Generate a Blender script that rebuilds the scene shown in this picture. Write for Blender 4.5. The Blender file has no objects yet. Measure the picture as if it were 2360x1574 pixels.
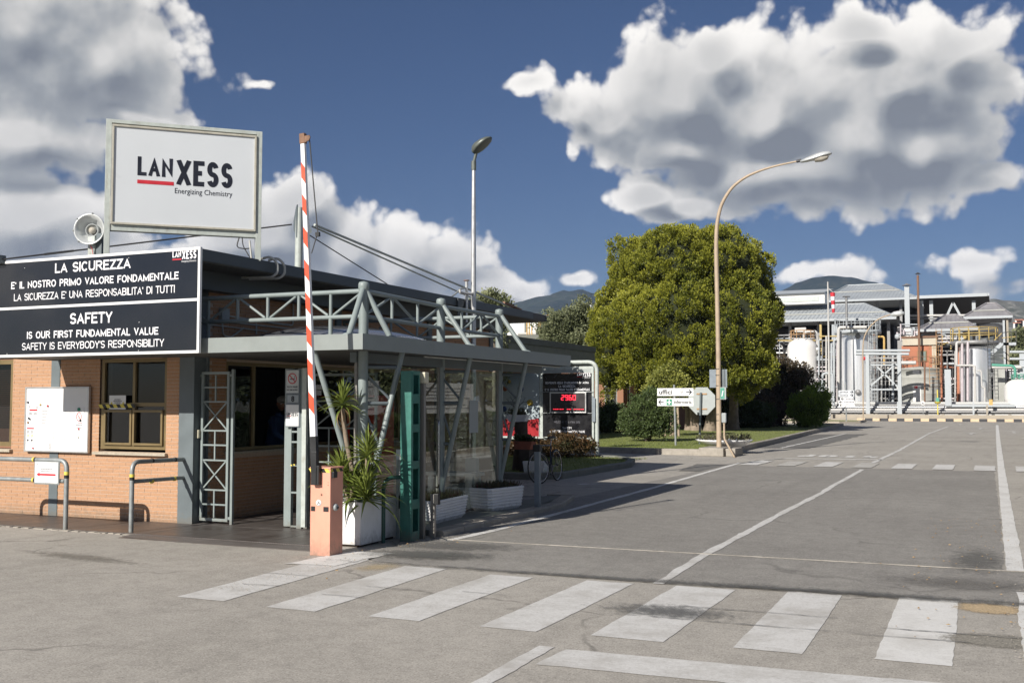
import bpy, bmesh, math, random
from math import sin, cos, tan, radians, pi, atan2, sqrt, hypot
from mathutils import Vector, Matrix, noise
R = random.Random(7)
scene = bpy.context.scene
COL = scene.collection

# ------------------------------------------------------------------ camera, sky, sun, exposure
CAM_H, FPX, YAW, PITCH = 1.75, 2463.0, radians(24.3), radians(3.19)
cam_d = bpy.data.cameras.new('camera')
cam_d.sensor_width = 36.0
cam_d.lens = 36.0 * FPX / 2360.0
cam_d.clip_start = 0.05
cam_d.clip_end = 20000
cam = bpy.data.objects.new('camera', cam_d)
COL.objects.link(cam)
cam.location = (0, 0, CAM_H)
cam.rotation_euler = (radians(90) + PITCH, 0, YAW)
scene.camera = cam

SUN_AZ, SUN_EL = radians(13.5), radians(29.5)      # azimuth the light travels towards, from +Y to +X
sun_d = bpy.data.lights.new('sun', 'SUN')
sun_d.energy = 4.0
sun_d.angle = radians(0.5)
sun_d.color = (1.0, 0.945, 0.865)
sun = bpy.data.objects.new('sun', sun_d)
COL.objects.link(sun)
_dir = Vector((sin(SUN_AZ) * cos(SUN_EL), cos(SUN_AZ) * cos(SUN_EL), -sin(SUN_EL)))
sun.rotation_euler = _dir.to_track_quat('-Z', 'Y').to_euler()
sun.location = (-10, -30, 30)

vs = scene.view_settings
vs.view_transform = 'Standard'
vs.look = 'None'
vs.exposure = 0.62
vs.gamma = 1.0
vs.use_curve_mapping = False
scene.render.engine = 'CYCLES'
scene.cycles.max_bounces = 6
scene.cycles.transparent_max_bounces = 12
scene.cycles.volume_bounces = 0

def ray(px, py):
    """direction of the sight line through a point measured in the photograph (2360 x 1574)"""
    dx, dy = (px - 1180) / FPX, (787 - py) / FPX
    f = cos(PITCH) - dy * sin(PITCH)
    u = sin(PITCH) + dy * cos(PITCH)
    return Vector((-sin(YAW) * f + cos(YAW) * dx, cos(YAW) * f + sin(YAW) * dx, u))
def atY(px, py, y):
    d = ray(px, py); t = y / d.y
    return Vector((d.x * t, y, CAM_H + d.z * t))
def atX(px, py, x):
    d = ray(px, py); t = x / d.x
    return Vector((x, d.y * t, CAM_H + d.z * t))
def atZ(px, py, z=0.0):
    d = ray(px, py); t = (z - CAM_H) / d.z
    return Vector((d.x * t, d.y * t, z))

class NT:
    """tiny node-tree builder"""
    def __init__(s, tree):
        s.t = tree
    def n(s, typ, ins=None, **kw):
        nd = s.t.nodes.new(typ)
        for k, v in kw.items():
            setattr(nd, k, v)
        for k, v in (ins or {}).items():
            if isinstance(v, bpy.types.NodeSocket):
                s.t.links.new(v, nd.inputs[k])
            elif isinstance(v, bpy.types.Node):
                s.t.links.new(v.outputs[0], nd.inputs[k])
            else:
                nd.inputs[k].default_value = v
        return nd
    def m(s, op, a, b=0.0, c=None, clamp=False):
        ins = {0: a, 1: b}
        if c is not None:
            ins[2] = c
        return s.n('ShaderNodeMath', ins, operation=op, use_clamp=clamp).outputs[0]
    def v(s, op, a, b=None):
        ins = {0: a}
        if b is not None:
            ins[1] = b
        nd = s.n('ShaderNodeVectorMath', ins, operation=op)
        return nd.outputs['Value'] if op in ('LENGTH', 'DOT_PRODUCT') else nd.outputs[0]
    def mr(s, x, a, b, c=0.0, d=1.0, it='LINEAR'):
        return s.n('ShaderNodeMapRange', {0: x, 1: a, 2: b, 3: c, 4: d}, interpolation_type=it).outputs[0]
    def mix(s, f, a, b):
        nd = s.n('ShaderNodeMix', None, data_type='RGBA')
        for k, v in ((0, f), (6, a), (7, b)):
            if isinstance(v, bpy.types.NodeSocket):
                s.t.links.new(v, nd.inputs[k])
            else:
                nd.inputs[k].default_value = v if k == 0 else tuple(v)[:3] + (1.0,)
        return nd.outputs[2]
    def ramp(s, x, stops):
        nd = s.n('ShaderNodeValToRGB', {0: x})
        cr = nd.color_ramp
        while len(cr.elements) < len(stops):
            cr.elements.new(0.5)
        for e, (p, c) in zip(cr.elements, stops):
            e.position = p
            e.color = tuple(c)[:3] + (1.0,) if hasattr(c, '__len__') else (c, c, c, 1)
        return nd.outputs[0]

# ---- clouds: one density field over azimuth / elevation, thresholded; cumulus banks stand where the photograph shows them
CLOUDS = [  # centre x, y, half width, half height in the photograph
    (40, 60, 400, 270, 1.05), (240, 140, 190, 170, 1), (60, 320, 280, 120, 1), (330, 262, 110, 60, 1), (60, 520, 260, 130, 1), (200, 600, 260, 100, 1),
    (-500, 200, 500, 500, 1),
    (600, 560, 230, 185, 1), (665, 480, 130, 115, 1), (800, 560, 170, 120, 1), (960, 610, 180, 125, 1), (1060, 600, 120, 100, 1),
    (1130, 660, 110, 80, 1), (400, 640, 300, 130, 1), (900, 690, 260, 80, 1), (1290, 632, 95, 62, .50), (1205, 660, 90, 60, .75),
    (1400, 265, 170, 110, 1), (1560, 230, 220, 170, 1.1), (1780, 265, 280, 220, 1.1), (1980, 330, 270, 190, 1.1), (2070, 190, 250, 180, 1.1), (2215, 100, 130, 105, 1), (1950, 70, 120, 60, 1),
    (2110, 350, 190, 140, 1.05), (1640, 130, 130, 90, 1), (1800, 400, 320, 110, 1.1), (1500, 465, 120, 55, 1), (1620, 495, 170, 50, 1), (1580, 350, 170, 90, 1), (1850, 498, 130, 75, .6),
    (1205, 195, 160, 70, .50), (1310, 235, 120, 80, .7), (2285, 415, 100, 65, .7), (1290, 350, 90, 70, .45),
    (1980, 640, 380, 75, .48), (2250, 610, 300, 85, .50), (2420, 650, 240, 90, .7),
    (580, 197, 90, 34, .30),
]
def ang(px, py):
    d = ray(px, py)
    return atan2(d.x, d.y), atan2(d.z, hypot(d.x, d.y))

def cloud_group():
    g = bpy.data.node_groups.new('cloud_density', 'ShaderNodeTree')
    g.interface.new_socket('P', in_out='INPUT', socket_type='NodeSocketVector')
    g.interface.new_socket('D', in_out='OUTPUT', socket_type='NodeSocketFloat')
    g.interface.new_socket('M', in_out='OUTPUT', socket_type='NodeSocketFloat')
    g.interface.new_socket('L', in_out='OUTPUT', socket_type='NodeSocketFloat')
    T = NT(g)
    gi = T.n('NodeGroupInput')
    go = T.n('NodeGroupOutput')
    P = gi.outputs[0]
    warp = T.n('ShaderNodeTexNoise', {'Vector': P, 'Scale': 7.0, 'Detail': 2.0, 'Roughness': 0.5}, noise_dimensions='2D').outputs[1]
    wv = T.v('MULTIPLY', T.v('SUBTRACT', warp, (0.5, 0.5, 0.5)), (0.075, 0.055, 0.0))
    Q = T.v('ADD', P, wv)
    m = None
    for cx, cy, rx, ry, w in CLOUDS:
        u, v = ang(cx, cy)
        a = T.v('SUBTRACT', Q, (u, v, 0))
        a = T.v('MULTIPLY', a, (FPX / rx, FPX / ry, 0))
        a = T.m('SUBTRACT', w, T.v('LENGTH', a))
        m = a if m is None else T.m('SMOOTH_MAX', m, a, 0.28)
    # the rest of the sky carries scattered cumulus of the same kind
    low = T.n('ShaderNodeTexNoise', {'Vector': P, 'Scale': 2.2, 'Detail': 1.0}, noise_dimensions='2D').outputs[0]
    low = T.mr(low, 0.50, 0.68, -1.0, 0.8)
    u0, v0 = ang(1180, 600)
    far = T.v('LENGTH', T.v('MULTIPLY', T.v('SUBTRACT', P, (u0, v0, 0)), (1.55, 1.9, 0)))
    low = T.m('SUBTRACT', low, T.mr(far, 0.95, 1.2, 2.5, 0.0))
    m = T.m('MAXIMUM', m, low)
    n1 = T.n('ShaderNodeTexNoise', {'Vector': P, 'Scale': 11.0, 'Detail': 8.0, 'Roughness': 0.56}, noise_dimensions='2D').outputs[0]
    vo = T.n('ShaderNodeTexVoronoi', {'Vector': T.v('ADD', P, T.v('MULTIPLY', T.v('SUBTRACT', warp, (.5, .5, .5)), (.03, .03, 0))), 'Scale': 30.0, 'Detail': 2.0, 'Roughness': 0.55}, feature='F1', voronoi_dimensions='2D').outputs[0]
    d = T.m('ADD', T.m('MULTIPLY', m, 1.0), T.m('MULTIPLY', T.m('SUBTRACT', n1, 0.44), 1.08))
    d = T.m('SUBTRACT', d, T.m('MULTIPLY', T.m('SUBTRACT', vo, 0.35), 0.34))
    g.links.new(d, go.inputs[0])
    g.links.new(m, go.inputs[1])
    n2 = T.n('ShaderNodeTexNoise', {'Vector': P, 'Scale': 11.0, 'Detail': 2.6, 'Roughness': 0.5}, noise_dimensions='2D').outputs[0]
    g.links.new(T.m('SUBTRACT', T.m('ADD', T.m('MULTIPLY', m, .7), T.m('MULTIPLY', n2, 1.1)), T.m('MULTIPLY', vo, .12)), go.inputs[2])
    return g

world = bpy.data.worlds.new('World')
scene.world = world
world.use_nodes = True
W = world.node_tree
W.nodes.clear()
T = NT(W)
sky = T.n('ShaderNodeTexSky', sky_type='NISHITA', sun_disc=False)
sky.sun_elevation = SUN_EL
sky.sun_rotation = SUN_AZ + pi          # the light travels towards SUN_AZ, the sun stands opposite
sky.altitude = 100
sky.air_density = 1.0
sky.dust_density = 0.6
sky.ozone_density = 3.0
dirv = T.n('ShaderNodeTexCoord').outputs['Generated']
sx = T.n('ShaderNodeSeparateXYZ', {0: dirv})
az = T.m('ARCTAN2', sx.outputs[0], sx.outputs[1])
hyp = T.m('SQRT', T.m('ADD', T.m('MULTIPLY', sx.outputs[0], sx.outputs[0]), T.m('MULTIPLY', sx.outputs[1], sx.outputs[1])))
el = T.m('ARCTAN2', sx.outputs[2], hyp)
P = T.n('ShaderNodeCombineXYZ', {0: az, 1: el, 2: 0.0}).outputs[0]
grp = cloud_group()
d0 = T.n('ShaderNodeGroup', {0: P}, node_tree=grp)
d1 = T.n('ShaderNodeGroup', {0: T.v('ADD', P, (-0.012, 0.022, 0.0))}, node_tree=grp)
D0, M0 = d0.outputs[0], d0.outputs[1]
alpha = T.mr(D0, 0.0, 0.26, 0, 1, 'SMOOTHSTEP')
grad = T.m('ADD', T.m('SUBTRACT', d0.outputs[2], d1.outputs[2]), T.m('MULTIPLY', T.m('SUBTRACT', D0, d1.outputs[0]), .22))
lit = T.mr(grad, -0.40, 0.34, 0, 1, 'SMOOTHSTEP')
thick = T.mr(T.m('ADD', M0, T.m('MULTIPLY', D0, .20)), 0.05, 1.05, 0, 1, 'SMOOTHSTEP')
below = T.mr(T.m('SUBTRACT', d1.outputs[1], M0), -0.20, 0.16, 0.35, 1.05)
soft = T.n('ShaderNodeTexNoise', {'Vector': P, 'Scale': 5.0, 'Detail': 3.0, 'Roughness': 0.45}, noise_dimensions='2D').outputs[0]
grey = T.m('MULTIPLY', T.m('MULTIPLY', thick, below), T.mr(soft, 0.28, 0.66, 0.80, 1.06))
shade = T.m('SUBTRACT', T.m('ADD', T.m('ADD', 0.62, T.m('MULTIPLY', thick, 0.10)), T.m('MULTIPLY', lit, T.m('SUBTRACT', 0.44, T.m('MULTIPLY', thick, 0.20)))), T.m('MULTIPLY', grey, T.m('SUBTRACT', 1.10, T.m('MULTIPLY', lit, 0.35))), clamp=True)
ccol = T.ramp(shade, [(0.0, (.165, .18, .205)), (.34, (.27, .285, .30)), (.66, (.48, .475, .465)), (1.0, (.80, .775, .74))])
bg_sky = T.n('ShaderNodeBackground', {0: T.mix(0.0, sky.outputs[0], (0, 0, 0)), 1: 0.032})
tint = T.n('ShaderNodeMix', {0: 1.0}, data_type='RGBA', blend_type='MULTIPLY')
W.links.new(sky.outputs[0], tint.inputs[6])
tint.inputs[7].default_value = (0.66, 0.76, 1.0, 1)
W.links.new(tint.outputs[2], bg_sky.inputs[0])
bg_cl = T.n('ShaderNodeBackground', {0: ccol, 1: 0.86})
mx = T.n('ShaderNodeMixShader', {0: T.m('MULTIPLY', alpha, T.mr(el, 0.0, 0.03, 0.0, 1.0)), 1: bg_sky.outputs[0], 2: bg_cl.outputs[0]})
T.n('ShaderNodeOutputWorld', {0: mx.outputs[0]})
world.cycles.sampling_method = 'MANUAL'
world.cycles.sample_map_resolution = 512
# ------------------------------------------------------------------ materials
def new_mat(name):
    m = bpy.data.materials.new(name); m.use_nodes = True
    t = m.node_tree
    b = t.nodes['Principled BSDF']
    return m, NT(t), b

GROUND_DIRT = ('coral_cabinet_paint', 'white_planter_plastic', 'old_green_paint', 'galvanised_pipe', 'orange_brick', 'slate_grey_paint', 'grey_painted_steel', 'grey_brown_aluminium', 'blue_grey_plate')
def mat(name, col, rough=0.6, metal=0.0, var=0.12, scale=6.0, bump=0.0, bscale=80.0, dirt=0.0, dirtcol=(.10, .07, .05), island=0.0, spec=0.5, obj=0.0, alpha=None, emis=None, coat=0.0):
    """principled paint/metal/stone with grain, optional dirt patches, per-object and per-piece variation"""
    m, T, b = new_mat(name)
    tc = T.n('ShaderNodeTexCoord').outputs['Object']
    geo = T.n('ShaderNodeNewGeometry')
    pos = geo.outputs['Position']
    n = T.n('ShaderNodeTexNoise', {'Vector': pos, 'Scale': scale, 'Detail': 5.0, 'Roughness': 0.6}).outputs[0]
    c = T.mix(T.mr(n, 0.3, 0.7), tuple(x * (1 - var) for x in col), tuple(min(1, x * (1 + var)) for x in col))
    if island:
        r = geo.outputs['Random Per Island']
        c = T.mix(T.m('MULTIPLY', r, island), c, tuple(x * 0.45 for x in col))
    if obj:
        r = T.n('ShaderNodeObjectInfo').outputs['Random']
        c = T.mix(T.m('MULTIPLY', r, obj), c, tuple(x * 0.6 for x in col))
    if dirt:
        d = T.n('ShaderNodeTexNoise', {'Vector': T.v('MULTIPLY', pos, (1, 1, .35)), 'Scale': scale * 1.3 + 1, 'Detail': 7.0, 'Roughness': 0.7}).outputs[0]
        c = T.mix(T.m('MULTIPLY', T.mr(d, 0.52, 0.72), dirt), c, dirtcol)
    if name in GROUND_DIRT:                       # splash-back and scuffs near the ground
        z = T.n('ShaderNodeSeparateXYZ', {0: pos}).outputs[2]
        gd = T.n('ShaderNodeTexNoise', {'Vector': pos, 'Scale': 14.0, 'Detail': 6.0, 'Roughness': .75}).outputs[0]
        k_ = T.mr(T.m('ADD', z, T.m('MULTIPLY', T.m('SUBTRACT', gd, .5), .5)), .16, -.04, 0, .65)
        c = T.mix(k_, c, (.17, .145, .11))
        sc_ = T.n('ShaderNodeTexNoise', {'Vector': T.v('MULTIPLY', pos, (30, 30, 2.2)), 'Scale': 1.0, 'Detail': 5.0, 'Roughness': .8}).outputs[0]
        c = T.mix(T.m('MULTIPLY', T.mr(sc_, .60, .74), .28), c, tuple(x * .5 for x in col))
    T.t.links.new(c, b.inputs['Base Color'])
    b.inputs['Roughness'].default_value = rough
    b.inputs['Metallic'].default_value = metal
    b.inputs['Specular IOR Level'].default_value = spec
    b.inputs['Coat Weight'].default_value = coat
    rr = T.mr(n, 0.3, 0.7, max(0, rough - .08), min(1, rough + .08))
    T.t.links.new(rr, b.inputs['Roughness'])
    if bump:
        bn = T.n('ShaderNodeTexNoise', {'Vector': pos, 'Scale': bscale, 'Detail': 3.0}).outputs[0]
        bp = T.n('ShaderNodeBump', {'Strength': bump, 'Distance': 0.01, 'Height': bn})
        T.t.links.new(bp.outputs[0], b.inputs['Normal'])
    if emis:
        b.inputs['Emission Color'].default_value = tuple(emis[:3]) + (1,)
        b.inputs['Emission Strength'].default_value = emis[3]
    return m

M = {}
M['galv'] = mat('galvanised_pipe', (.30, .32, .32), .5, .35, .15, 9, .1, 60, .25, (.16, .15, .13))
M['frame_grey'] = mat('grey_painted_steel', (.235, .275, .270), .45, 0, .08, 4, .05, 40, .18, (.13, .14, .13))
M['col_grey'] = mat('slate_grey_paint', (.13, .155, .165), .5, 0, .1, 3, .05, 40, .15, (.08, .08, .08))
M['fascia'] = mat('grey_fascia_sheet', (.245, .27, .26), .42, 0, .06, 3, 0, 40, .18, (.16, .17, .15))
M['roof_fascia'] = mat('dark_roof_fascia', (.075, .085, .088), .45, 0, .08, 3)
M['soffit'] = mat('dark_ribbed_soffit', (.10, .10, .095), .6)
M['membrane'] = mat('dark_roof_membrane', (.10, .10, .10), .8)
M['mortar'] = mat('mortar', (.50, .40, .31), .9, 0, .15, 30)
M['brick'] = mat('orange_brick', (.50, .285, .165), .85, 0, .12, 30, .35, 200, .12, (.62, .42, .27), island=.15, obj=.22)
M['brick_dark'] = mat('brown_brick', (.30, .15, .09), .85, 0, .12, 30, .3, 200, island=.3)
M['bronze'] = mat('bronze_anodised_frame', (.235, .175, .085), .38, .35, .08, 5)
M['travertine'] = mat('travertine_sill', (.42, .37, .29), .7, 0, .18, 25, .2, 90)
M['white'] = mat('white_enamel', (.80, .80, .79), .4, 0, .02, 4)
M['white_frame'] = mat('white_worn_frame', (.45, .49, .46), .5, 0, .10, 10, .15, 60, .5, (.24, .20, .13))
M['panel_white'] = mat('sign_face_white', (.60, .63, .655), .35, 0, .015, 2)
M['ink'] = mat('dark_navy_print', (.012, .014, .024), .4)
M['black_panel'] = mat('glossy_black_panel', (.016, .017, .021), .16, 0, .1, 1.5, coat=.5)
M['txt_white'] = mat('white_lettering', (.78, .78, .80), .45, 0, .01)
M['red'] = mat('red_print', (.55, .03, .045), .45)
M['rust'] = mat('rusty_steel', (.20, .115, .075), .8, 0, .35, 18, .3)
M['coral'] = mat('coral_cabinet_paint', (.72, .34, .24), .5, 0, .06, 3, .05, 60, .35, (.55, .25, .17))
M['black'] = mat('black_plastic', (.018, .019, .02), .45)
M['grey_plastic'] = mat('grey_plastic', (.33, .36, .36), .5)
M['refl_white'] = mat('white_reflective_film', (.86, .86, .85), .4, 0, .02)
M['refl_red'] = mat('red_orange_film', (.64, .085, .035), .4, 0, .05)
M['cream'] = mat('cream_plastic', (.60, .56, .42), .5)
M['green_paint'] = mat('old_green_paint', (.035, .155, .125), .45, 0, .25, 7, .1, 50, .3, (.02, .07, .06))
M['green_dark'] = mat('dark_green_tube', (.015, .07, .055), .4, 0, .2, 8)
M['alu_brown'] = mat('grey_brown_aluminium', (.26, .245, .225), .45, .3, .06)
M['concrete'] = mat('weathered_concrete', (.34, .31, .265), .9, 0, .18, 5, .4, 60, .45, (.18, .16, .13))
M['concrete_grey'] = mat('grey_concrete_band', (.175, .18, .16), .85, 0, .14, 3, .25, 30, .35, (.09, .09, .075))
M['planter_white'] = mat('white_planter_plastic', (.80, .80, .80), .5, 0, .03, 6, .1, 40, .3, (.58, .55, .48))
M['soil'] = mat('soil', (.05, .035, .025), .95, 0, .3, 20, .5)
M['terracotta'] = mat('terracotta', (.30, .10, .06), .8, 0, .15)
M['lamp_beige'] = mat('beige_lamp_pole', (.42, .33, .235), .55, 0, .12, 5, .1, 50, .3, (.25, .18, .12))
M['steel_bright'] = mat('bright_galvanised_steel', (.58, .58, .57), .35, .6, .08, 6)
def clad():
    m, T, b = new_mat('polished_cladding')
    pos = T.n('ShaderNodeNewGeometry').outputs['Position']
    n = T.n('ShaderNodeTexNoise', {'Vector': T.v('MULTIPLY', pos, (1.6, 1.6, .12)), 'Scale': 1.3, 'Detail': 4.0}).outputs[0]
    T.t.links.new(T.mix(T.mr(n, .35, .65), (.82, .85, .88), (.98, .98, .98)), b.inputs['Base Color'])
    b.inputs['Metallic'].default_value = .7; T.t.links.new(T.mr(n, .3, .7, .26, .34), b.inputs['Roughness'])
    return m
M['sheet_steel'] = clad()
M['lamp_head'] = mat('silver_lamp_housing', (.55, .57, .57), .35, .3)
M['lamp_dark'] = mat('grey_green_lamp_head', (.12, .135, .12), .4, .2)
M['lens'] = mat('frosted_lamp_lens', (.45, .42, .36), .2, 0, .05)
M['yellow'] = mat('yellow_paint', (.46, .34, .12), .5, 0, .1)
M['yellow_pale'] = mat('weathered_yellow_rail', (.55, .36, .12), .6, 0, .2)
M['orange_rail'] = mat('rusty_orange_rail', (.40, .24, .12), .7, 0, .25)
M['pale_grey_paint'] = mat('pale_grey_steelwork', (.40, .43, .45), .5, 0, .05)
M['white_pipe'] = mat('white_pipe_paint', (.50, .49, .47), .5, 0, .06)
M['grey_pipe'] = mat('grey_lagged_pipe', (.27, .27, .27), .5, .3, .12)
M['dark_steel'] = mat('dark_steel', (.06, .06, .062), .6, .2, .2)
M['pink_pipe'] = mat('pale_pink_pipe', (.56, .50, .52), .45, .2)
M['teal_green'] = mat('green_pipe', (.08, .30, .22), .5)
M['tank_white'] = mat('white_tank_paint', (.68, .67, .65), .45, 0, .03, .5, 0, 1, .15, (.62, .55, .45))
M['tank_concrete'] = mat('grey_tank_plate', (.36, .365, .34), .75, 0, .14, .7, .15, 8, .45, (.24, .23, .20))
M['metal_roof'] = mat('pale_standing_seam_roof', (.42, .45, .47), .5, .1, .08, .4)
M['hip_roof'] = mat('weathered_grey_roof', (.30, .29, .30), .6, .1, .18, .8, 0, 1, .4, (.14, .12, .11))
M['louvre'] = mat('pale_green_louvre', (.46, .50, .48), .5)
M['brick_far'] = mat('red_brick_far', (.42, .17, .10), .9, 0, .12, 2)
M['cream_band'] = mat('cream_render_band', (.50, .45, .36), .85, 0, .08, 1, 0, 1, .3, (.40, .26, .15))
M['low_wall'] = mat('buff_concrete_kerb_wall', (.36, .32, .26), .9, 0, .12, 1.5, .2, 20, .3, (.36, .29, .21))
M['kerb_black'] = mat('black_kerb_paint', (.05, .05, .055), .7)
M['kerb_cream'] = mat('cream_kerb_paint', (.60, .46, .31), .7)
M['skin'] = mat('skin', (.45, .24, .16), .55, 0, .05)
M['shirt'] = mat('blue_work_shirt', (.045, .09, .22), .85, 0, .1, 12)
M['cap'] = mat('beige_cap', (.50, .47, .42), .85)
M['hair'] = mat('dark_hair', (.03, .02, .015), .7)
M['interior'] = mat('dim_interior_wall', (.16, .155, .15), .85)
M['interior_dark'] = mat('dark_interior', (.03, .03, .032), .8)  # near-black: shade of room, sheds and pipe gaps put into the colour
M['rubber'] = mat('black_rubber', (.02, .02, .02), .75)
M['chrome'] = mat('chrome', (.55, .55, .55), .25, 1)
M['bike_frame'] = mat('dark_blue_bicycle_frame', (.03, .04, .06), .3, .3)
M['stake'] = mat('pale_wooden_stake', (.34, .27, .19), .85, 0, .2, 20)
M['poster_grey'] = mat('poster_grey_blue', (.36, .42, .45), .35, 0, .03)
M['poster_red'] = mat('poster_red', (.33, .012, .018), .35)
M['poster_blue'] = mat('poster_blue_dot', (.02, .05, .16), .4)
M['poster_yellow'] = mat('poster_yellow_dot', (.50, .36, .06), .4)
M['welcome_black'] = mat('welcome_panel_black', (.006, .006, .008), .3)
M['led_panel'] = mat('dark_display', (.035, .03, .032), .35)
M['led'] = mat('red_led', (.6, .02, .03), .5, emis=(1.0, .03, .06, 1.6))
M['sign_back'] = mat('sign_back_grey', (.36, .39, .385), .55, .1, .06, 8, 0, 1, .2, (.28, .26, .2))
M['sign_back_dark'] = mat('blue_grey_plate', (.20, .235, .265), .5, .1)
M['green_print'] = mat('green_print', (.04, .25, .15), .5)
M['yellow_print'] = mat('yellow_print', (.70, .58, .10), .6)
M['paper'] = mat('paper', (.78, .78, .77), .7, 0, .01)
M['grey_print'] = mat('grey_print', (.14, .14, .16), .7)
M['vending'] = mat('red_vending_machine', (.62, .04, .02), .4)
M['cable'] = mat('cable', (.05, .05, .05), .6)
M['conduit'] = mat('pale_conduit', (.52, .52, .48), .55)
M['window_far'] = mat('far_window_glass', (.20, .25, .23), .15)

def glass_mat(name, tint, trans, ior=1.5, rough=0.0):
    m, T, b = new_mat(name)
    T.t.nodes.remove(b)
    out = T.t.nodes['Material Output']
    bf = T.n('ShaderNodeNewGeometry').outputs['Backfacing']
    fr = T.n('ShaderNodeFresnel', {'IOR': T.mr(bf, 0, 1, ior, 1 / ior)}).outputs[0]
    gl = T.n('ShaderNodeBsdfGlossy', {'Color': (1, 1, 1, 1), 'Roughness': rough})
    tr = T.n('ShaderNodeBsdfTransparent', {'Color': tuple(x * trans for x in tint) + (1,)})
    mx = T.n('ShaderNodeMixShader', {0: T.m('MULTIPLY', fr, 1.35, clamp=True), 1: tr.outputs[0], 2: gl.outputs[0]})
    T.t.links.new(mx.outputs[0], out.inputs[0])
    return m
M['glass'] = glass_mat('clear_glass', (.95, 1, .98), .85)
M['glass_dark'] = glass_mat('tinted_window_glass', (.9, .95, 1), .45)

def leaf_mat(name, dark, light, sc=2.0, trans=0.25, rough=.5, spread=1.0):   # 'tip' = how far out and up a leaf sits; new growth and lit tops put into colour
    m, T, b = new_mat(name)
    geo = T.n('ShaderNodeNewGeometry')
    n = T.n('ShaderNodeTexNoise', {'Vector': geo.outputs['Position'], 'Scale': sc, 'Detail': 3.0}).outputs[0]
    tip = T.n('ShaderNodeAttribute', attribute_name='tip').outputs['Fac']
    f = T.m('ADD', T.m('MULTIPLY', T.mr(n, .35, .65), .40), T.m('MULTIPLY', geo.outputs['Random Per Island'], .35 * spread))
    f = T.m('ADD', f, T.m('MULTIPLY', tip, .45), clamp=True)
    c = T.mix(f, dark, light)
    T.t.links.new(c, b.inputs['Base Color'])
    b.inputs['Roughness'].default_value = rough
    b.inputs['Specular IOR Level'].default_value = .35
    out = T.t.nodes['Material Output']
    tl = T.n('ShaderNodeBsdfTranslucent', {'Color': c})
    mx = T.n('ShaderNodeMixShader', {0: trans, 1: b.outputs[0], 2: tl.outputs[0]})
    T.t.links.new(mx.outputs[0], out.inputs[0])
    return m
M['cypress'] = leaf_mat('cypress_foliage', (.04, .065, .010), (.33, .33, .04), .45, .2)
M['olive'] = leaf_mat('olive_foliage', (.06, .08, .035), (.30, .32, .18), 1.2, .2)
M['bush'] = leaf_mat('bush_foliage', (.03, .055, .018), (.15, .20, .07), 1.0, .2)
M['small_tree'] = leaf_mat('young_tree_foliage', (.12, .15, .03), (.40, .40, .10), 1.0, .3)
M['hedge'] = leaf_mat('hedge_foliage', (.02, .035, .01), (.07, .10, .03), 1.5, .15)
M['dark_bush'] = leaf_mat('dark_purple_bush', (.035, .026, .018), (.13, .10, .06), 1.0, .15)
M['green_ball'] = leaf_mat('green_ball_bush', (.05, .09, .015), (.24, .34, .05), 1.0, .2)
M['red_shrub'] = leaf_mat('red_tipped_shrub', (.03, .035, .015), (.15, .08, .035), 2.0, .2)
M['yucca'] = leaf_mat('yucca_leaf', (.07, .12, .02), (.34, .38, .09), 3.0, .25, .35)
M['yucca_dry'] = leaf_mat('dry_yucca_leaf', (.30, .19, .09), (.50, .36, .18), 3.0, .2)
M['heather'] = leaf_mat('heather', (.05, .035, .025), (.12, .13, .06), 8, .15)
M['heather_red'] = leaf_mat('heather_flower', (.16, .03, .04), (.30, .08, .10), 8, .15)
M['grass'] = leaf_mat('lawn_grass', (.10, .14, .03), (.30, .33, .09), 1.0, .2)
M['trunk'] = mat('pale_bark', (.26, .21, .16), .9, 0, .3, 5, .8, 14, .4, (.10, .08, .06))
M['trunk_dark'] = mat('dark_bark', (.06, .045, .035), .9, 0, .3, 8, .6, 30)
M['yucca_trunk'] = mat('yucca_trunk', (.23, .18, .13), .9, 0, .2, 20, .6, 60)

# ------------------------------------------------------------------ builders
def new_obj(name, data, parent=None, label=None, cat=None, group=None, kind=None):
    o = bpy.data.objects.new(name, data)
    COL.objects.link(o)
    if parent is not None:
        o.parent = parent
    if label: o['label'] = label
    if cat: o['category'] = cat
    if group: o['group'] = group
    if kind: o['kind'] = kind
    return o

def thing(name, loc, label, cat, group=None):
    o = new_obj(name, None, None, label, cat, group)
    o.empty_display_size = 0.2
    o.location = loc
    return o

def origin(p):
    v = Vector((0, 0, 0))
    while p is not None:
        v = v + p.location
        p = p.parent
    return v

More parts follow.
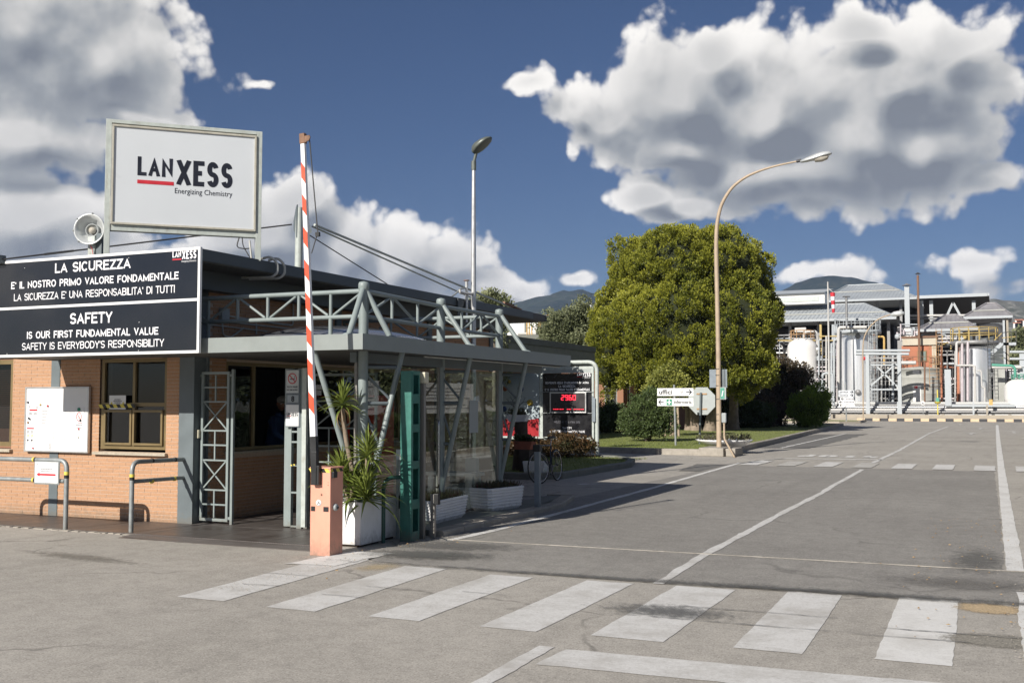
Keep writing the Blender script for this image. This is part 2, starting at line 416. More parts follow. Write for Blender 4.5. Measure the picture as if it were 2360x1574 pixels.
class MB:
    """mesh builder in world coordinates; build() links it as ONE object under its parent"""
    def __init__(s):
        s.v, s.f, s.sm, s.mi = [], [], [], []
    def add(s, vs, fs, smooth=False, mi=0):
        b = len(s.v)
        s.v += [tuple(v) for v in vs]
        s.f += [tuple(b + i for i in f) for f in fs]
        s.sm += [smooth] * len(fs)
        s.mi += [mi] * len(fs)
        return s
    def box(s, x0, x1, y0, y1, z0, z1, mi=0):
        vs = [(x, y, z) for x in (x0, x1) for y in (y0, y1) for z in (z0, z1)]
        return s.add(vs, [(0, 1, 3, 2), (4, 6, 7, 5), (0, 4, 5, 1), (2, 3, 7, 6), (0, 2, 6, 4), (1, 5, 7, 3)], False, mi)
    def obox(s, c, size, U, V, N=None, mi=0):
        U = Vector(U).normalized(); V = Vector(V).normalized()
        N = U.cross(V) if N is None else Vector(N).normalized()
        c = Vector(c); h = [x / 2 for x in size]
        vs = [c + U * a * h[0] + V * b * h[1] + N * d * h[2] for a in (-1, 1) for b in (-1, 1) for d in (-1, 1)]
        return s.add(vs, [(0, 1, 3, 2), (4, 6, 7, 5), (0, 4, 5, 1), (2, 3, 7, 6), (0, 2, 6, 4), (1, 5, 7, 3)], False, mi)
    def bar(s, a, b, w, h=None, up=(0, 0, 1), mi=0):
        a, b = Vector(a), Vector(b); h = w if h is None else h
        U = b - a; L = U.length; U.normalize()
        V = Vector(up); V = V - U * V.dot(U)
        if V.length < 1e-4: V = Vector((0, 1, 0)) - U * U.y
        return s.obox((a + b) / 2, (L, h, w), U, V, None, mi)
    def tube(s, pts, r, seg=10, caps=True, mi=0, smooth=True):
        pts = [Vector(p) for p in pts]
        rr = r if hasattr(r, '__len__') else [r] * len(pts)
        rings = []; ref = None
        for i, p in enumerate(pts):
            t = (pts[min(i + 1, len(pts) - 1)] - pts[max(i - 1, 0)]).normalized()
            if ref is None:
                ref = Vector((0, 0, 1)) if abs(t.z) < .9 else Vector((1, 0, 0))
            a = (ref - t * ref.dot(t)).normalized(); ref = a
            b = t.cross(a)
            rings.append([p + (a * cos(2 * pi * k / seg) + b * sin(2 * pi * k / seg)) * rr[i] for k in range(seg)])
        vs = [v for rg in rings for v in rg]
        fs = []
        for i in range(len(pts) - 1):
            for k in range(seg):
                k2 = (k + 1) % seg
                fs.append((i * seg + k, i * seg + k2, (i + 1) * seg + k2, (i + 1) * seg + k))
        s.add(vs, fs, smooth, mi)
        if caps:
            for rg, fl in ((rings[0], True), (rings[-1], False)):
                s.add(rg, [tuple(reversed(range(seg))) if fl else tuple(range(seg))], False, mi)
        return s
    def lathe(s, prof, c=(0, 0, 0), seg=24, axis='z', smooth=True, mi=0, ax=None):
        c = Vector(c)
        if ax is None:
            A = {'z': Vector((0, 0, 1)), 'x': Vector((1, 0, 0)), 'y': Vector((0, 1, 0))}[axis]
        else:
            A = Vector(ax).normalized()
        U = Vector((1, 0, 0)) if abs(A.x) < .8 else Vector((0, 1, 0))
        U = (U - A * U.dot(A)).normalized(); V = A.cross(U)
        vs = []
        for r, z in prof:
            for k in range(seg):
                a = 2 * pi * k / seg
                vs.append(c + A * z + (U * cos(a) + V * sin(a)) * r)
        fs = []
        for i in range(len(prof) - 1):
            for k in range(seg):
                k2 = (k + 1) % seg
                fs.append((i * seg + k, i * seg + k2, (i + 1) * seg + k2, (i + 1) * seg + k))
        s.add(vs, fs, smooth, mi)
        for i, fl in ((0, True), (len(prof) - 1, False)):
            if prof[i][0] > 1e-4:
                rg = vs[i * seg:(i + 1) * seg]
                s.add(rg, [tuple(reversed(range(seg))) if fl else tuple(range(seg))], False, mi)
        return s
    def prism(s, poly, o, U, V, N, th, mi=0):
        """outline poly (2D) on plane o,U,V extruded th along N"""
        o, U, V, N = Vector(o), Vector(U), Vector(V), Vector(N)
        a = [o + U * x + V * y for x, y in poly]
        b = [p + N * th for p in a]
        n = len(poly)
        fs = [tuple(range(n)), tuple(reversed(range(n, 2 * n)))]
        fs += [(i, (i + 1) % n, n + (i + 1) % n, n + i) for i in range(n)]
        return s.add(a + b, fs, False, mi)
    def quad(s, a, b, c, d, mi=0):
        return s.add([a, b, c, d], [(0, 1, 2, 3)], False, mi)
    def build(s, name, mats, parent=None, bevel=0.0, **kw):
        org = origin(parent)
        me = bpy.data.meshes.new(name)
        me.from_pydata([tuple(Vector(v) - org) for v in s.v], [], s.f)
        for m in (mats if isinstance(mats, (list, tuple)) else [mats]):
            me.materials.append(M[m] if isinstance(m, str) else m)
        me.polygons.foreach_set('use_smooth', s.sm)
        me.polygons.foreach_set('material_index', s.mi)
        me.update()
        bm = bmesh.new(); bm.from_mesh(me)
        bmesh.ops.recalc_face_normals(bm, faces=bm.faces)
        if bevel:
            es = [e for e in bm.edges if len(e.link_faces) == 2 and e.calc_face_angle(0) > .7]
            bmesh.ops.bevel(bm, geom=es, offset=bevel, segments=2, profile=.6, affect='EDGES', clamp_overlap=True)
        bm.to_mesh(me); bm.free()
        if getattr(s, 'worldpos', None):
            pass
        return new_obj(name, me, parent, **kw)

def box(name, m, parent, x0, x1, y0, y1, z0, z1, bevel=0.004, **kw):
    return MB().box(x0, x1, y0, y1, z0, z1).build(name, m, parent, bevel, **kw)
def tube(name, m, parent, pts, r, seg=10, **kw):
    return MB().tube(pts, r, seg).build(name, m, parent, **kw)

def bend(pts, rad=0.1, n=5):
    """round the corners of a polyline"""
    pts = [Vector(p) for p in pts]; out = [pts[0]]
    for i in range(1, len(pts) - 1):
        a, b, c = pts[i - 1], pts[i], pts[i + 1]
        r = min(rad, (a - b).length * .45, (c - b).length * .45)
        p, q = b + (a - b).normalized() * r, b + (c - b).normalized() * r
        for k in range(n + 1):
            t = k / n
            out.append(p * (1 - t) ** 2 + b * 2 * t * (1 - t) + q * t ** 2)
    out.append(pts[-1])
    return out

def rounded(w, h, r, n=4, x0=0, y0=0):
    pts = []
    for cx, cy, a0 in ((w - r, h - r, 0), (r, h - r, 90), (r, r, 180), (w - r, r, 270)):
        for k in range(n + 1):
            a = radians(a0 + 90 * k / n)
            pts.append((x0 + cx + r * cos(a), y0 + cy + r * sin(a)))
    return pts


# ---- a plain condensed grotesque, drawn stroke by stroke, for capitals
def _arc(cx, cy, rx, ry, a0, a1, n=10):
    return [(cx + rx * cos(radians(a0 + (a1 - a0) * k / n)), cy + ry * sin(radians(a0 + (a1 - a0) * k / n))) for k in range(n + 1)]
GLY = {  # width, strokes (points in the unit box of the centre line), 'c' closed, 'r' round ends that are not lengthened
    'A': (.74, [((0, 0), (.5, 1), (1, 0)), 'r', ((.2, .30), (.8, .30))]), 'B': (.68, [((0, 0), (0, 1)), 'r', [(0, 1)] + _arc(.55, .765, .40, .235, 90, -90) + [(0, .53)], 'r', [(0, .53)] + _arc(.58, .265, .42, .265, 90, -90) + [(0, 0)]]),
    'C': (.72, ['r', _arc(.5, .5, .5, .5, 38, 322, 20)]), 'D': (.72, [((0, 0), (0, 1)), 'r', [(0, 1)] + _arc(.42, .5, .58, .5, 90, -90, 14) + [(0, 0)]]),
    'E': (.62, [((1, 1), (0, 1), (0, 0), (1, 0)), 'r', ((0, .52), (1.0, .52))]), 'F': (.58, [((1, 1), (0, 1), (0, 0)), 'r', ((0, .50), (.98, .50))]),
    'I': (0, [((0, 0), (0, 1))]), 'L': (.56, [((0, 1), (0, 0), (1, 0))]), 'M': (.88, [((0, 0), (0, 1), (.5, .12), (1, 1), (1, 0))]), 'N': (.72, [((0, 0), (0, 1), (1, 0), (1, 1))]),
    'O': (.80, ['c', _arc(.5, .5, .5, .5, 0, 360, 28)[:-1]]), 'P': (.66, [((0, 0), (0, 1)), 'r', [(0, 1)] + _arc(.55, .735, .45, .265, 90, -90) + [(0, .47)]]),
    'R': (.72, [((0, 0), (0, 1)), 'r', [(0, 1)] + _arc(.52, .745, .42, .255, 90, -90) + [(0, .49)], ((.48, .49), (1, 0))]),
    'S': (.66, ['r', _arc(.5, .745, .48, .255, 18, 262, 14) + _arc(.5, .25, .5, .25, 82, -162, 14)]), 'T': (.64, [((0, 1), (1, 1)), ((.5, 1), (.5, 0))]),
    'U': (.70, [[(0, 1)] + _arc(.5, .34, .5, .34, 180, 360, 14) + [(1, 1)]]), 'V': (.70, [((0, 1), (.5, 0), (1, 1))]), 'W': (1.0, [((0, 1), (.26, 0), (.5, 1), (.74, 0), (1, 1))]),
    'X': (.80, [((0, 0), (1, 1)), ((0, 1), (1, 0))]), 'Y': (.68, [((0, 1), (.5, .42), (1, 1)), ((.5, .42), (.5, 0))]), 'Z': (.64, [((0, 1), (1, 1), (0, 0), (1, 0))]),
    "'": (0, ['r', ((0, 1.03), (0, .72))]), ' ': (.42, [])}
def grot(body, aspect, t):
    gap = t * .55
    fixed = sum(t for ch in body) + gap * (len(body) - 1)
    nat = sum(max(0, GLY[ch][0] - .15) for ch in body)
    xs = max(.12, (aspect - fixed) / nat)
    V_, F_ = [], []; x = 0; lay = 0
    for ch in body:
        w, st = GLY[ch]; W_ = max(0, w - .15) * xs; mode = None
        for s_ in st:
            if isinstance(s_, str): mode = s_; continue
            pts = [Vector((x + t / 2 + u * W_, t / 2 + v * (1 - t))) for u, v in s_]
            closed = mode == 'c'; lay += 1
            if mode is None:
                a = (pts[0] - pts[1]).normalized(); b = (pts[-1] - pts[-2]).normalized(); pts[0] = pts[0] + a * t * .5; pts[-1] = pts[-1] + b * t * .5
            mode = None; n = len(pts); b0 = len(V_)
            for i, p in enumerate(pts):
                p0 = pts[(i - 1) % n] if (closed or i) else p; p1 = pts[(i + 1) % n] if (closed or i < n - 1) else p
                d0 = (p - p0).normalized() if (p - p0).length > 1e-6 else (p1 - p).normalized(); d1 = (p1 - p).normalized() if (p1 - p).length > 1e-6 else d0
                m_ = Vector((-(d0.y + d1.y), d0.x + d1.x)); m_ = m_.normalized() if m_.length > 1e-4 else Vector((-d0.y, d0.x))
                k = t / 2 / max(.28, m_.dot(Vector((-d0.y, d0.x))))
                for sg in (1, -1):
                    q = p + m_ * k * sg; V_.append((q.x, min(1.0, max(0.0, q.y)), (lay % 3) * .0015))
            for i in range(n if closed else n - 1):
                j = (i + 1) % n; F_.append((b0 + 2 * i, b0 + 2 * j, b0 + 2 * j + 1, b0 + 2 * i + 1))
        x += W_ + t + gap
    return V_, F_
_txt = {}
def text(body, o, U, V, w, h, m, parent, name='lettering', bold=0.0, align='L', depth=0.002, natural=False, spacing=1.0, caps=False):
    """lettering whose drawn box is w wide (None: natural width) and h high, standing on the plane o, U, V"""
    key = (body, bold, spacing)
    if w is not None and all(ch in GLY for ch in body):
        key = (body, round(w / h, 3), bold)
        if key not in _txt: _txt[key] = grot(body, w / h, .135 if bold < .01 else (.18 if bold < .03 else .185))
    if key not in _txt:
        cu = bpy.data.curves.new('t', 'FONT')
        cu.body = body; cu.size = 1.0; cu.offset = bold; cu.extrude = 0.0; cu.resolution_u = 3
        cu.space_character = spacing
        ob = bpy.data.objects.new('t', cu)
        me = ob.to_mesh()
        vs = [tuple(v.co) for v in me.vertices]; fs = [tuple(p.vertices) for p in me.polygons]
        ob.to_mesh_clear(); bpy.data.objects.remove(ob); bpy.data.curves.remove(cu)
        _txt[key] = (vs, fs)
    vs, fs = _txt[key]
    xs = [v[0] for v in vs]; ys = [v[1] for v in vs]
    x0, x1, y0, y1 = min(xs), max(xs), min(ys), max(ys)
    sy = h / (y1 - y0)
    sx = sy if w is None else w / (x1 - x0)
    W_ = (x1 - x0) * sx
    off = {'L': 0, 'C': -W_ / 2, 'R': -W_}[align]
    o, U, V = Vector(o), Vector(U).normalized(), Vector(V).normalized()
    N = U.cross(V)
    mb = MB()
    mb.add([o + U * ((v[0] - x0) * sx + off) + V * ((v[1] - y0) * sy) + N * (depth + v[2] * h) for v in vs], fs)
    org = origin(parent)
    me = bpy.data.meshes.new(name)
    me.from_pydata([tuple(Vector(v) - org) for v in mb.v], [], mb.f)
    me.materials.append(M[m]); me.update()
    return new_obj(name, me, parent)

def copy_tree(o, parent=None, **props):
    c = o.copy(); COL.objects.link(c); c.parent = parent
    for k, v in props.items(): c[k] = v
    for ch in list(o.children):
        copy_tree(ch, c)
    return c

X_, Y_, Z_ = Vector((1, 0, 0)), Vector((0, 1, 0)), Vector((0, 0, 1))

def company_mark(o, U, V, w, parent, dark='ink', red='red', tag=True):
    """the two-size condensed word mark with its red bar; w = full width, o = lower left of the small letters' bar"""
    o, U, V = Vector(o), Vector(U).normalized(), Vector(V).normalized()
    s = w / 590.0                          # proportions measured on the roof board
    text('LAN', o + V * 52 * s, U, V, 215 * s, 122 * s, dark, parent, bold=.035)
    mb = MB(); N = U.cross(V)
    mb.prism([(0, 0), (222 * s, 0), (222 * s, 24 * s), (0, 24 * s)], o + N * .0005, U, V, N, .002)
    mb.build('red_bar', red, parent)
    text('XESS', o + U * 236 * s + V * 6 * s, U, V, 354 * s, 166 * s, dark, parent, bold=.035)
    if tag:
        text('Energizing Chemistry', o + U * 230 * s - V * 60 * s, U, V, 360 * s, 46 * s, dark, parent)
# ------------------------------------------------------------------ ground, roads, markings
def asphalt(name, c1, c2, agg=140.0, aggamt=.5, crack=0.3, stain=.35, bump=.35, fade=None):
    m, T, b = new_mat(name)
    pos = T.n('ShaderNodeNewGeometry').outputs['Position']
    big = T.n('ShaderNodeTexNoise', {'Vector': pos, 'Scale': .35, 'Detail': 5.0, 'Roughness': .6}).outputs[0]
    c = T.mix(T.mr(big, .35, .68), c1, c2)
    # long soft tyre streaks along the road
    st = T.n('ShaderNodeTexNoise', {'Vector': T.v('MULTIPLY', pos, (1.6, .13, 1)), 'Scale': 1.4, 'Detail': 5.0, 'Roughness': .65}).outputs[0]
    c = T.mix(T.m('MULTIPLY', T.mr(st, .50, .75), stain), c, tuple(x * .62 for x in c1))
    md = T.n('ShaderNodeTexNoise', {'Vector': pos, 'Scale': 4.0, 'Detail': 10.0, 'Roughness': .82}).outputs[0]
    c = T.mix(T.m('MULTIPLY', T.mr(md, .50, .72), .55), c, tuple(x * .55 for x in c1))
    c = T.mix(T.m('MULTIPLY', T.mr(md, .50, .30), .40), c, tuple(min(1, x * 1.35) for x in c2))
    g2 = T.n('ShaderNodeTexNoise', {'Vector': pos, 'Scale': 26.0, 'Detail': 4.0, 'Roughness': .85}).outputs[0]
    c = T.mix(T.m('MULTIPLY', T.mr(g2, .52, .66), .45), c, tuple(x * .5 for x in c1))
    c = T.mix(T.m('MULTIPLY', T.mr(g2, .46, .34), .35), c, tuple(min(1, x * 1.4) for x in c2))
    ag = T.n('ShaderNodeTexNoise', {'Vector': pos, 'Scale': agg, 'Detail': 2.0, 'Roughness': .6}).outputs[0]
    c = T.mix(T.m('MULTIPLY', T.mr(ag, .40, .62), aggamt), tuple(c2), c) if False else T.mix(T.m('MULTIPLY', T.mr(ag, .42, .30), aggamt), c, tuple(x * .45 for x in c1))
    c = T.mix(T.m('MULTIPLY', T.mr(ag, .58, .70), aggamt * .7), c, tuple(min(1, x * 1.6) for x in c2))
    vo = T.n('ShaderNodeTexVoronoi', {'Vector': T.v('ADD', pos, T.v('MULTIPLY', T.n('ShaderNodeTexNoise', {'Vector': pos, 'Scale': 1.5, 'Detail': 4.0}).outputs[1], (.9, .9, 0))), 'Scale': .28}, feature='DISTANCE_TO_EDGE').outputs[0]
    ck = T.m('MULTIPLY', T.mr(vo, .010, .002), T.mr(big, .50, .56))
    c = T.mix(T.m('MULTIPLY', ck, crack), c, tuple(x * .3 for x in c1))
    # round oil spots
    vs_ = T.n('ShaderNodeTexVoronoi', {'Vector': pos, 'Scale': .9, 'Randomness': 1.0}, feature='F1').outputs[0]
    c = T.mix(T.m('MULTIPLY', T.mr(vs_, .06, .03), .30), c, tuple(x * .35 for x in c1))
    T.t.links.new(c, b.inputs['Base Color'])
    b.inputs['Roughness'].default_value = .88
    b.inputs['Specular IOR Level'].default_value = .3
    bp = T.n('ShaderNodeBump', {'Strength': bump, 'Distance': .006, 'Height': ag})
    T.t.links.new(bp.outputs[0], b.inputs['Normal'])
    return m
M['ground'] = asphalt('pale_worn_asphalt', (.335, .312, .275), (.415, .388, .345), 70, .9, .5, .35)
M['road'] = asphalt('grey_asphalt', (.235, .222, .202), (.29, .275, .25), 80, .75, .35, .35, .3)
M['road_mark'] = mat('tyre_rubber_mark', (.215, .205, .188), .9, 0, .3, 30)
M['patch'] = asphalt('dark_asphalt_repair', (.15, .145, .135), (.19, .184, .172), 160, .35, .2)

def paint_mat(name, col, wear, base):
    m, T, b = new_mat(name)
    pos = T.n('ShaderNodeNewGeometry').outputs['Position']
    n = T.n('ShaderNodeTexNoise', {'Vector': pos, 'Scale': 4.0, 'Detail': 8.0, 'Roughness': .75}).outputs[0]
    f = T.n('ShaderNodeTexNoise', {'Vector': pos, 'Scale': 90.0, 'Detail': 2.0}).outputs[0]
    k = T.m('ADD', T.mr(n, .48, .85), T.m('MULTIPLY', T.mr(f, .45, .65), .25))
    cr = T.n('ShaderNodeTexNoise', {'Vector': T.v('MULTIPLY', pos, (1, 6, 1)), 'Scale': 2.5, 'Detail': 8.0, 'Roughness': .8}).outputs[0]
    sp_ = T.n('ShaderNodeTexNoise', {'Vector': pos, 'Scale': 30.0, 'Detail': 5.0, 'Roughness': .85}).outputs[0]
    k = T.m('ADD', k, T.m('MULTIPLY', T.mr(sp_, .50, .64), .55))
    line = T.mr(T.m('ABSOLUTE', T.m('SUBTRACT', cr, .5)), .006, .0)
    c = T.mix(T.m('MULTIPLY', k, wear, clamp=True), col, base)
    big = T.n('ShaderNodeTexNoise', {'Vector': pos, 'Scale': 1.1, 'Detail': 6.0, 'Roughness': .7}).outputs[0]
    c = T.mix(T.m('MULTIPLY', T.mr(big, .48, .66), wear), c, tuple(x * 1.08 for x in base))
    c = T.mix(T.m('MULTIPLY', line, .45), c, tuple(x * .55 for x in base))
    T.t.links.new(c, b.inputs['Base Color'])
    b.inputs['Roughness'].default_value = .75
    bp = T.n('ShaderNodeBump', {'Strength': .2, 'Distance': .004, 'Height': f})
    T.t.links.new(bp.outputs[0], b.inputs['Normal'])
    return m
M['paint'] = paint_mat('worn_white_road_paint', (.64, .63, .605), .72, (.36, .34, .305))
M['paint_new'] = paint_mat('white_road_paint', (.70, .69, .66), .45, (.38, .36, .32))
M['paint_faint'] = paint_mat('faded_road_paint', (.50, .485, .45), .6, (.34, .32, .28))
M['paint_ochre'] = paint_mat('ochre_patch', (.50, .38, .23), .5, (.38, .34, .28))

def ragged(poly, step=.12, amp=.006, seed=1):
    """subdivide an outline and roughen it"""
    out = []; n = len(poly)
    for i in range(n):
        a, b = Vector(poly[i] + (0,)) if len(poly[i]) == 2 else Vector(poly[i]), Vector(poly[(i + 1) % n] + (0,))
        L = (b - a).length; k = max(1, int(L / step)); t = (b - a).normalized(); nn = Vector((-t.y, t.x, 0))
        for j in range(k):
            p = a + (b - a) * j / k
            w = noise.noise(Vector((p.x * 7 + seed, p.y * 7, seed))) * amp * 2 + noise.noise(Vector((p.x * 1.3 + seed, p.y * 1.3, 9))) * amp * 2
            out.append(p + (nn * w if j else Vector((0, 0, 0))))
    return out
def sheet(name, m, poly, z, parent=None, step=.12, amp=.006, seed=1, **kw):
    pts = ragged(poly, step, amp, seed)
    mb = MB(); mb.add([(p.x, p.y, z) for p in pts], [tuple(range(len(pts)))])
    return mb.build(name, m, parent, **kw)
def line_poly(pts, w):
    """outline of a painted line of width w along pts (2D)"""
    L, Rr = [], []
    for i, p in enumerate(pts):
        a = Vector(pts[max(i - 1, 0)]); b = Vector(pts[min(i + 1, len(pts) - 1)])
        t = (b - a).normalized(); n = Vector((-t.y, t.x))
        L.append(tuple(Vector(p) + n * w / 2)); Rr.append(tuple(Vector(p) - n * w / 2))
    return L + Rr[::-1]

ground = MB().quad((-4600, -250, 0), (2600, -250, 0), (2600, 5400, 0), (-4600, 5400, 0)).build('ground', 'ground', kind='structure')
road = sheet('road', 'road', [(-6.75, 10.55), (-6.2, 10.12), (-3, 10.04), (.1, 10.35), (1.0, 10.35), (1.0, 12.2), (.05, 12.3), (.02, 18), (-.06, 29.25), (-6.75, 29.2), (-6.85, 24), (-7.0, 17.9), (-6.6, 16.5), (-6.55, 12.2)], .004, None, .15, .02, 3, kind='structure')
sheet('road_repair', 'patch', [(-8.9, 40.2), (-6.3, 40.6), (-6.2, 60), (-8.6, 58)], .004, None, .3, .05, 5, kind='structure')
sheet('road_repair', 'patch', [(-7.3, 26.3), (-6.75, 26.3), (-6.75, 29.4), (-7.6, 29.3)], .0085, None, .3, .03, 8, kind='structure')
# the spilt patch on the crossing and coarse repairs at the right edge
def soft_patch(name, col, cx, cy, rx, ry, amt, z, rot=0.0, sc=14.0, rag=3.0, parent=None, power=(1.15, .35)):
    """a stain or worn patch whose edge frays into the asphalt"""
    m, T, b = new_mat('frayed_' + name)
    pos = T.n('ShaderNodeNewGeometry').outputs['Position']
    q = T.v('SUBTRACT', pos, (cx, cy, 0))
    if rot: q = T.n('ShaderNodeVectorRotate', {'Vector': q, 'Angle': -rot}, rotation_type='Z_AXIS').outputs[0]
    d = T.v('LENGTH', T.v('MULTIPLY', q, (1 / rx, 1 / ry, 0)))
    n = T.n('ShaderNodeTexNoise', {'Vector': pos, 'Scale': sc, 'Detail': 8.0, 'Roughness': .8}).outputs[0]
    a = T.mr(T.m('ADD', d, T.m('MULTIPLY', T.m('SUBTRACT', n, .5), rag)), power[0], power[1], 0, amt)
    n2 = T.n('ShaderNodeTexNoise', {'Vector': pos, 'Scale': 60.0, 'Detail': 3.0, 'Roughness': .8}).outputs[0]
    T.t.links.new(T.mix(T.mr(n2, .35, .65), tuple(x * .6 for x in col), tuple(x * 1.35 for x in col)), b.inputs['Base Color']); b.inputs['Roughness'].default_value = .85
    T.t.links.new(a, b.inputs['Alpha'])
    bp = T.n('ShaderNodeBump', {'Strength': .4, 'Distance': .006, 'Height': n2}); T.t.links.new(bp.outputs[0], b.inputs['Normal'])
    k = 1.9; c_, s_ = cos(rot), sin(rot)
    P4 = [(cx + (u * rx * c_ - v * ry * s_) * k, cy + (u * rx * s_ + v * ry * c_) * k, z) for u, v in ((-1, -1), (1, -1), (1, 1), (-1, 1))]
    return MB().quad(*P4).build(name, m, parent or ground)
soft_patch('oil_stain', (.13, .13, .125), -2.52, 8.72, .55, .26, .75, .0122, 0, 14, 3.2)
soft_patch('tar_smear', (.12, .118, .11), -2.9, 10.12, 3.6, .10, .62, .0162, .035, 5, 3.8)
soft_patch('tar_smear', (.12, .118, .11), -1.0, 10.22, 1.7, .13, .6, .0203, .03, 6, 4.0)
soft_patch('tar_smear', (.11, .11, .10), -5.9, 10.75, .75, .35, .8, .0162, .2, 9, 2.6)
soft_patch('oil_stain', (.15, .145, .135), -6.1, 11.55, .9, .35, .75, .0122, .1, 8, 3.0)
soft_patch('coarse_patch', (.27, .25, .21), -.02, 8.68, .34, .22, .9, .0042, .1, 16, 1.6, power=(1.2, .8))
soft_patch('ochre_patch', (.50, .38, .23), -.08, 9.98, .25, .22, .9, .0042, 0, 12, 1.6, power=(1.2, .8))
soft_patch('ochre_patch', (.50, .40, .24), -5.98, 9.8, .2, .3, .55, .0042, -.2, 10, 2.0)
soft_patch('coarse_patch', (.24, .22, .185), -9.4, 9.05, .9, .16, .6, .0042, -.12, 9, 3.0)
soft_patch('damp_edge', (.12, .12, .11), -.22, 12.9, .28, 1.0, .5, .0122, 0, 10, 3.0)
soft_patch('damp_edge', (.13, .125, .115), -.3, 11.2, .8, .4, .42, .0122, 0, 8, 3.0)
# near zebra crossing: half-metre bars every metre
zeb = [(-6.72, -6.20, 7.59, 10.75, -.16, 'paint'), (-5.70, -5.20, 7.53, 10.0, -.06, 'paint'), (-4.69, -4.22, 7.55, 9.86, .0, 'paint'), (-3.70, -3.22, 7.57, 9.93, .02, 'paint'),
       (-2.80, -2.24, 7.63, 10.0, .0, 'paint'), (-1.74, -1.26, 7.67, 10.13, -.04, 'paint'), (-.79, -.30, 7.73, 10.25, -.03, 'paint_new')]
for i, (x0, x1, y0, y1, sh, mm) in enumerate(zeb):
    sheet('zebra_bar', mm, [(x0, y0), (x1, y0), (x1 + sh, y1), (x0 + sh, y1)], .004, ground, .08, .0045, i + 2)
sheet('zebra_bar', 'paint_new', [(-7.02, 9.55), (-6.42, 9.65), (-6.33, 10.78), (-6.86, 10.62), (-6.92, 10.2)], .008, ground, .06, .02, 30)
sheet('stop_line', 'paint', [(-2.83, 6.64), (2.4, 6.9), (2.4, 7.36), (-2.80, 7.13)], .004, ground, .1, .010, 12)
sheet('lane_line', 'paint', line_poly([(-2.93, 4.5), (-2.96, 7.16)], .12), .004, ground, .1, .008, 13)
sheet('centre_line', 'paint', line_poly([(-2.98, 10.0), (-3.06, 12.1), (-3.06, 14.5), (-3.08, 17.5), (-3.05, 21), (-3.10, 23), (-3.10, 25), (-3.14, 28.75)], .11), .0082, road, .15, .010, 14)
sheet('edge_line', 'paint_new', line_poly([(-6.3, 12.02), (-6.22, 13.2), (-6.24, 15.5), (-6.33, 21), (-6.5, 26), (-6.63, 30.4)], .12), .0082, road, .15, .010, 15)
sheet('edge_line', 'paint_new', line_poly([(.15, 12.27), (.12, 20), (.10, 30), (.08, 50), (.08, 86)], .17), .0082, road, .2, .006, 16)
sheet('edge_line', 'paint_new', line_poly([(.22, 5.5), (.20, 8.2), (.20, 10.9)], .13), .0122, ground, .1, .010, 17)
sheet('lane_line', 'paint', line_poly([(-3.2, 31.9), (-3.15, 40), (-3.3, 62), (-3.0, 80)], .13), .0082, ground, .2, .015, 18)
sheet('edge_line', 'paint_new', line_poly([(-7.3, 40.5), (-7.35, 60)], .12), .0122, ground, .2, .015, 19)
sheet('stop_line', 'paint_new', line_poly([(-5.96, 33.2), (-3.05, 33.75)], .30), .0082, ground, .15, .010, 20)
sheet('edge_line', 'paint_faint', line_poly([(-6.55, 31.0), (-5.95, 33.3)], .14), .0122, ground, .15, .010, 22)
for i in range(8):
    x = -6.45 + i * .985
    sheet('zebra_bar', 'paint' if i not in (1, 3) else 'paint_faint', [(x, 29.42), (x + .5, 29.42), (x + .5, 31.75), (x, 31.75)], .0122, ground, .15, .012, 40 + i)
for (xa, ya_, xb, yb_) in ((-6.85, 8.98, -6.25, 9.0), (-6.6, 8.35, -6.2, 8.4), (-5.45, 8.72, -5.0, 8.74), (-5.6, 8.2, -5.15, 8.22), (-4.5, 8.85, -4.05, 8.84), (-2.9, 8.45, -.2, 8.5), (-.85, 8.78, .15, 8.8), (-2.5, 9.0, -1.2, 9.02)):
    pts_ = [(xa + (xb - xa) * k / 8, ya_ + (yb_ - ya_) * k / 8 + R.uniform(-.012, .012)) for k in range(9)]
    sheet('asphalt_seam', 'patch', line_poly(pts_, .010), .0122, ground, .04, .003, int(xa * 10) + 90)
# STOP, written for the traffic coming the other way
tm = text('STOP', (-3.35, 35.9, .0082), (-1, 0, 0), (0, -1, 0), 2.45, 1.3, 'paint_new', ground, 'stop_lettering', bold=.01, depth=0)
# faint arrows and dashes far down the road
for x, y in ((-1.2, 60), (-.9, 72), (-2.4, 84), (.9, 64), (1.3, 52)):
    sheet('road_arrow', 'paint_faint', [(x - .08, y), (x + .08, y), (x + .08, y + 3), (x + .35, y + 3), (x, y + 5), (x - .35, y + 3), (x - .08, y + 3)], .0122, ground, .4, .02, int(y))
sheet('stop_line', 'paint_faint', line_poly([(-3.0, 92), (3.5, 92)], .5), .0082, ground, .3, .03, 60)
# small painted arrow in front of the bicycle
sheet('road_arrow', 'paint_new', [(-8.1, 21.2), (-7.9, 21.45), (-7.9, 21.35), (-7.4, 21.6), (-7.4, 21.5), (-7.9, 21.22), (-7.95, 21.1)], .0082, ground, .1, .01, 61)

# gate track: recessed steel rail across the road
area_ = MB().box(-6.34, 1.2, 12.03, 12.13, .003, .0075).build('track_groove', 'patch', road)
gr = MB(); gr.box(-6.34, 1.2, 12.070, 12.082, .004, .014)
tr = gr.build('gate_track', mat('worn_track_steel', (.42, .39, .34), .5, .5, .3, 3, 0, 1, .9, (.20, .18, .15)), None)
for v in area_.data.vertices: v.co.y += (v.co.x + 6.34) * .022
for v in tr.data.vertices:
    v.co.y += (v.co.x + 6.34) * .022
tr['label'] = 'thin steel gate track laid across the road asphalt'; tr['category'] = 'gate track'

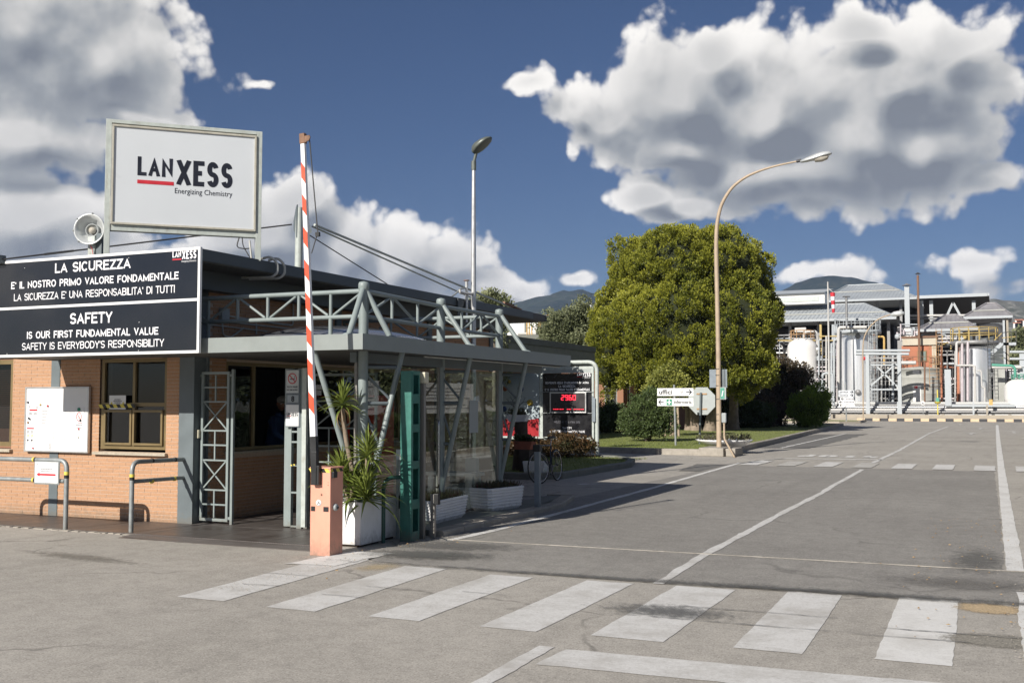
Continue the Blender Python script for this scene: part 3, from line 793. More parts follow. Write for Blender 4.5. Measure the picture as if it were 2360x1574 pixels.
# entrance floor of dark slabs with grooved ramp
def tile_mat():
    m, T, b = new_mat('dark_studded_slab')
    pos = T.n('ShaderNodeNewGeometry').outputs['Position']
    n = T.n('ShaderNodeTexNoise', {'Vector': pos, 'Scale': 1.6, 'Detail': 6.0, 'Roughness': .7}).outputs[0]
    c = T.mix(T.mr(n, .35, .7), (.075, .062, .055), (.13, .115, .105))
    r = T.n('ShaderNodeObjectInfo').outputs['Random']
    c = T.mix(T.m('MULTIPLY', r, .35), c, (.05, .045, .042))
    T.t.links.new(c, b.inputs['Base Color'])
    b.inputs['Roughness'].default_value = .42
    v = T.n('ShaderNodeTexVoronoi', {'Vector': pos, 'Scale': 28.0, 'Randomness': 0.0}).outputs[0]
    bp = T.n('ShaderNodeBump', {'Strength': .5, 'Distance': .004, 'Height': T.mr(v, .3, .45, 1, 0)})
    T.t.links.new(bp.outputs[0], b.inputs['Normal'])
    T.t.links.new(T.mr(n, .3, .7, .30, .6), b.inputs['Roughness'])
    return m
M['slab'] = tile_mat()
M['slab_joint'] = mat('slab_joint', (.03, .028, .026), .9)
floor = MB().box(-18, -7.25, 10.84, 18.2, -.05, .006).build('pavement', 'slab_joint', kind='structure')
slab_cache = {}
def slab(x0, x1, y0, y1):
    k = (round(x1 - x0, 3), round(y1 - y0, 3))
    if k not in slab_cache:
        mb = MB().box(0, x1 - x0, 0, y1 - y0, 0, .012)
        o = mb.build('slab', 'slab', floor, .002); slab_cache[k] = o.data
        o.location = (x0, y0, .004)
    else:
        o = new_obj('slab', slab_cache[k], floor); o.location = (x0, y0, .004)
for i in range(11):
    slab(-18 + i * .975, -18 + i * .975 + .967, 10.85, 12.02)
for j in range(5):
    for i in range(3):
        slab(-10.38 + i * 1.03, -10.38 + i * 1.03 + 1.022, 12.03 + j * 1.2, 12.03 + j * 1.2 + 1.19)
rm = MB()
for k in range(9):
    y = 10.50 + k * .037
    rm.box(-10.35 + max(0, (4 - k)) * .25, -7.22, y, y + .02, -.01, .010)
rm.box(-10.3, -7.22, 10.52, 10.84, -.02, .004)
rm.build('ramp_groove', 'slab', floor)
# ragged cement edge between slabs and asphalt
em = MB()
for k in range(46):
    x = -16 + k * .125 + R.uniform(0, .05)
    em.box(x, x + R.uniform(.05, .14), 10.80 - R.uniform(0, .035), 10.845, -.01, .006 + R.uniform(0, .006))
em.build('cement_edge', 'concrete', floor, kind='stuff')

# kerbs: stone by stone
def kerb(pts, parent, w=.2, h=.16, L=1.0, m='concrete', z=0.0, side=1):
    for a, b in zip(pts, pts[1:]):
        a, b = Vector(a), Vector(b); D = (b - a).length; n = max(1, round(D / L)); t = (b - a) / D
        nn = Vector((-t.y, t.x)) * side
        for i in range(n):
            p, q = a + t * (D * i / n + .006), a + t * (D * (i + 1) / n - .006)
            hh = h + R.uniform(-.006, .006); j = nn * R.uniform(-.006, .006)
            p, q = p + j, q + j
            vs = [(p.x, p.y, z - .03), (q.x, q.y, z - .03), (q.x, q.y, z + hh - .02), (p.x, p.y, z + hh - .02)]
            p1, q1 = p + nn * .02, q + nn * .02; p2, q2 = p + nn * w, q + nn * w
            vs += [(p1.x, p1.y, z + hh), (q1.x, q1.y, z + hh), (q2.x, q2.y, z + hh), (p2.x, p2.y, z + hh), (p2.x, p2.y, z - .03), (q2.x, q2.y, z - .03)]
            mb = MB().add(vs, [(0, 1, 2, 3), (3, 2, 5, 4), (4, 5, 6, 7), (7, 6, 9, 8), (8, 9, 1, 0), (0, 3, 4, 7, 8), (1, 9, 6, 5, 2)])
            mb.build('kerb_stone', m, parent)

walk = MB().add([(x, y, z) for z in (-.02, .075) for x, y in ((-7.3, 12.35), (-6.75, 12.35), (-6.75, 16), (-7.0, 17.8), (-7.3, 17.8))], [(5, 6, 7, 8, 9), (0, 1, 6, 5), (3, 4, 9, 8), (4, 0, 5, 9)]).build('sidewalk', 'concrete_grey', kind='structure')
kerb([(-6.52, 12.3), (-6.5, 14.7), (-6.52, 16.5), (-6.86, 17.9), (-7.3, 18.0)], walk, .22, .085, .62, 'concrete')

def area(name, m, poly, z, **kw):
    mb = MB(); mb.add([(x, y, z) for x, y in poly], [tuple(range(len(poly)))])
    return mb.build(name, m, kind='structure', **kw)
M['lawn'] = mat('lawn_soil', (.19, .21, .07), .95, 0, .25, 2.5, .9, 60, .4, (.15, .12, .06))
lawn1p = [(-26, 22.1), (-9.5, 22.1), (-9.08, 22.6), (-8.98, 27.2), (-9.35, 28.6), (-10.2, 29.9), (-26, 31.2)]
lawn1 = area('lawn', 'lawn', lawn1p, .10)
kerb([(-16, 21.95), (-9.45, 21.95), (-8.9, 22.5), (-8.82, 27.2), (-9.2, 28.75), (-10.1, 30.1), (-20, 31.3)], lawn1, .17, .15, .9, 'concrete_grey', side=1)
lawn2p = [(-60, 33.6), (-11.9, 34.6), (-10.4, 34.4), (-9.2, 34.6), (-8.3, 35.5), (-8.4, 44), (-9.4, 69.2), (-9.8, 77), (-60, 79)]
lawn2 = area('lawn', 'lawn', lawn2p, .12)
kerb([(-24, 33.9), (-14, 34.2), (-11.9, 34.4), (-10.2, 34.1), (-8.75, 34.1)], lawn2, .2, .2, 1.0)
kerb([(-7.75, 34.0), (-8.1, 38), (-8.35, 46), (-8.9, 58), (-9.3, 69), (-9.65, 77.5), (-12, 78.5)], lawn2, .2, .2, 1.5)
lawn3 = area('lawn', 'lawn', [(-30, 86), (-11.2, 87.5), (-9.9, 89), (-10.3, 97), (-30, 98)], .1)
kerb([(-30, 85.9), (-11.2, 87.3), (-9.8, 89), (-10.2, 97)], lawn3, .2, .16, 2.0, 'low_wall')

def blades(name, poly_fn, n, hmin, hmax, w, m, z):
    mb = MB(); rr = random.Random(5)
    vs, fs = [], []
    for _ in range(n):
        x, y = poly_fn(rr)
        a = rr.uniform(0, 2 * pi); h = rr.uniform(hmin, hmax); l = rr.uniform(0, .04)
        b = len(vs)
        vs += [(x - w * cos(a), y - w * sin(a), z), (x + w * cos(a), y + w * sin(a), z), (x + l * sin(a), y + l * cos(a), z + h)]
        fs.append((b, b + 1, b + 2))
    mb.add(vs, fs)
    return mb.build(name, m, kind='stuff', label='short mown green grass growing on the lawn', cat='grass')
def pf(rr):
    y = 34.8 + (rr.random() ** 1.6) * 36
    xr = -8.6 - max(0, (y - 40) * .03)
    return xr - rr.random() * (7 + (y - 34) * .35), y
blades('grass', pf, 60000, .02, .055, .006, 'grass', .12)
def pf1(rr):
    return rr.uniform(-14, -9.1), rr.uniform(22.2, 29.8)
blades('grass', pf1, 14000, .02, .06, .005, 'grass', .10)

# grit and dry leaves gathered along the edges
def litter(name, n, fn, smin, smax, m, label, cat, seed):
    rr = random.Random(seed); vs, fs = [], []
    for _ in range(n):
        x, y, z = fn(rr); s_ = rr.uniform(smin, smax); a = rr.uniform(0, 6.28); b = len(vs)
        for k in range(4):
            t = a + k * pi / 2; vs.append((x + cos(t) * s_ * (1 if k % 2 else .5), y + sin(t) * s_ * (1 if k % 2 else .5), z + rr.uniform(.001, s_ * .5)))
        vs.append((x, y, z + s_ * .7)); fs += [(b + k, b + (k + 1) % 4, b + 4) for k in range(4)]
    MB().add(vs, fs).build(name, m, None, kind='stuff', label=label, cat=cat)
litter('grit', 2600, lambda r: (r.choice((-6.48, .28)) + r.gauss(0, .12) + (.0 if r.random() < .8 else r.uniform(-.4, .4)), 8.0 + 12 * r.random() ** 1.5, .013), .003, .010, 'concrete', 'fine grit scattered along the road edges', 'grit', 3)
litter('dry_leaves', 130, lambda r: (r.choice((-6.45, -.1, -.5)) + r.gauss(0, .25), 8.5 + r.random() * 9, .013), .010, .022, 'yucca_dry', 'small dry leaves scattered on the asphalt near the edges', 'leaves', 4)
# ------------------------------------------------------------------ gatehouse
gh = thing('gatehouse', (-12.5, 14, 0), 'orange brick gatehouse with bronze windows under a dark overhanging flat roof', 'gatehouse')
YW = 12.10                                    # face of the front wall
# mortar core with openings (front wall in strips around the windows)
W1, W2 = (-15.6, -14.08, 1.0, 2.40), (-12.26, -10.97, 1.0, 2.38)
mb = MB()
mb.box(-18, W1[0], YW + .004, YW + .25, 0, 2.42); mb.box(W1[0], W1[1], YW + .004, YW + .25, 0, W1[2])
mb.box(W1[1], W2[0], YW + .004, YW + .25, 0, 2.42); mb.box(W2[0], W2[1], YW + .004, YW + .25, 0, W2[2])
mb.box(W2[1], -10.70, YW + .004, YW + .25, 0, 2.42)
mb.build('wall', 'mortar', gh)
bw, bh, jt = .245, .0455, .0075
bmeshes = []
for k in range(3):
    b_ = MB().box(0, bw - jt, 0, .03, 0, bh); o = b_.build('brick', 'brick', gh, .0015); bmeshes.append(o.data); bpy.data.objects.remove(o)
cells = []
row = 0; z = .004
while z < 2.40:
    x = -16.0 + (bw / 2 if row % 2 else 0)
    while x < -10.72:
        x0, x1 = x, x + bw - jt
        for wx0, wx1, wz0, wz1 in (W1, W2, (-13.25, -13.07, -1, 3), (-10.70, -10, -1, 3)):
            if z + bh > wz0 and z < wz1:
                if x0 < wx0 < x1: x1 = wx0
                elif x0 < wx1 < x1: x0 = wx1
                elif x0 >= wx0 and x1 <= wx1: x1 = x0
        if x1 - x0 > .03:
            cells.append((x0, x1, z))
        x += bw
    z += bh + jt; row += 1
cells.sort(key=lambda c: (c[0] + 10.7) ** 2 * .6 + (c[2] - 1.3) ** 2 if c[0] > -14.6 else 99)
full = 0; rest = MB()
orgx = gh.location
for (x0, x1, z) in cells:
    j = R.uniform(-.0012, .0012)
    if full < 300:
        full += 1
        if abs((x1 - x0) - (bw - jt)) < .002:
            o = new_obj('brick', R.choice(bmeshes), gh)
            o.location = Vector((x0, YW + j, z))            # brick meshes were built about the gatehouse origin
        else:
            MB().box(x0, x1, YW + j, YW + .03, z, z + bh).build('brick', 'brick', gh, .0015)
    else:
        rest.box(x0, x1, YW + j, YW + .03, z, z + bh)
rest.build('brick', 'brick', gh, kind='stuff')
# steel posts of the wall
box('wall_post', 'col_grey', gh, -13.25, -13.07, YW - .01, YW + .2, 0, 2.40)
box('corner_post', 'col_grey', gh, -10.70, -10.43, YW - .04, YW + .22, 0, 2.42, .006)
# side wall facing the entrance (dado, window band, upper wall)
XS = -10.42
mb = MB()
mb.box(XS - .25, XS - .012, 12.34, 22.0, 0, .96); mb.box(XS - .25, XS - .012, 12.34, 22.0, 2.34, 3.55)
mb.box(XS - .25, XS - .012, 17.9, 22.0, .96, 2.34); mb.box(XS - .25, XS - .012, 12.34, 12.75, .96, 2.34)
mb.build('wall', 'mortar', gh)
sb = MB(); z = .004; row = 0
while z < 3.5:
    y = 12.32 + (bw / 2 if row % 2 else 0)
    lim = [(12.34, 22.0)] if (z < .9 or z > 2.4) else [(12.34, 12.75), (17.9, 22.0)]
    while y < 22:
        for a, b_ in lim:
            y0, y1 = max(a, y), min(b_, y + bw - jt)
            if y1 - y0 > .03: sb.box(XS - .03, XS + R.uniform(-.002, .002), y0, y1, z, z + bh)
        y += bw
    z += bh + jt; row += 1
sb.build('brick', 'brick', gh, kind='stuff')
box('corner_post', 'col_grey', gh, XS - .2, XS + .03, 12.30, 12.34, 0, 2.42)
for y in (15.6, 18.9, 21.8):
    box('wall_post', 'col_grey', gh, XS - .1, XS + .04, y, y + .16, 2.42, 3.55)
# counter sill
box('counter', 'travertine', gh, XS - .2, XS + .12, 12.72, 17.9, .965, 1.0, .006)
# windows of the entrance side: bronze frames, one leaf slid open before the guard
def window(x0, x1, z0, z1, y, plane='Y', mull=(), rail=(), t=.05, d=.07, glassm='glass_dark', skip=(), name='window', parent=gh):
    """frame + panes in the plane y (or x)"""
    def bx(mb, a0, a1, b0, b1, c0=0.0, c1=d):
        if plane == 'Y': mb.box(a0, a1, y + c0, y + c1, b0, b1)
        else: mb.box(y - c1, y - c0, a0, a1, b0, b1)
    f = MB()
    bx(f, x0, x1, z0, z0 + t); bx(f, x0, x1, z1 - t, z1); bx(f, x0, x0 + t, z0 + t, z1 - t); bx(f, x1 - t, x1, z0 + t, z1 - t)
    for r in rail: bx(f, x0 + t, x1 - t, r - t / 2, r + t / 2)
    zs = [z0 + t] + [v for r in rail for v in (r - t / 2, r + t / 2)] + [z1 - t]
    xs = [x0 + t] + [v for m_ in mull for v in (m_ - t * .45, m_ + t * .45)] + [x1 - t]
    for m_ in mull:
        for k in range(0, len(zs), 2): bx(f, m_ - t * .45, m_ + t * .45, zs[k], zs[k + 1])
    fo = f.build(name, 'bronze', parent, .003)
    n = 0
    for a in range(0, len(xs), 2):
        for b_ in range(0, len(zs), 2):
            n += 1
            if n - 1 in skip: continue
            g = MB(); bx(g, xs[a], xs[a + 1], zs[b_], zs[b_ + 1], d * .5, d * .5 + .006)
            g.build('pane', glassm, fo)
    return fo
w2 = window(W2[0] + .02, W2[1], W2[2] + .04, W2[3], YW + .02, mull=(-11.61,), rail=(1.70,), t=.055)
# sliding leaves of the lower half
for k, (a, b_) in enumerate(((-12.16, -11.62), (-11.60, -11.03))):
    f = MB(); z0, z1, t = 1.10, 1.62, .035; y0, y1 = YW - .012 + .0 * k, YW + .018
    f.box(a, b_, y0, y1, z0, z0 + t); f.box(a, b_, y0, y1, z1 - t, z1); f.box(a, a + t, y0, y1, z0 + t, z1 - t); f.box(b_ - t, b_, y0, y1, z0 + t, z1 - t)
    f.build('sliding_leaf', 'bronze', w2, .003)
box('sill', 'travertine', gh, -12.33, -10.93, YW - .06, YW + .1, .955, .995, .004)
w1 = window(W1[0], W1[1], W1[2] + .04, W1[3], YW + .02, rail=(), t=.07)
bl = MB()
for k in range(30):
    bl.box(-15.5, -14.2, YW + .11, YW + .13, 1.32 + k * .034, 1.345 + k * .034)
bl.build('blind', mat('green_blind', (.06, .10, .07), .7), w1)
box('sill', 'travertine', gh, -15.7, -14.05, YW - .06, YW + .1, .955, .995, .004)
ws = window(12.76, 17.88, 1.0, 2.34, XS - .02, 'X', mull=(13.44, 14.75, 15.9, 16.9), t=.055, skip=(1,))
# roof of the gatehouse, canopy-side fascia and ribbed soffit
RZ0, RZ1 = 3.60, 3.76
rf = MB().box(-18, -9.52, 11.06, 23.0, RZ0 + .02, RZ1 - .01).build('roof', 'membrane', gh)
box('fascia', 'roof_fascia', rf, -9.52, -9.50, 11.05, 22.2, RZ0, RZ1, .003)
box('fascia', 'roof_fascia', rf, -18, -9.50, 11.03, 11.05, RZ0, RZ1, .003)
box('fascia', 'roof_fascia', rf, -18, -9.50, 23.0, 23.02, RZ0, RZ1, .003)
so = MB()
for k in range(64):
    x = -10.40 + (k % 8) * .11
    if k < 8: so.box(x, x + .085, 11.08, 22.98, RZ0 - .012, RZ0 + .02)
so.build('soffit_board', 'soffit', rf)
box('roof_beam', 'roof_fascia', rf, -10.3, -10.1, 11.1, 21.6, RZ0 - .28, RZ0 - .014)
box('roof_beam', 'roof_fascia', rf, -12, -10.35, 21.55, 21.75, RZ0 - .28, RZ0 - .014)
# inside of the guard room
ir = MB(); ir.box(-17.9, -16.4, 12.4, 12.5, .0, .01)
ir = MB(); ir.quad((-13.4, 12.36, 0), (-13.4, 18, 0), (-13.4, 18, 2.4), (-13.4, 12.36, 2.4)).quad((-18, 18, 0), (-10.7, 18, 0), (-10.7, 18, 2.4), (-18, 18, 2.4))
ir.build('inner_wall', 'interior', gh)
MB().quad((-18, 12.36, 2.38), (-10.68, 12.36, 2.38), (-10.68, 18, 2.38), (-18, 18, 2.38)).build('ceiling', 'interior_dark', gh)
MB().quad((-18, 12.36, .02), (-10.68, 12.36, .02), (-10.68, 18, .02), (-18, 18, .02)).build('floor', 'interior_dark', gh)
box('wall_band', 'roof_fascia', gh, -18, -10.43, YW - .02, YW + .24, 2.42, 3.6)
# pipes and cables fixed to the upper side wall
for pts, r in ((((XS + .03, 12.5, 3.02), (XS + .03, 14.0, 2.98), (XS + .03, 14.35, 2.98), (XS + .03, 14.35, 3.5)), .014), (((XS + .03, 12.4, 2.93), (XS + .03, 17.5, 2.90), (XS + .03, 17.6, 2.75)), .012),
               (((XS + .03, 13.4, 2.95), (XS + .03, 13.42, 2.45)), .014), (((XS + .03, 12.3, 2.86), (XS + .03, 16.5, 2.80)), .009), (((XS + .03, 12.6, 2.98), (XS + .03, 12.62, 2.72), (XS + .03, 12.8, 2.70), (XS + .03, 13.1, 2.86)), .012)):
    tube('conduit', 'conduit', gh, bend(pts, .06), r, 6)
box('junction_box', 'grey_plastic', gh, XS, XS + .07, 12.55, 12.72, 2.93, 3.12)
# white flexible conduits hooked over the roof edge
for dy in (0, .17):
    tube('roof_conduit', 'conduit', gh, bend([(-9.62, 12.50 + dy, 3.80), (-9.47, 12.52 + dy, 3.83), (-9.42, 12.62 + dy, 3.74), (-9.42, 12.62 + dy, 3.60), (-9.50, 12.60 + dy, 3.54), (-10.0, 12.55 + dy, 3.55)], .08, 6), .019, 8)

# red vending machine in the lobby
vm = thing('vending_machine', (-10.05, 16.2, 0), 'red vending machine at the back of the entrance lobby', 'vending machine')
box('cabinet', 'vending', vm, -10.35, -9.75, 15.9, 16.5, .02, 1.85, .01)
box('display', 'black', vm, -10.28, -9.95, 15.885, 15.90, .75, 1.6)
box('header', 'white', vm, -10.33, -9.77, 15.885, 15.90, 1.65, 1.82)
box('tray', 'grey_plastic', vm, -10.25, -9.9, 15.885, 15.90, .35, .55)

# ------------------------------------------------------------------ entrance canopy
cp = thing('entrance_canopy', (-9, 14, 0), 'grey steel canopy with tubular truss frame over the gate passage', 'canopy')
CX, CY0, CY1, CZ0, CZ1 = -6.85, 10.85, 17.7, 2.365, 2.555
box('fascia', 'fascia', cp, -13.1, CX, CY0, CY0 + .012, CZ0, CZ1, .002)
fr = MB().box(CX - .012, CX, CY0 + .013, CY1, CZ0, CZ1).build('fascia', 'fascia', cp)
box('fascia', 'fascia', cp, -10.4, CX - .013, CY1 - .012, CY1, CZ0, CZ1, .002)
box('fascia', 'fascia', cp, -13.112, -13.10, CY0, YW, CZ0, CZ1, .002)
MB().box(-13.09, CX - .015, CY0 + .015, CY1 - .015, CZ1 - .06, CZ1 - .03).build('canopy_roof', 'membrane', cp)
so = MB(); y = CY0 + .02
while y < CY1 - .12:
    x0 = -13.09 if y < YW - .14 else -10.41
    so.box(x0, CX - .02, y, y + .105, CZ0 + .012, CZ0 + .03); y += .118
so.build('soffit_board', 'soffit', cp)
# low translucent dome
dm = MB(); prof = [(2.35, 0), (2.3, .06), (2.0, .18), (1.5, .30), (.9, .39), (.3, .43), (0, .44)]
cx_, cy_ = -8.75, 13.2
vs = []; fs = []; seg = 32
for i, (r, z) in enumerate(prof):
    for k in range(seg):
        a = 2 * pi * k / seg
        vs.append((cx_ + min(1.35, r * .62) * cos(a) * 1.0, cy_ + r * .72 * sin(a), CZ1 - .03 + z * .72))
for i in range(len(prof) - 1):
    for k in range(seg):
        fs.append((i * seg + k, i * seg + (k + 1) % seg, (i + 1) * seg + (k + 1) % seg, (i + 1) * seg + k))
dm.add(vs, fs, True)
dm.build('skylight_dome', mat('smoked_dome_plastic', (.16, .165, .18), .12, 0, .1, 2, coat=.6), cp)
for a in (20, 60, 100, 140, 200, 250, 300, 340):
    a = radians(a); p = Vector((cx_ + 1.37 * cos(a), cy_ + 1.7 * sin(a), CZ1 - .02))
    MB().box(p.x - .03, p.x + .03, p.y - .03, p.y + .03, p.z, p.z + .02).build('dome_clip', 'steel_bright', cp)
# truss frame: posts, chords, raking struts
PX_ = -7.40; PT, CHT, CHB = 3.26, 3.14, 2.82
cols = (11.50, 13.85, 15.88)
post_r = .062
def post(x, y, top=PT, foot=0.0, r=post_r, parent=cp):
    mb = MB(); mb.lathe([(r, foot), (r, top - .12), (r, top - .11), (r * 1.02, top - .10)], (x, y, 0), 18)
    o = mb.build('post', 'frame_grey', parent)
    MB().lathe([(r * .98, 0), (r * 1.12, .01), (r * 1.12, .075), (r * .95, .10), (0, .115)], (x, y, top - .11), 18).build('post_cap', 'frame_grey', o)
    return o
def foot_plate(p, parent=cp):
    MB().lathe([(.085, 0), (.08, .012), (.05, .03)], p, 14).build('strut_foot', 'frame_grey', parent)
XC1 = -7.25
for y in cols:
    px_ = XC1 if y < 12 else PX_
    post(px_, y)
    tube('strut', 'frame_grey', cp, [(px_, y, PT - .06), (CX - .07, y + (.12 if y < 12 else 0), CZ1 - .02)], .037, 12)
    foot_plate((CX - .07, y + (.12 if y < 12 else 0), CZ1 - .012))
    tube('strut', 'frame_grey', cp, [(CX - .08, y + (.42 if y < 12 else .02), CZ0 + .01), (PX_ + .03 + (.2 if y < 12 else 0), y, .52)], .036, 12)
    tube('strut', 'col_grey', cp, [(PX_ - .03, y + .01, CZ0), (PX_ - .75, y + .35, .1)], .036, 12) if False else None
# front struts of the corner post
tube('strut', 'frame_grey', cp, [(XC1, 11.50, PT - .06), (-7.10, 10.93, CZ1 - .02)], .037, 12)
foot_plate((-7.10, 10.93, CZ1 - .012))
tube('strut', 'frame_grey', cp, [(-7.60, 10.93, CZ0 + .01), (XC1 - .03, 11.48, .52)], .036, 12)
# front, right and back trusses
def truss(a, b, ncell, r=.031, rd=.018, rv=.022, first=0, flip=0, chords=True, drop=()):
    a, b = Vector(a), Vector(b)
    zt, zb = CHT, CHB
    A, B = Vector((a.x, a.y, zt)), Vector((b.x, b.y, zt))
    C_, D = Vector((a.x, a.y, zb)), Vector((b.x, b.y, zb))
    tube('top_chord', 'frame_grey', cp, [A, B], r, 12)
    tube('bottom_chord', 'frame_grey', cp, [C_, D], r * .92, 12)
    for i in range(ncell + 1):
        t = i / ncell
        p, q = A.lerp(B, t), C_.lerp(D, t)
        if 0 < i < ncell:
            tube('upright', 'frame_grey', cp, [p, q], rv, 8)
        if i in drop:
            tube('upright', 'frame_grey', cp, [q, Vector((q.x, q.y, CZ1 - .03))], rv * 1.25, 10)
        if i < ncell:
            t2 = (i + 1) / ncell
            if (i + flip) % 2 == 0: p0, p1 = A.lerp(B, t), C_.lerp(D, t2)
            else: p0, p1 = C_.lerp(D, t), A.lerp(B, t2)
            dd = (p1 - p0).normalized() * .05
            tube('diagonal', 'frame_grey', cp, [p0 + dd, p1 - dd], rd, 8)
truss((-11.2, 11.50), (XC1, 11.50), 8, flip=0, drop=(3, 7))
truss((XC1, 11.50), (PX_, 13.85), 3, flip=1)
truss((PX_, 13.85), (PX_, 15.88), 3, flip=0)
truss((-11.0, 15.88), (PX_, 15.88), 7, flip=1, drop=(4,))
post(-9.25, 17.2, 2.4)
# inner row of posts and cross rails under the canopy
for y in cols:
    s_a = Vector((PX_ + .03 + (.2 if y < 12 else 0), y, .52)); s_b = Vector((CX - .08, y + (.42 if y < 12 else .02), CZ0 + .01)); px_ = XC1 if y < 12 else PX_
    def on_strut(z): return s_a.lerp(s_b, (z - .52) / (CZ0 + .01 - .52))
    for z_ in (2.18, 1.72, 1.13): tube('rail', 'col_grey', cp, [(px_, y, z_), on_strut(z_)], .024, 8)
    tube('brace', 'col_grey', cp, [(px_, y, 2.12), on_strut(1.76)], .018, 8)
    tube('brace', 'col_grey', cp, [(px_, y, 1.68), on_strut(1.17)], .018, 8)
box('beam', 'col_grey', cp, PX_ - .05, PX_ + .05, 11.5, 17.6, 2.24, CZ0 + .005)
# conduit along the soffit
tube('conduit', 'conduit', cp, [(-6.98, 12.6, CZ0 - .02), (-6.98, 17.5, CZ0 - .02)], .010, 6)

# glazed screen between the posts
gs = thing('glass_screen', (-7.4, 14, 0), 'clear glazed screen standing between the canopy posts beside the road', 'glass screen')
ya = [11.56, 13.79, 13.91, 15.82]
for a, b_ in ((11.56, 13.79), (13.91, 15.82)):
    MB().box(PX_ - .004, PX_ + .004, a + .03, b_ - .03, .10, 2.22).build('pane', 'glass', gs)
    for yy in (a, b_ - .03):
        box('frame', 'alu_brown', gs, PX_ - .02, PX_ + .02, yy, yy + .03, .08, 2.24, .003)
    box('frame', 'alu_brown', gs, PX_ - .02, PX_ + .02, a + .03, b_ - .03, .075, .10, .003)
MB().box(-9.2, PX_ - .05, 15.98, 15.988, .10, 2.22).build('pane', 'glass', gs)
box('frame', 'alu_brown', gs, -9.24, -9.2, 15.96, 16.0, .0, 2.24, .003)
# tall glass door edge with its curved handle
hb = tube('door_handle', 'chrome', gs, bend([(PX_ + .05, 13.62, 1.48), (PX_ + .16, 13.50, 1.48), (PX_ + .16, 13.50, .52), (PX_ + .05, 13.62, .52)], .12, 6), .012, 8)
box('poster', 'sign_back', gs, PX_ + .006, PX_ + .010, 14.78, 15.08, 1.26, 1.76)
# white slatted seat and white bench inside the screen, seen through the glass
bn = thing('bench', (-7.95, 15.45, 0), 'white wooden bench inside the glazed waiting area', 'bench')
for k in range(3):
    box('seat_board', 'white', bn, -8.45, -7.52, 15.25 + k * .12, 15.35 + k * .12, .56, .61)
for x in (-8.35, -7.62):
    MB().bar((x, 15.26, .0), (x, 15.31, .56), .07, .06).bar((x, 15.60, 0), (x, 15.55, .56), .07, .06).build('leg', 'white', bn)
wbx = thing('white_box', (-7.82, 15.74, 0), 'plain white upright box behind the white bench', 'box')
box('body', 'white', wbx, -7.92, -7.72, 15.68, 15.80, 0.02, .82, .01)
# ------------------------------------------------------------------ boards and signs of the gatehouse
def frame_rect(mb, x0, x1, z0, z1, y0, y1, t):
    mb.box(x0, x1, y0, y1, z0, z0 + t); mb.box(x0, x1, y0, y1, z1 - t, z1)
    mb.box(x0, x0 + t, y0, y1, z0 + t, z1 - t); mb.box(x1 - t, x1, y0, y1, z0 + t, z1 - t)
# bilingual safety board fixed before the fascia
sx0, sx1, sz0, sz1, sy = -13.25, -9.20, 2.36, 3.715, 10.72
sb_ = thing('safety_board', (sx0, sy, sz0), 'long black safety board with white Italian and English lettering on the gatehouse front', 'sign')
box('panel', 'black_panel', sb_, sx0 + .002, sx1 - .002, sy, sy + .03, sz0 + .002, sz1 - .002, 0)
f = MB(); frame_rect(f, sx0, sx1, sz0, sz1, sy - .008, sy + .034, .035); f.box(sx0 + .035, sx1 - .035, sy - .004, sy + .01, 3.025, 3.06)
f.build('frame', 'white', sb_, .001)
yl = sy - .003
def line(s, x0, x1, z0, z1, bold):
    text(s, (x0, yl, z0), X_, Z_, x1 - x0, z1 - z0, 'txt_white', sb_, bold=bold, depth=.001)
line('LA SICUREZZA', -11.72, -10.36, 3.50, 3.635, .028)
line("E' IL NOSTRO PRIMO VALORE FONDAMENTALE", -12.55, -9.55, 3.315, 3.415, .022)
line("LA SICUREZZA E' UNA RESPONSABILITA' DI TUTTI", -12.49, -9.61, 3.145, 3.245, .002)
line('SAFETY', -11.42, -10.66, 2.79, 2.94, .028)
line('IS OUR FIRST FUNDAMENTAL VALUE', -12.22, -9.87, 2.61, 2.71, .022)
line("SAFETY IS EVERYBODY'S RESPONSIBILITY", -12.31, -9.77, 2.455, 2.555, .002)
company_mark((-9.655, yl - .001, 3.565), X_, Z_, .39, sb_, 'txt_white', 'red')
for x, z in ((-11.7, 3.62), (-10.4, 3.64), (-12.3, 3.6), (-11.8, 2.72), (-10.2, 2.78), (-12.6, 2.41), (-10.2, 2.41), (-10.35, 3.33)):
    MB().lathe([(.008, 0), (.006, .004), (0, .005)], (x, sy - .001, z), 8, ax=(0, -1, 0)).build('screw', 'steel_bright', sb_)

# company billboard on the roof, seen at an angle
p0, p1 = Vector((-11.00, 10.87, 0)), Vector((-9.50, 12.33, 0))
U = (p1 - p0).normalized(); N = U.cross(Z_)          # N faces the road
Lb = (p1 - p0).length
bb = thing('roof_billboard', (-10.25, 11.6, 3.75), 'white company billboard with dark letters and red bar standing on the gatehouse roof', 'billboard')
def ub(mb, u0, u1, z0, z1, n0, n1, mi=0):
    c = p0 + U * (u0 + u1) / 2 + N * (n0 + n1) / 2 + Z_ * (z0 + z1) / 2
    mb.obox(c, (u1 - u0, z1 - z0, n1 - n0), U, Z_, N, mi); return mb
f = MB()
ub(f, 0, .075, 3.74, 5.60, -.10, .03); ub(f, Lb - .075, Lb, 3.74, 5.60, -.10, .03)
ub(f, .075, Lb - .075, 4.07, 4.155, -.10, .02); ub(f, .075, Lb - .075, 5.55, 5.60, -.10, .03)
f.build('support_frame', 'white_frame', bb, .004)
f = MB()
t = .028
ub(f, .08, Lb - .08, 4.155, 4.155 + t, -.06, .055); ub(f, .08, Lb - .08, 5.53 - t, 5.53, -.06, .055)
ub(f, .08, .08 + t, 4.155 + t, 5.53 - t, -.06, .055); ub(f, Lb - .08 - t, Lb - .08, 4.155 + t, 5.53 - t, -.06, .055)
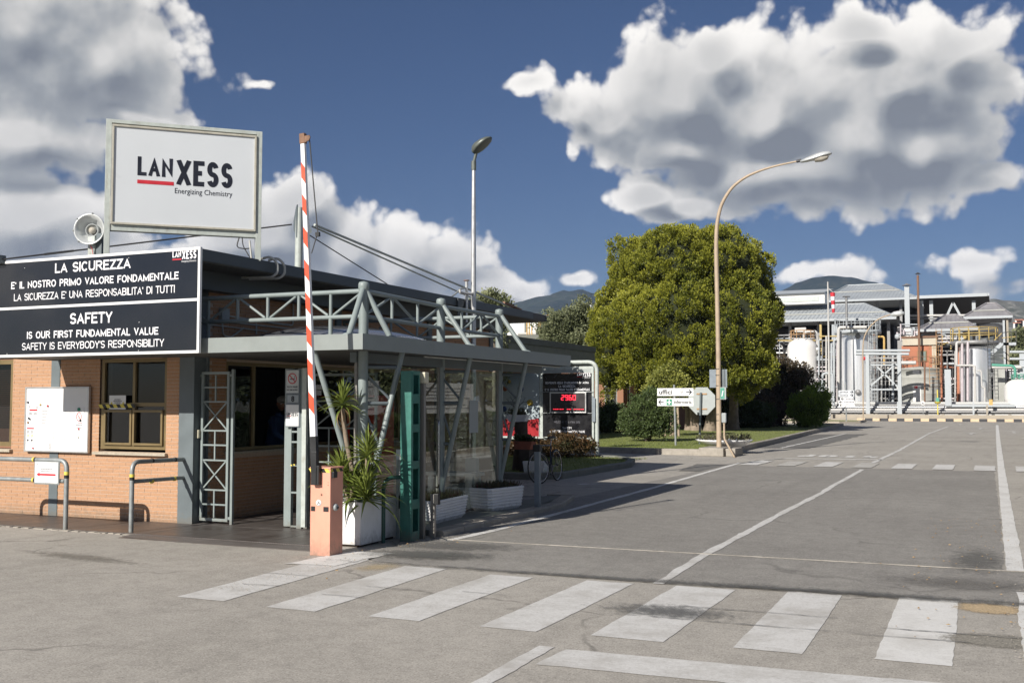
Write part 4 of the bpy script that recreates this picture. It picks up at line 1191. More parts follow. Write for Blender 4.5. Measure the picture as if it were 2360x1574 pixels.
f.build('bezel', mat('beige_bezel', (.46, .44, .37), .5, 0, .12, 9, 0, 1, .5, (.22, .19, .13)), bb, .004)
ub(MB(), .109, Lb - .109, 4.184, 5.501, -.05, .035).build('face_panel', 'panel_white', bb)
q = p0 + N * .036
# word mark: measured letter boxes
wm = 1.27
company_mark(q + U * .415 + Z_ * 4.735, U, Z_, wm * 1.0, bb)
for dz, a in ((.04, 0), (.30, .25)):
    tube('stay', 'white_frame', bb, [p1 - U * .04 + N * -.06 + Z_ * 4.1, p1 + N * (-.5) + Z_ * 3.76], .015, 6) if a == 0 else None
tube('cable', 'cable', bb, bend([p1 - U * .30 + Z_ * 4.07, p1 - U * .34 + Z_ * 3.92, p1 - U * .22 + N * .03 + Z_ * 3.90, p1 - U * .14 + Z_ * 3.92, p1 - U * .12 + Z_ * 3.76], .08), .009, 6)
tube('cable', 'cable', bb, bend([p1 - U * .26 + Z_ * 4.07, p1 - U * .25 + Z_ * 3.95, p1 - U * .14 + N * .03 + Z_ * 3.76], .1), .008, 6)
tube('conduit', 'conduit', bb, bend([p1 - U * .16 + N * .03 + Z_ * 4.02, p1 - U * .13 + N * .03 + Z_ * 3.76], .03), .014, 6)

# round floodlight on its post
fl = thing('round_floodlight', (-11.28, 11.0, 3.74), 'round metal floodlight with deep reflector on the roof beside the billboard', 'floodlight')
fc = Vector((-11.32, 10.93, 4.11)); ax = Vector((.38, -.92, .02)).normalized()
MB().lathe([(.10, -.22), (.125, -.20), (.14, -.12), (.205, .0), (.218, .012), (.218, .024), (.20, .026), (.15, -.075), (.105, -.12), (.0, -.125)], fc, 36, ax=ax).build('reflector', 'lamp_head', fl)
MB().lathe([(.085, -.12), (.094, -.10), (.094, -.07), (.08, -.065), (.078, -.10), (.0, -.105)], fc, 28, ax=ax).build('lamp_ring', 'galv', fl)
MB().lathe([(.045, -.105), (.045, -.065), (.0, -.05)], fc, 20, ax=ax).build('bulb', 'lens', fl)
pm = MB(); pm.box(-11.40, -11.28, 10.98, 11.06, 3.72, 4.02); pm.build('post', 'white_frame', fl, .004)
box('bracket', 'col_grey', fl, -11.27, -11.17, 11.0, 11.04, 3.74, 4.06)
for a in (80, 140, 185, 230):
    A = radians(a); s_ = ax.cross(Z_).normalized(); u_ = s_.cross(ax)
    MB().lathe([(.012, -.01), (.012, .03), (0, .032)], fc + (s_ * -cos(A) + u_ * sin(A)) * .222, 6, ax=ax).build('clip', 'galv', fl)
tube('wire', 'red', fl, bend([fc - Z_ * .2, Vector((-11.30, 10.96, 3.85)), Vector((-11.27, 10.96, 3.72))], .05), .005, 6)

# roof mast with stays
ms = thing('stay_mast', (-10.25, 14.25, 3.7), 'pale steel mast with stay rods rising from the gatehouse roof', 'mast')
mx_, my_ = -10.22, 14.25
tube('pole', 'white_frame', ms, [(mx_, my_, 3.70), (mx_, my_, 4.88)], [.068, .055], 16)
MB().prism([(0, -.24), (-.16, -.08), (-.17, .06), (-.05, .26), (0, .3)], (mx_, my_ - .07, 4.62), (.8, -.6, 0), Z_, (.6, .8, 0), .02).build('gusset', 'col_grey', ms)
MB().prism([(0, -.24), (.16, -.10), (.12, .0), (0, .22)], (mx_ + .04, my_ + .05, 4.60), (.4, .9, 0), Z_, (.9, -.4, 0), .02).build('gusset', 'white_frame', ms)
def rod(a, b, r, m='dark_steel', n='stay_rod'):
    return tube(n, m, ms, [a, b], r, 8)
top = Vector((mx_, my_, 4.62))
rod(top + Vector((.16, .2, .0)), (-9.75, 21.7, 3.82), .022, 'white_frame'); rod(top + Vector((.10, .22, -.02)), (-9.90, 21.3, 3.74), .016, 'white_frame')
rod((-9.77, 21.2, 3.90), (-9.72, 22.0, 3.80), .035, 'rust', 'turnbuckle')
rod(top + Vector((.03, 0, -.1)), (-9.55, 15.9, 3.77), .010)
LE = atZ(6, 598, 3.74); rod(top - Vector((.16, -.02, .0)), LE, .012)
RT = (LE - top).normalized(); MB().bar(LE - RT * .95, LE - RT * .55, .035, .03).build('turnbuckle', 'dark_steel', ms); box('anchor', 'col_grey', ms, LE.x - .5, LE.x, LE.y - .06, LE.y + .06, 3.68, 3.80)
# second stay crossing behind the billboard to the far left

# whiteboard with notices
wb = thing('whiteboard', (-13.05, 12.04, 1.0), 'white magnetic notice board with pinned sheets on the brick wall', 'notice board')
bx0, bx1, bz0, bz1, by = -13.72, -12.42, .985, 1.955, 12.045
box('panel', 'white', wb, bx0, bx1, by, by + .02, bz0, bz1, 0)
f = MB(); frame_rect(f, bx0 - .012, bx1 + .012, bz0 - .012, bz1 + .012, by - .012, by + .03, .022); f.build('frame', 'steel_bright', wb, .002)
def sheetp(x, z, w, h, parent=wb, y=by, name='notice'):
    """paper sheet; x, z measured from the lower left of the board"""
    return box(name, 'paper', parent, bx0 + x, bx0 + x + w, y - .004, y - .001, bz0 + z, bz0 + z + h, 0)
def bars(par, x, z, w, h, n, m='grey_print', y=by, fill=.55, name='printed_lines'):
    mb = MB(); rr = random.Random(int(x * 1000 + z * 777) & 0xffff)
    for k in range(n):
        zz = z + h * (n - 1 - k) / n; ww = w * rr.uniform(.7, 1.0); o = (w - ww) / 2; xx = o
        while xx < o + ww:
            l = rr.uniform(.010, .035); l = min(l, o + ww - xx)
            mb.box(x + xx, x + xx + l, y - .0056, y - .0048, zz, zz + h / n * fill); xx += l + .006
    return mb.build(name, m, par)
def dot(par, x, z, r, m, y=by, name='magnet'):
    return MB().lathe([(r, 0), (r, .012), (r * .6, .016), (0, .016)], (x, y - .002, z), 14, ax=(0, -1, 0)).build(name, m, par)
def X0(u): return bx0 + u
def Z0(v): return bz0 + v
n1 = sheetp(.04, .52, .26, .20); bars(wb, X0(.06), Z0(.66), .05, .04, 3); bars(wb, X0(.22), Z0(.65), .05, .04, 3)
box('printed_bar', 'red', wb, X0(.085), X0(.25), by - .006, by - .0045, Z0(.615), Z0(.64), 0); bars(wb, X0(.06), Z0(.555), .09, .045, 5); bars(wb, X0(.165), Z0(.555), .09, .045, 5)
n2 = sheetp(.33, .40, .18, .27)
for k in range(5): bars(wb, X0(.345), Z0(.425 + k * .045), .14 - .02 * (5 - k) * .5, .016, 2, 'red' if k == 9 else 'grey_print')
n3 = sheetp(.02, .12, .19, .25); box('printed_bar', 'red', wb, X0(.04), X0(.19), by - .006, by - .0045, Z0(.335), Z0(.355), 0)
for dx in (.035, .12):
    bars(wb, X0(dx), Z0(.27), .06, .05, 4); bars(wb, X0(dx), Z0(.205), .06, .012, 2)
    MB().prism([(0, 0), (.04, 0), (.02, .035)], (X0(dx + .012), by - .0045, Z0(.225)), X_, Z_, (0, -1, 0), .001).build('warning_triangle', 'yellow_print', wb)
    dot(wb, X0(dx + .03), Z0(.165), .015, 'grey_print', name='printed_ring')
n4 = sheetp(.49, .02, .42, .30); mb = MB()
frame_rect(mb, X0(.60), X0(.84), Z0(.19), Z0(.295), by - .006, by - .0045, .004); mb.build('printed_plan', 'yellow_print', wb); bars(wb, X0(.61), Z0(.205), .21, .07, 4, fill=.15); bars(wb, X0(.50), Z0(.03), .07, .10, 10, fill=.4)
n5 = sheetp(1.03, .33, .19, .34)
mb = MB(); c_ = Vector((X0(1.115), by - .0055, Z0(.53)))
for k in range(28):
    a, b_ = 2 * pi * k / 28, 2 * pi * (k + 1) / 28
    mb.add([c_ + Vector((cos(a) * .055, 0, sin(a) * .068)), c_ + Vector((cos(b_) * .055, 0, sin(b_) * .068)), c_ + Vector((cos(b_) * .045, 0, sin(b_) * .058)), c_ + Vector((cos(a) * .045, 0, sin(a) * .058))], [(0, 1, 2, 3)])
mb.bar(c_ + Vector((-.035, 0, .045)), c_ + Vector((.035, 0, -.045)), .001, .009, (0, 0, 1)); mb.build('prohibition_ring', 'red', wb)
bars(wb, X0(1.09), Z0(.505), .05, .04, 2, fill=.3); bars(wb, X0(1.05), Z0(.395), .14, .022, 1); bars(wb, X0(1.05), Z0(.36), .14, .022, 1)
box('printed_bar', 'red', wb, X0(1.09), X0(1.19), by - .006, by - .0045, Z0(.435), Z0(.443), 0)
for x, z, m, r in ((.05, .745, 'ink', .017), (.315, .71, 'yellow', .016), (.47, .69, 'red', .017), (.075, .50, 'ink', .015), (.10, .485, 'black', .012), (.06, .435, 'orange_rail', .016), (1.115, .64, 'green_print', .028), (1.12, .345, 'red', .014), (.18, .04, 'red', .013), (1.11, .22, 'cream', .010), (1.15, .475, 'black', .018)):
    dot(wb, X0(x), Z0(z), r, m)
# small door-height notice on the window and hazard tape
nt = thing('window_notice', (-11.95, 12.04, 1.66), 'small white notice leaning on the hazard tape across the window', 'notice')
box('sheet', 'paper', nt, -12.05, -11.73, 12.085, 12.089, 1.63, 1.835, 0)
bars(nt, -11.97, 1.72, .17, .07, 3, y=12.087); MB().prism([(0, 0), (.05, 0), (.025, .045)], (-12.03, 12.083, 1.70), X_, Z_, (0, -1, 0), .001).build('warning_triangle', 'yellow_print', nt)
MB().prism([(0, 0), (.05, 0), (.025, .045)], (-11.80, 12.083, 1.70), X_, Z_, (0, -1, 0), .001).build('warning_triangle', 'yellow_print', nt)
def tape(par, a, b, h=.05, n=8, th=.002, name='hazard_tape'):
    """yellow and black slanted stripes from a to b (one mesh, two materials)"""
    a, b = Vector(a), Vector(b); t = (b - a) / n; s_ = t * .55
    mb = MB()
    for k in range(n):
        p = a + t * k
        mb.quad(p, p + t, p + t + Z_ * h, p + Z_ * h, k % 2)
    vs = []
    for i, v in enumerate(mb.v):
        v = Vector(v)
        vs.append(tuple(v - (s_ if (i % 4) in (2, 3) else Vector((0, 0, 0)))))
    mb.v = vs
    return mb.build(name, ['yellow_print', 'black'], par)
tape(nt, (-12.22, 12.075, 1.645), (-11.52, 12.075, 1.655), .055, 10)

# ------------------------------------------------------------------ railings
def railing(label, top, post_xy, closed=False):
    pass
rl = thing('pipe_railing', (-11.57, 10.86, 0), 'galvanised two-rail barrier at the left carrying the arrow sign', 'railing', 'pipe railings before the gatehouse wall')
tube('hoop', 'galv', rl, bend([(-13.7, 10.86, 0), (-13.7, 10.86, .94), (-11.57, 10.86, .94), (-11.57, 10.86, 0)], .13, 8), .032, 16)
tube('middle_rail', 'galv', rl, [(-13.68, 10.86, .66), (-11.60, 10.86, .66)], .029, 14)
for x, z in ((-12.20, .94), (-12.20, .66)):
    for k, m in enumerate(('yellow_print', 'black')):
        tube('tape_band', m, rl, [(x + k * .03, 10.86, z), (x + k * .03 + .03, 10.86, z)], .0335, 16)
for k, m in enumerate(('black', 'yellow_print')):
    tube('tape_band', m, rl, [(-11.57, 10.86, .70 + k * .045), (-11.57, 10.86, .745 + k * .045)], .0335, 16)
r2 = thing('pipe_railing', (-10.50, 10.96, 0), 'galvanised two-rail barrier running back to the grey corner post', 'railing', 'pipe railings before the gatehouse wall')
tube('hoop', 'galv', r2, bend([(-10.50, 10.96, 0), (-10.50, 10.96, .94), (-10.60, 12.06, .92)], .13, 8), .031, 16)
tube('middle_rail', 'galv', r2, [(-10.503, 10.99, .68), (-10.60, 12.06, .66)], .028, 14)
for k, m in enumerate(('black', 'yellow_print')):
    tube('tape_band', m, r2, [(-10.50, 10.96, .70 + k * .04), (-10.50, 10.96, .74 + k * .04)], .0335, 16)
for t, z in ((.35, .66), (.8, .66), (.35, .935), (.8, .925)):
    p = Vector((-10.50, 10.96, 0)).lerp(Vector((-10.60, 12.06, 0)), t); d = Vector((-.1, 1.1, 0)).normalized()
    tube('tape_band', 'yellow_print' if z < .8 else 'black', r2, [p + Z_ * z, p + d * .035 + Z_ * z], .0335, 12)
asg = thing('arrow_sign', (-11.89, 10.81, .62), 'white sign with red arrow pointing left, hung on the left railing', 'sign')
box('backing', 'galv', asg, -12.125, -11.655, 10.81, 10.822, .61, .925)
box('face', 'paper', asg, -12.105, -11.675, 10.805, 10.8095, .632, .915, 0)
MB().prism([(0, .028), (.06, 0), (.06, .016), (.36, .016), (.36, .042), (.06, .042), (.06, .058)], (-12.075, 10.8035, .715), X_, Z_, (0, -1, 0), .001).build('arrow', 'red', asg)
bars(asg, -12.02, .815, .27, .016, 1, y=10.8085); bars(asg, -12.0, .785, .24, .016, 1, y=10.8085); bars(asg, -12.08, .885, .05, .014, 1, 'ink', y=10.8085)

# ------------------------------------------------------------------ gates of the passage
g1 = thing('lattice_gate', (-10.15, 12.2, 0), 'narrow grey steel lattice gate hung beside the corner post', 'gate')
GY = 12.20
f = MB(); f.box(-10.475, -10.435, GY - .02, GY + .02, 0, 2.20); f.build('hinge_post', 'frame_grey', g1, .003)
f = MB(); f.box(-9.865, -9.825, GY - .02, GY + .02, 0, 2.20); f.build('latch_post', 'frame_grey', g1, .003)
f = MB(); frame_rect(f, -10.405, -9.905, .05, 2.17, GY - .017, GY + .017, .04)
f.box(-10.435, -10.405, GY - .012, GY + .012, 2.10, 2.135); f.box(-10.435, -10.405, GY - .012, GY + .012, .08, .12); f.box(-9.905, -9.865, GY - .012, GY + .012, 2.10, 2.135); f.box(-9.905, -9.865, GY - .012, GY + .012, .08, .12)
f.build('leaf_frame', 'frame_grey', g1, .003)
zr = [2.13, 1.945, 1.74, 1.33, 1.125, .91, .49, .285, .09]
for z in zr[1:-1]:
    MB().box(-10.365, -9.945, GY - .01, GY + .01, z - .011, z + .011).build('rung', 'frame_grey', g1)
for a, b_ in ((0, 2), (3, 5), (6, 8)):
    MB().box(-10.166, -10.144, GY - .009, GY + .009, zr[b_] + .011, zr[a] - .011).build('stile', 'frame_grey', g1)
for a, b_ in ((2, 3), (5, 6)):
    for s_ in (0, 1):
        xa, xb = (-10.36, -9.95) if s_ else (-9.95, -10.36)
        yy = GY + (.008 if s_ else -.008)
        MB().bar((xa, yy, zr[a] - .012), (xb, yy, zr[b_] + .012), .014, .02).build('cross_brace', 'frame_grey', g1)
bt = thing('bell_push', (-10.45, 12.17, 1.27), 'cream push button box on the hinge post of the lattice gate', 'push button')
box('housing', 'cream', bt, -10.52, -10.40, 12.13, 12.18, 1.22, 1.34, .008)
box('button', 'yellow', bt, -10.49, -10.45, 12.122, 12.131, 1.255, 1.305, .003)
# right gate stack, folded open
g2 = thing('folded_gate', (-8.8, 12.25, 0), 'grey steel gate leaf folded edge-on beside the barrier, carrying three signs', 'gate')
f = MB(); f.box(-8.985, -8.855, 12.24, 12.28, .03, 2.2); f.build('post', 'frame_grey', g2, .003)
f = MB(); f.box(-8.845, -8.765 - .075, 12.20, 12.235, 0, 2.2); f.box(-8.745, -8.665, 12.20, 12.235, 0, 2.2); f.build('leaf_frame', 'frame_grey', g2, .003)
for z in (1.33, 1.19, .87, .50, .04):
    MB().box(-8.84, -8.745, 12.205, 12.23, z - .012, z + .012).build('rung', 'frame_grey', g2)
box('jamb', 'col_grey', g2, -8.665, -8.60, 12.24, 12.30, 0, 2.2)
f = MB(); f.box(-8.60, -8.53, 12.10, 12.14, .05, 2.2); f.build('leaf_edge', 'white_frame', g2, .004)
for z in (.30, 1.05):
    box('hinge', 'frame_grey', g2, -8.625, -8.60, 12.11, 12.15, z, z + .16)
tape(g2, (-8.84, 12.198, .86), (-8.745, 12.198, .875), .02, 4)
nsg = thing('no_smoking_sign', (-8.81, 12.18, 2.0), 'no smoking sign with red ring above the number 8 plate', 'sign')
box('plate', 'sign_back_dark', nsg, -8.93, -8.70, 12.180, 12.198, 1.85, 2.185); box('face', mat('pale_sign_face', (.55, .58, .58), .5), nsg, -8.918, -8.712, 12.174, 12.1795, 1.862, 2.173, 0)
mb = MB(); c_ = Vector((-8.815, 12.172, 2.06))
for k in range(28):
    a, b_ = 2 * pi * k / 28, 2 * pi * (k + 1) / 28
    mb.add([c_ + Vector((cos(a) * .075, 0, sin(a) * .075)), c_ + Vector((cos(b_) * .075, 0, sin(b_) * .075)), c_ + Vector((cos(b_) * .061, 0, sin(b_) * .061)), c_ + Vector((cos(a) * .061, 0, sin(a) * .061))], [(0, 1, 2, 3)])
mb.bar(c_ + Vector((-.047, 0, .047)), c_ + Vector((.047, 0, -.047)), .001, .013); mb.build('prohibition_ring', 'red', nsg)
mb = MB(); mb.box(-8.855, -8.775, 12.1725, 12.1735, 2.045, 2.062).box(-8.782, -8.774, 12.1725, 12.1735, 2.066, 2.095); mb.build('cigarette', 'grey_print', nsg)
text('VIETATO FUMARE', (-8.905, 12.173, 1.935), X_, Z_, .18, .022, 'ink', nsg, bold=.02); text('NO SMOKING', (-8.905, 12.173, 1.893), X_, Z_, .18, .022, 'ink', nsg, bold=.02)
n8 = thing('number_plate', (-8.8, 12.18, 1.78), 'grey plate with the black number 8', 'sign')
box('plate', 'sign_back_dark', n8, -8.91, -8.70, 12.183, 12.198, 1.72, 1.845); box('face', mat('pale_plate', (.36, .40, .42), .5), n8, -8.895, -8.715, 12.178, 12.1825, 1.732, 1.833, 0)
text('8', (-8.805, 12.176, 1.740), X_, Z_, None, .082, 'ink', n8, bold=.045, align='C')
lx = thing('company_plate', (-8.81, 12.18, 1.55), 'white plate with the company word mark below the number 8', 'sign')
box('plate', 'sign_back_dark', lx, -8.935, -8.695, 12.183, 12.198, 1.395, 1.715); box('face', 'white', lx, -8.92, -8.71, 12.178, 12.1825, 1.41, 1.70, 0)
company_mark((-8.905, 12.176, 1.542), X_, Z_, .185, lx)
# inner lattice leaf farther back
g3 = thing('lattice_gate', (-8.6, 13.1, 0), 'grey lattice gate leaf standing open behind the barrier and the tall plant', 'gate')
f = MB(); frame_rect(f, -9.12, -8.02, .08, 2.15, 13.08, 13.11, .035); f.build('leaf_frame', 'frame_grey', g3, .003)
for z in (1.75, 1.36, 1.10, .87, .5):
    MB().box(-9.085, -8.055, 13.085, 13.105, z - .012, z + .012).build('rung', 'frame_grey', g3)
for x in (-8.82, -8.57, -8.32):
    MB().box(x - .011, x + .011, 13.075, 13.084, .115, 1.36).build('stile', 'frame_grey', g3)
for x0, x1 in ((-9.08, -8.57), (-8.57, -8.06)):
    MB().bar((x0, 13.112, 1.74), (x1, 13.112, 1.38), .012, .02).build('cross_brace', 'frame_grey', g3)
    MB().bar((x1, 13.125, 1.74), (x0, 13.125, 1.38), .012, .02).build('cross_brace', 'frame_grey', g3)

# ------------------------------------------------------------------ barrier
br = thing('road_barrier', (-7.03, 10.37, 0), 'coral barrier cabinet with its raised red and white striped arm at the roadside', 'barrier')
x0, x1, y0, y1 = -7.155, -6.885, 10.25, 10.51
MB().box(x0, x1, y0, y1, .0, .985).build('cabinet', 'coral', br, .006)
MB().box(x0 - .006, x1 + .006, y0 - .01, y1 + .01, .985, 1.0).build('lid', 'coral', br, .003)
tape(br, (x0 + .003, y0 - .003, .94), (x1 - .002, y0 - .003, .94), .043, 5)
mb = MB(); tp = tape(br, (0, 0, 0), (.25, 0, 0), .043, 5); tp.location = Vector((0, 0, 0)); bpy.data.objects.remove(tp)
t2 = MB()
for k in range(4):
    ya_, yb_ = y0 + k * .065, y0 + (k + 1) * .065
    t2.quad((x1 + .003, ya_, .945), (x1 + .003, yb_, .945), (x1 + .003, max(y0, yb_ - .03), .982), (x1 + .003, max(y0, ya_ - .03), .982), k % 2)
t2.build('hazard_tape', ['yellow_print', 'black'], br)
box('arm_holder', 'black', br, -7.105, -7.035, y0 - .07, y0 - .012, .80, 1.18, .006); box('arm_holder_cheek', 'black', br, -7.035, -7.005, y0 - .06, y0 - .001, .80, 1.02, .004)
box('photocell', 'black', br, x1 + .001, x1 + .03, y0 + .02, y0 + .10, .88, .95, .006)
for x in (-7.143, -7.02 + .09): box('reflector', 'black', br, x, x + .055 if x < -7.1 else x + .07 - .025, y0 - .004, y0, .50, .555, .003) if x < -7.1 else box('reflector', 'black', br, -6.975, -6.905, y0 - .004, y0, .50, .555, .003)
MB().lathe([(.036, 0), (.036, .002), (0, .003)], (-7.04, y0 - .001, .595), 20, ax=(0, -1, 0)).build('sticker', 'paper', br)
mb = MB(); mb.bar((-7.058, y0 - .0045, .580), (-7.03, y0 - .0045, .612), .001, .008).bar((-7.045, y0 - .0045, .606), (-7.02, y0 - .0045, .585), .001, .008); mb.build('sticker_print', 'grey_print', br)
MB().lathe([(.012, 0), (.012, .004), (0, .005)], (-7.003, y0, .69), 12, ax=(0, -1, 0)).build('key_hole', 'rust', br)
for x, z in ((-7.14, .83), (-7.14, .80), (-6.915, .83), (-6.915, .80)): MB().lathe([(.005, 0), (.005, .002), (0, .0025)], (x, y0, z), 8, ax=(0, -1, 0)).build('screw', 'rust', br)
MB().lathe([(.040, 0), (.040, .02), (.03, .035), (.012, .036), (0, .036)], (x1, y0 + .09, .545), 24, ax=(1, 0, 0)).build('lock_cover', 'grey_plastic', br)
MB().lathe([(.013, 0), (.013, .045), (0, .046)], (x1, y0 + .095, .54), 12, ax=(1, 0, 0)).build('lock', 'black', br)
# arm, standing up and leaning slightly
A0, A1 = Vector((-7.072, 10.215, 1.0)), Vector((-7.285, 10.215, 4.80))
D = (A1 - A0).normalized(); S = Vector((D.z, 0, -D.x)); Nf = Vector((0, -1, 0)); LA = (A1 - A0).length
mb = MB(); q0_, q1_ = A0 + D * .16, A1
vs = [c_ + S * s1_ * w_ + Nf * s2_ * n_ for c_, w_, n_ in ((q0_, .037, .025), (q1_, .026, .020)) for s1_ in (-1, 1) for s2_ in (-1, 1)]
mb.add(vs, [(0, 1, 3, 2), (4, 6, 7, 5), (0, 4, 5, 1), (2, 3, 7, 6), (0, 2, 6, 4), (1, 5, 7, 3)]); ba = mb.build('arm', 'refl_white', br, .003)
for k in range(9):
    a = .62 + k * .382; w = .036 - .011 * (a / 3.8)
    if a > LA - .3: break
    mb = MB(); c = A0 + D * a + Nf * (.0262 - .005 * a / 3.8)
    sl = .055
    pts = [c - S * w + D * (sl), c + S * w - D * sl * .4, c + S * w + D * (.185 - sl * .4), c - S * w + D * (.185 + sl)]
    mb.add(pts + [p + Nf * .0015 for p in pts], [(0, 1, 2, 3), (4, 5, 6, 7), (0, 1, 5, 4), (1, 2, 6, 5), (2, 3, 7, 6), (3, 0, 4, 7)])
    mb.build('red_stripe', 'refl_red', ba)
MB().obox(A0 + D * .17, (.36, .082, .056), D, S, Nf).build('arm_socket', 'black', ba, .003)
MB().obox(A1 + D * .0, (.12, .07, .055), D, S, Nf).build('end_bracket', 'rust', ba, .004)
MB().prism([(0, 0), (.06, .02), (.08, .05), (.07, .08), (0, .08)], A1 + S * .04 + D * -.06 + Nf * .02, S, D, Nf, .012).build('end_hook', 'rust', ba)
tube('tension_wire', 'cable', ba, [A1 + S * .09 + D * -.03, A0 + D * 2.68 + S * .155], .008, 6)
tube('tension_wire', 'cable', ba, [A0 + D * 2.68 + S * .155, A0 + D * 2.45 + S * .06], .007, 6)
MB().obox(A0 + D * 2.66 + S * .155, (.05, .05, .03), D, S, Nf).build('wire_clamp', 'black', ba)

# ------------------------------------------------------------------ posts beside the road
gp = thing('green_gate_post', (-6.74, 11.83, 0), 'tall weathered green steel gate post with square openings', 'gate post')
mb = MB(); mb.box(-6.83, -6.81, 11.72, 11.95, 0, 2.13); mb.box(-6.83, -6.675, 11.715, 11.73, 0, 2.13)
mb.box(-6.81, -6.685, 11.93, 11.95, 0, 2.13)
zs_ = [0, .12, .40, .52, .90, 1.0, 1.36, 1.46, 1.72, 1.84, 2.08, 2.13]
for k in range(0, len(zs_), 2):
    mb.box(-6.685, -6.67, 11.73, 11.93, zs_[k], zs_[k + 1])
for k in range(1, len(zs_) - 1, 2):
    mb.box(-6.685, -6.67, 11.73, 11.76, zs_[k], zs_[k + 1]); mb.box(-6.685, -6.67, 11.90, 11.93, zs_[k], zs_[k + 1])
mb.build('column', 'green_paint', gp, .002)
tube('hoop', 'green_dark', gp, bend([(-6.94, 11.50, 0), (-6.94, 11.50, .80), (-6.80, 11.80, .80)], .16, 8), .025, 12)
gx = thing('aluminium_post', (-6.68, 12.02, 0), 'slim grey-brown post with pale head box next to the green gate post', 'post')
box('post', 'alu_brown', gx, -6.72, -6.65, 12.0, 12.05, .0, 2.0, .003); box('head_box', 'cream', gx, -6.735, -6.63, 11.985, 12.09, 1.98, 2.12, .012)
pc = thing('photocell_post', (-6.98, 11.98, 0), 'slim white post with two black photocells between planter and green post', 'post')
box('post', 'white_frame', pc, -7.03, -6.98, 11.96, 12.01, 0, 1.10, .003); box('cap', 'white', pc, -7.035, -6.965, 11.955, 12.02, 1.0, 1.13, .006)
box('photocell', 'black', pc, -6.965, -6.91, 11.97, 12.02, 1.03, 1.12, .006); box('photocell', 'black', pc, -6.98, -6.90, 11.93, 12.0, .38, .55, .006)
bo = thing('small_bollard', (-6.58, 12.15, 0), 'short grey post with black photocell before the first white trough', 'bollard')
box('post', 'alu_brown', bo, -6.62, -6.56, 12.12, 12.17, 0, .56, .004); box('photocell', 'black', bo, -6.56, -6.50, 12.10, 12.17, .43, .57, .008)
bg = thing('tall_bollard', (-6.63, 15.7, 0), 'square blue-grey post with dark cap at the pavement edge before the bicycle', 'bollard')
box('post', 'sign_back_dark', bg, -6.685, -6.60, 15.66, 15.74, .0, 1.0, .005); box('cap', 'black', bg, -6.705, -6.585, 15.645, 15.755, .95, 1.06, .01)
box('base_plate', 'rust', bg, -6.76, -6.52, 15.6, 15.8, .0, .02)

# ------------------------------------------------------------------ planters
def cube_planter(x0, x1, y0, y1, h, label, top=.03):
    t = thing('square_planter', ((x0 + x1) / 2, (y0 + y1) / 2, 0), label, 'planter', 'square white planters behind the barrier')
    mb = MB(); i = .045
    a = [(x0, y0), (x1, y0), (x1, y1), (x0, y1)]; b_ = [(x0 + i, y0 + i), (x1 - i, y0 + i), (x1 - i, y1 - i), (x0 + i, y1 - i)]
    vs = [(x, y, .03) for x, y in a] + [(x, y, h) for x, y in a] + [(x, y, h) for x, y in b_] + [(x, y, h - .06) for x, y in b_]
    fs = [(0, 3, 2, 1)]
    for k in range(4):
        l = (k + 1) % 4
        fs += [(k, l, 4 + l, 4 + k), (4 + k, 4 + l, 8 + l, 8 + k), (8 + k, 8 + l, 12 + l, 12 + k)]
    mb.add(vs, fs); mb.build('tub', 'planter_white', t, .006)
    box('plinth', 'soil', t, x0 + .04, x1 - .04, y0 + .04, y1 - .04, 0, .035)
    MB().quad((x0 + i, y0 + i, h - .05), (x1 - i, y0 + i, h - .05), (x1 - i, y1 - i, h - .05), (x0 + i, y1 - i, h - .05)).build('soil', 'soil', t)
    return t
cube_planter(-7.52, -6.955, 11.00, 11.52, .535, 'square white planter holding the tall many-headed yucca')
cube_planter(-7.56, -7.03, 11.56, 12.0, .515, 'square white planter half hidden behind the yucca planter')

# the yucca: three stems, each leaf its own piece
yc = thing('yucca', (-7.2, 11.25, .5), 'tall yucca with several spiky rosettes growing from the square white planter', 'plant')
def stem(pts, r):
    return tube('trunk', 'yucca_trunk', yc, bend(pts, .2, 6), r, 10)
stem([(-7.24, 11.24, .48), (-7.20, 11.22, .85), (-7.30, 11.20, 1.25), (-7.34, 11.18, 1.66)], .028)
stem([(-7.05, 11.30, .48), (-7.06, 11.28, .80), (-7.03, 11.26, 1.05)], .026)
stem([(-7.28, 11.26, .48), (-7.33, 11.22, .75)], .03)
leafm = []
def leaf_mesh(L, w, droop, mt):
    n = 6; vs = []; fs = []
    for k in range(n + 1):
        t = k / n
        x = L * t * cos(droop * t * .8); z = -L * t * sin(droop * t) * .8 * t
        ww = w * (min(1, .35 + t * 2.2) if t < .35 else (1 - ((t - .35) / .65) ** 1.6)) / 2
        vs += [(x, -ww, z + ww * .5), (x, 0, z), (x, ww, z + ww * .5)]
    for k in range(n):
        a = k * 3
        fs += [(a, a + 1, a + 4, a + 3), (a + 1, a + 2, a + 5, a + 4)]
    me = bpy.data.meshes.new('leaf'); me.from_pydata(vs, [], fs); me.materials.append(M[mt]); me.update()
    return me
for k in range(6): leafm.append(leaf_mesh(.36 + .03 * k, .032 + .004 * (k % 3), .05 + .12 * k, 'yucca'))
dry = [leaf_mesh(.36, .024, .9, 'yucca_dry'), leaf_mesh(.30, .03, .7, 'yucca_dry')]
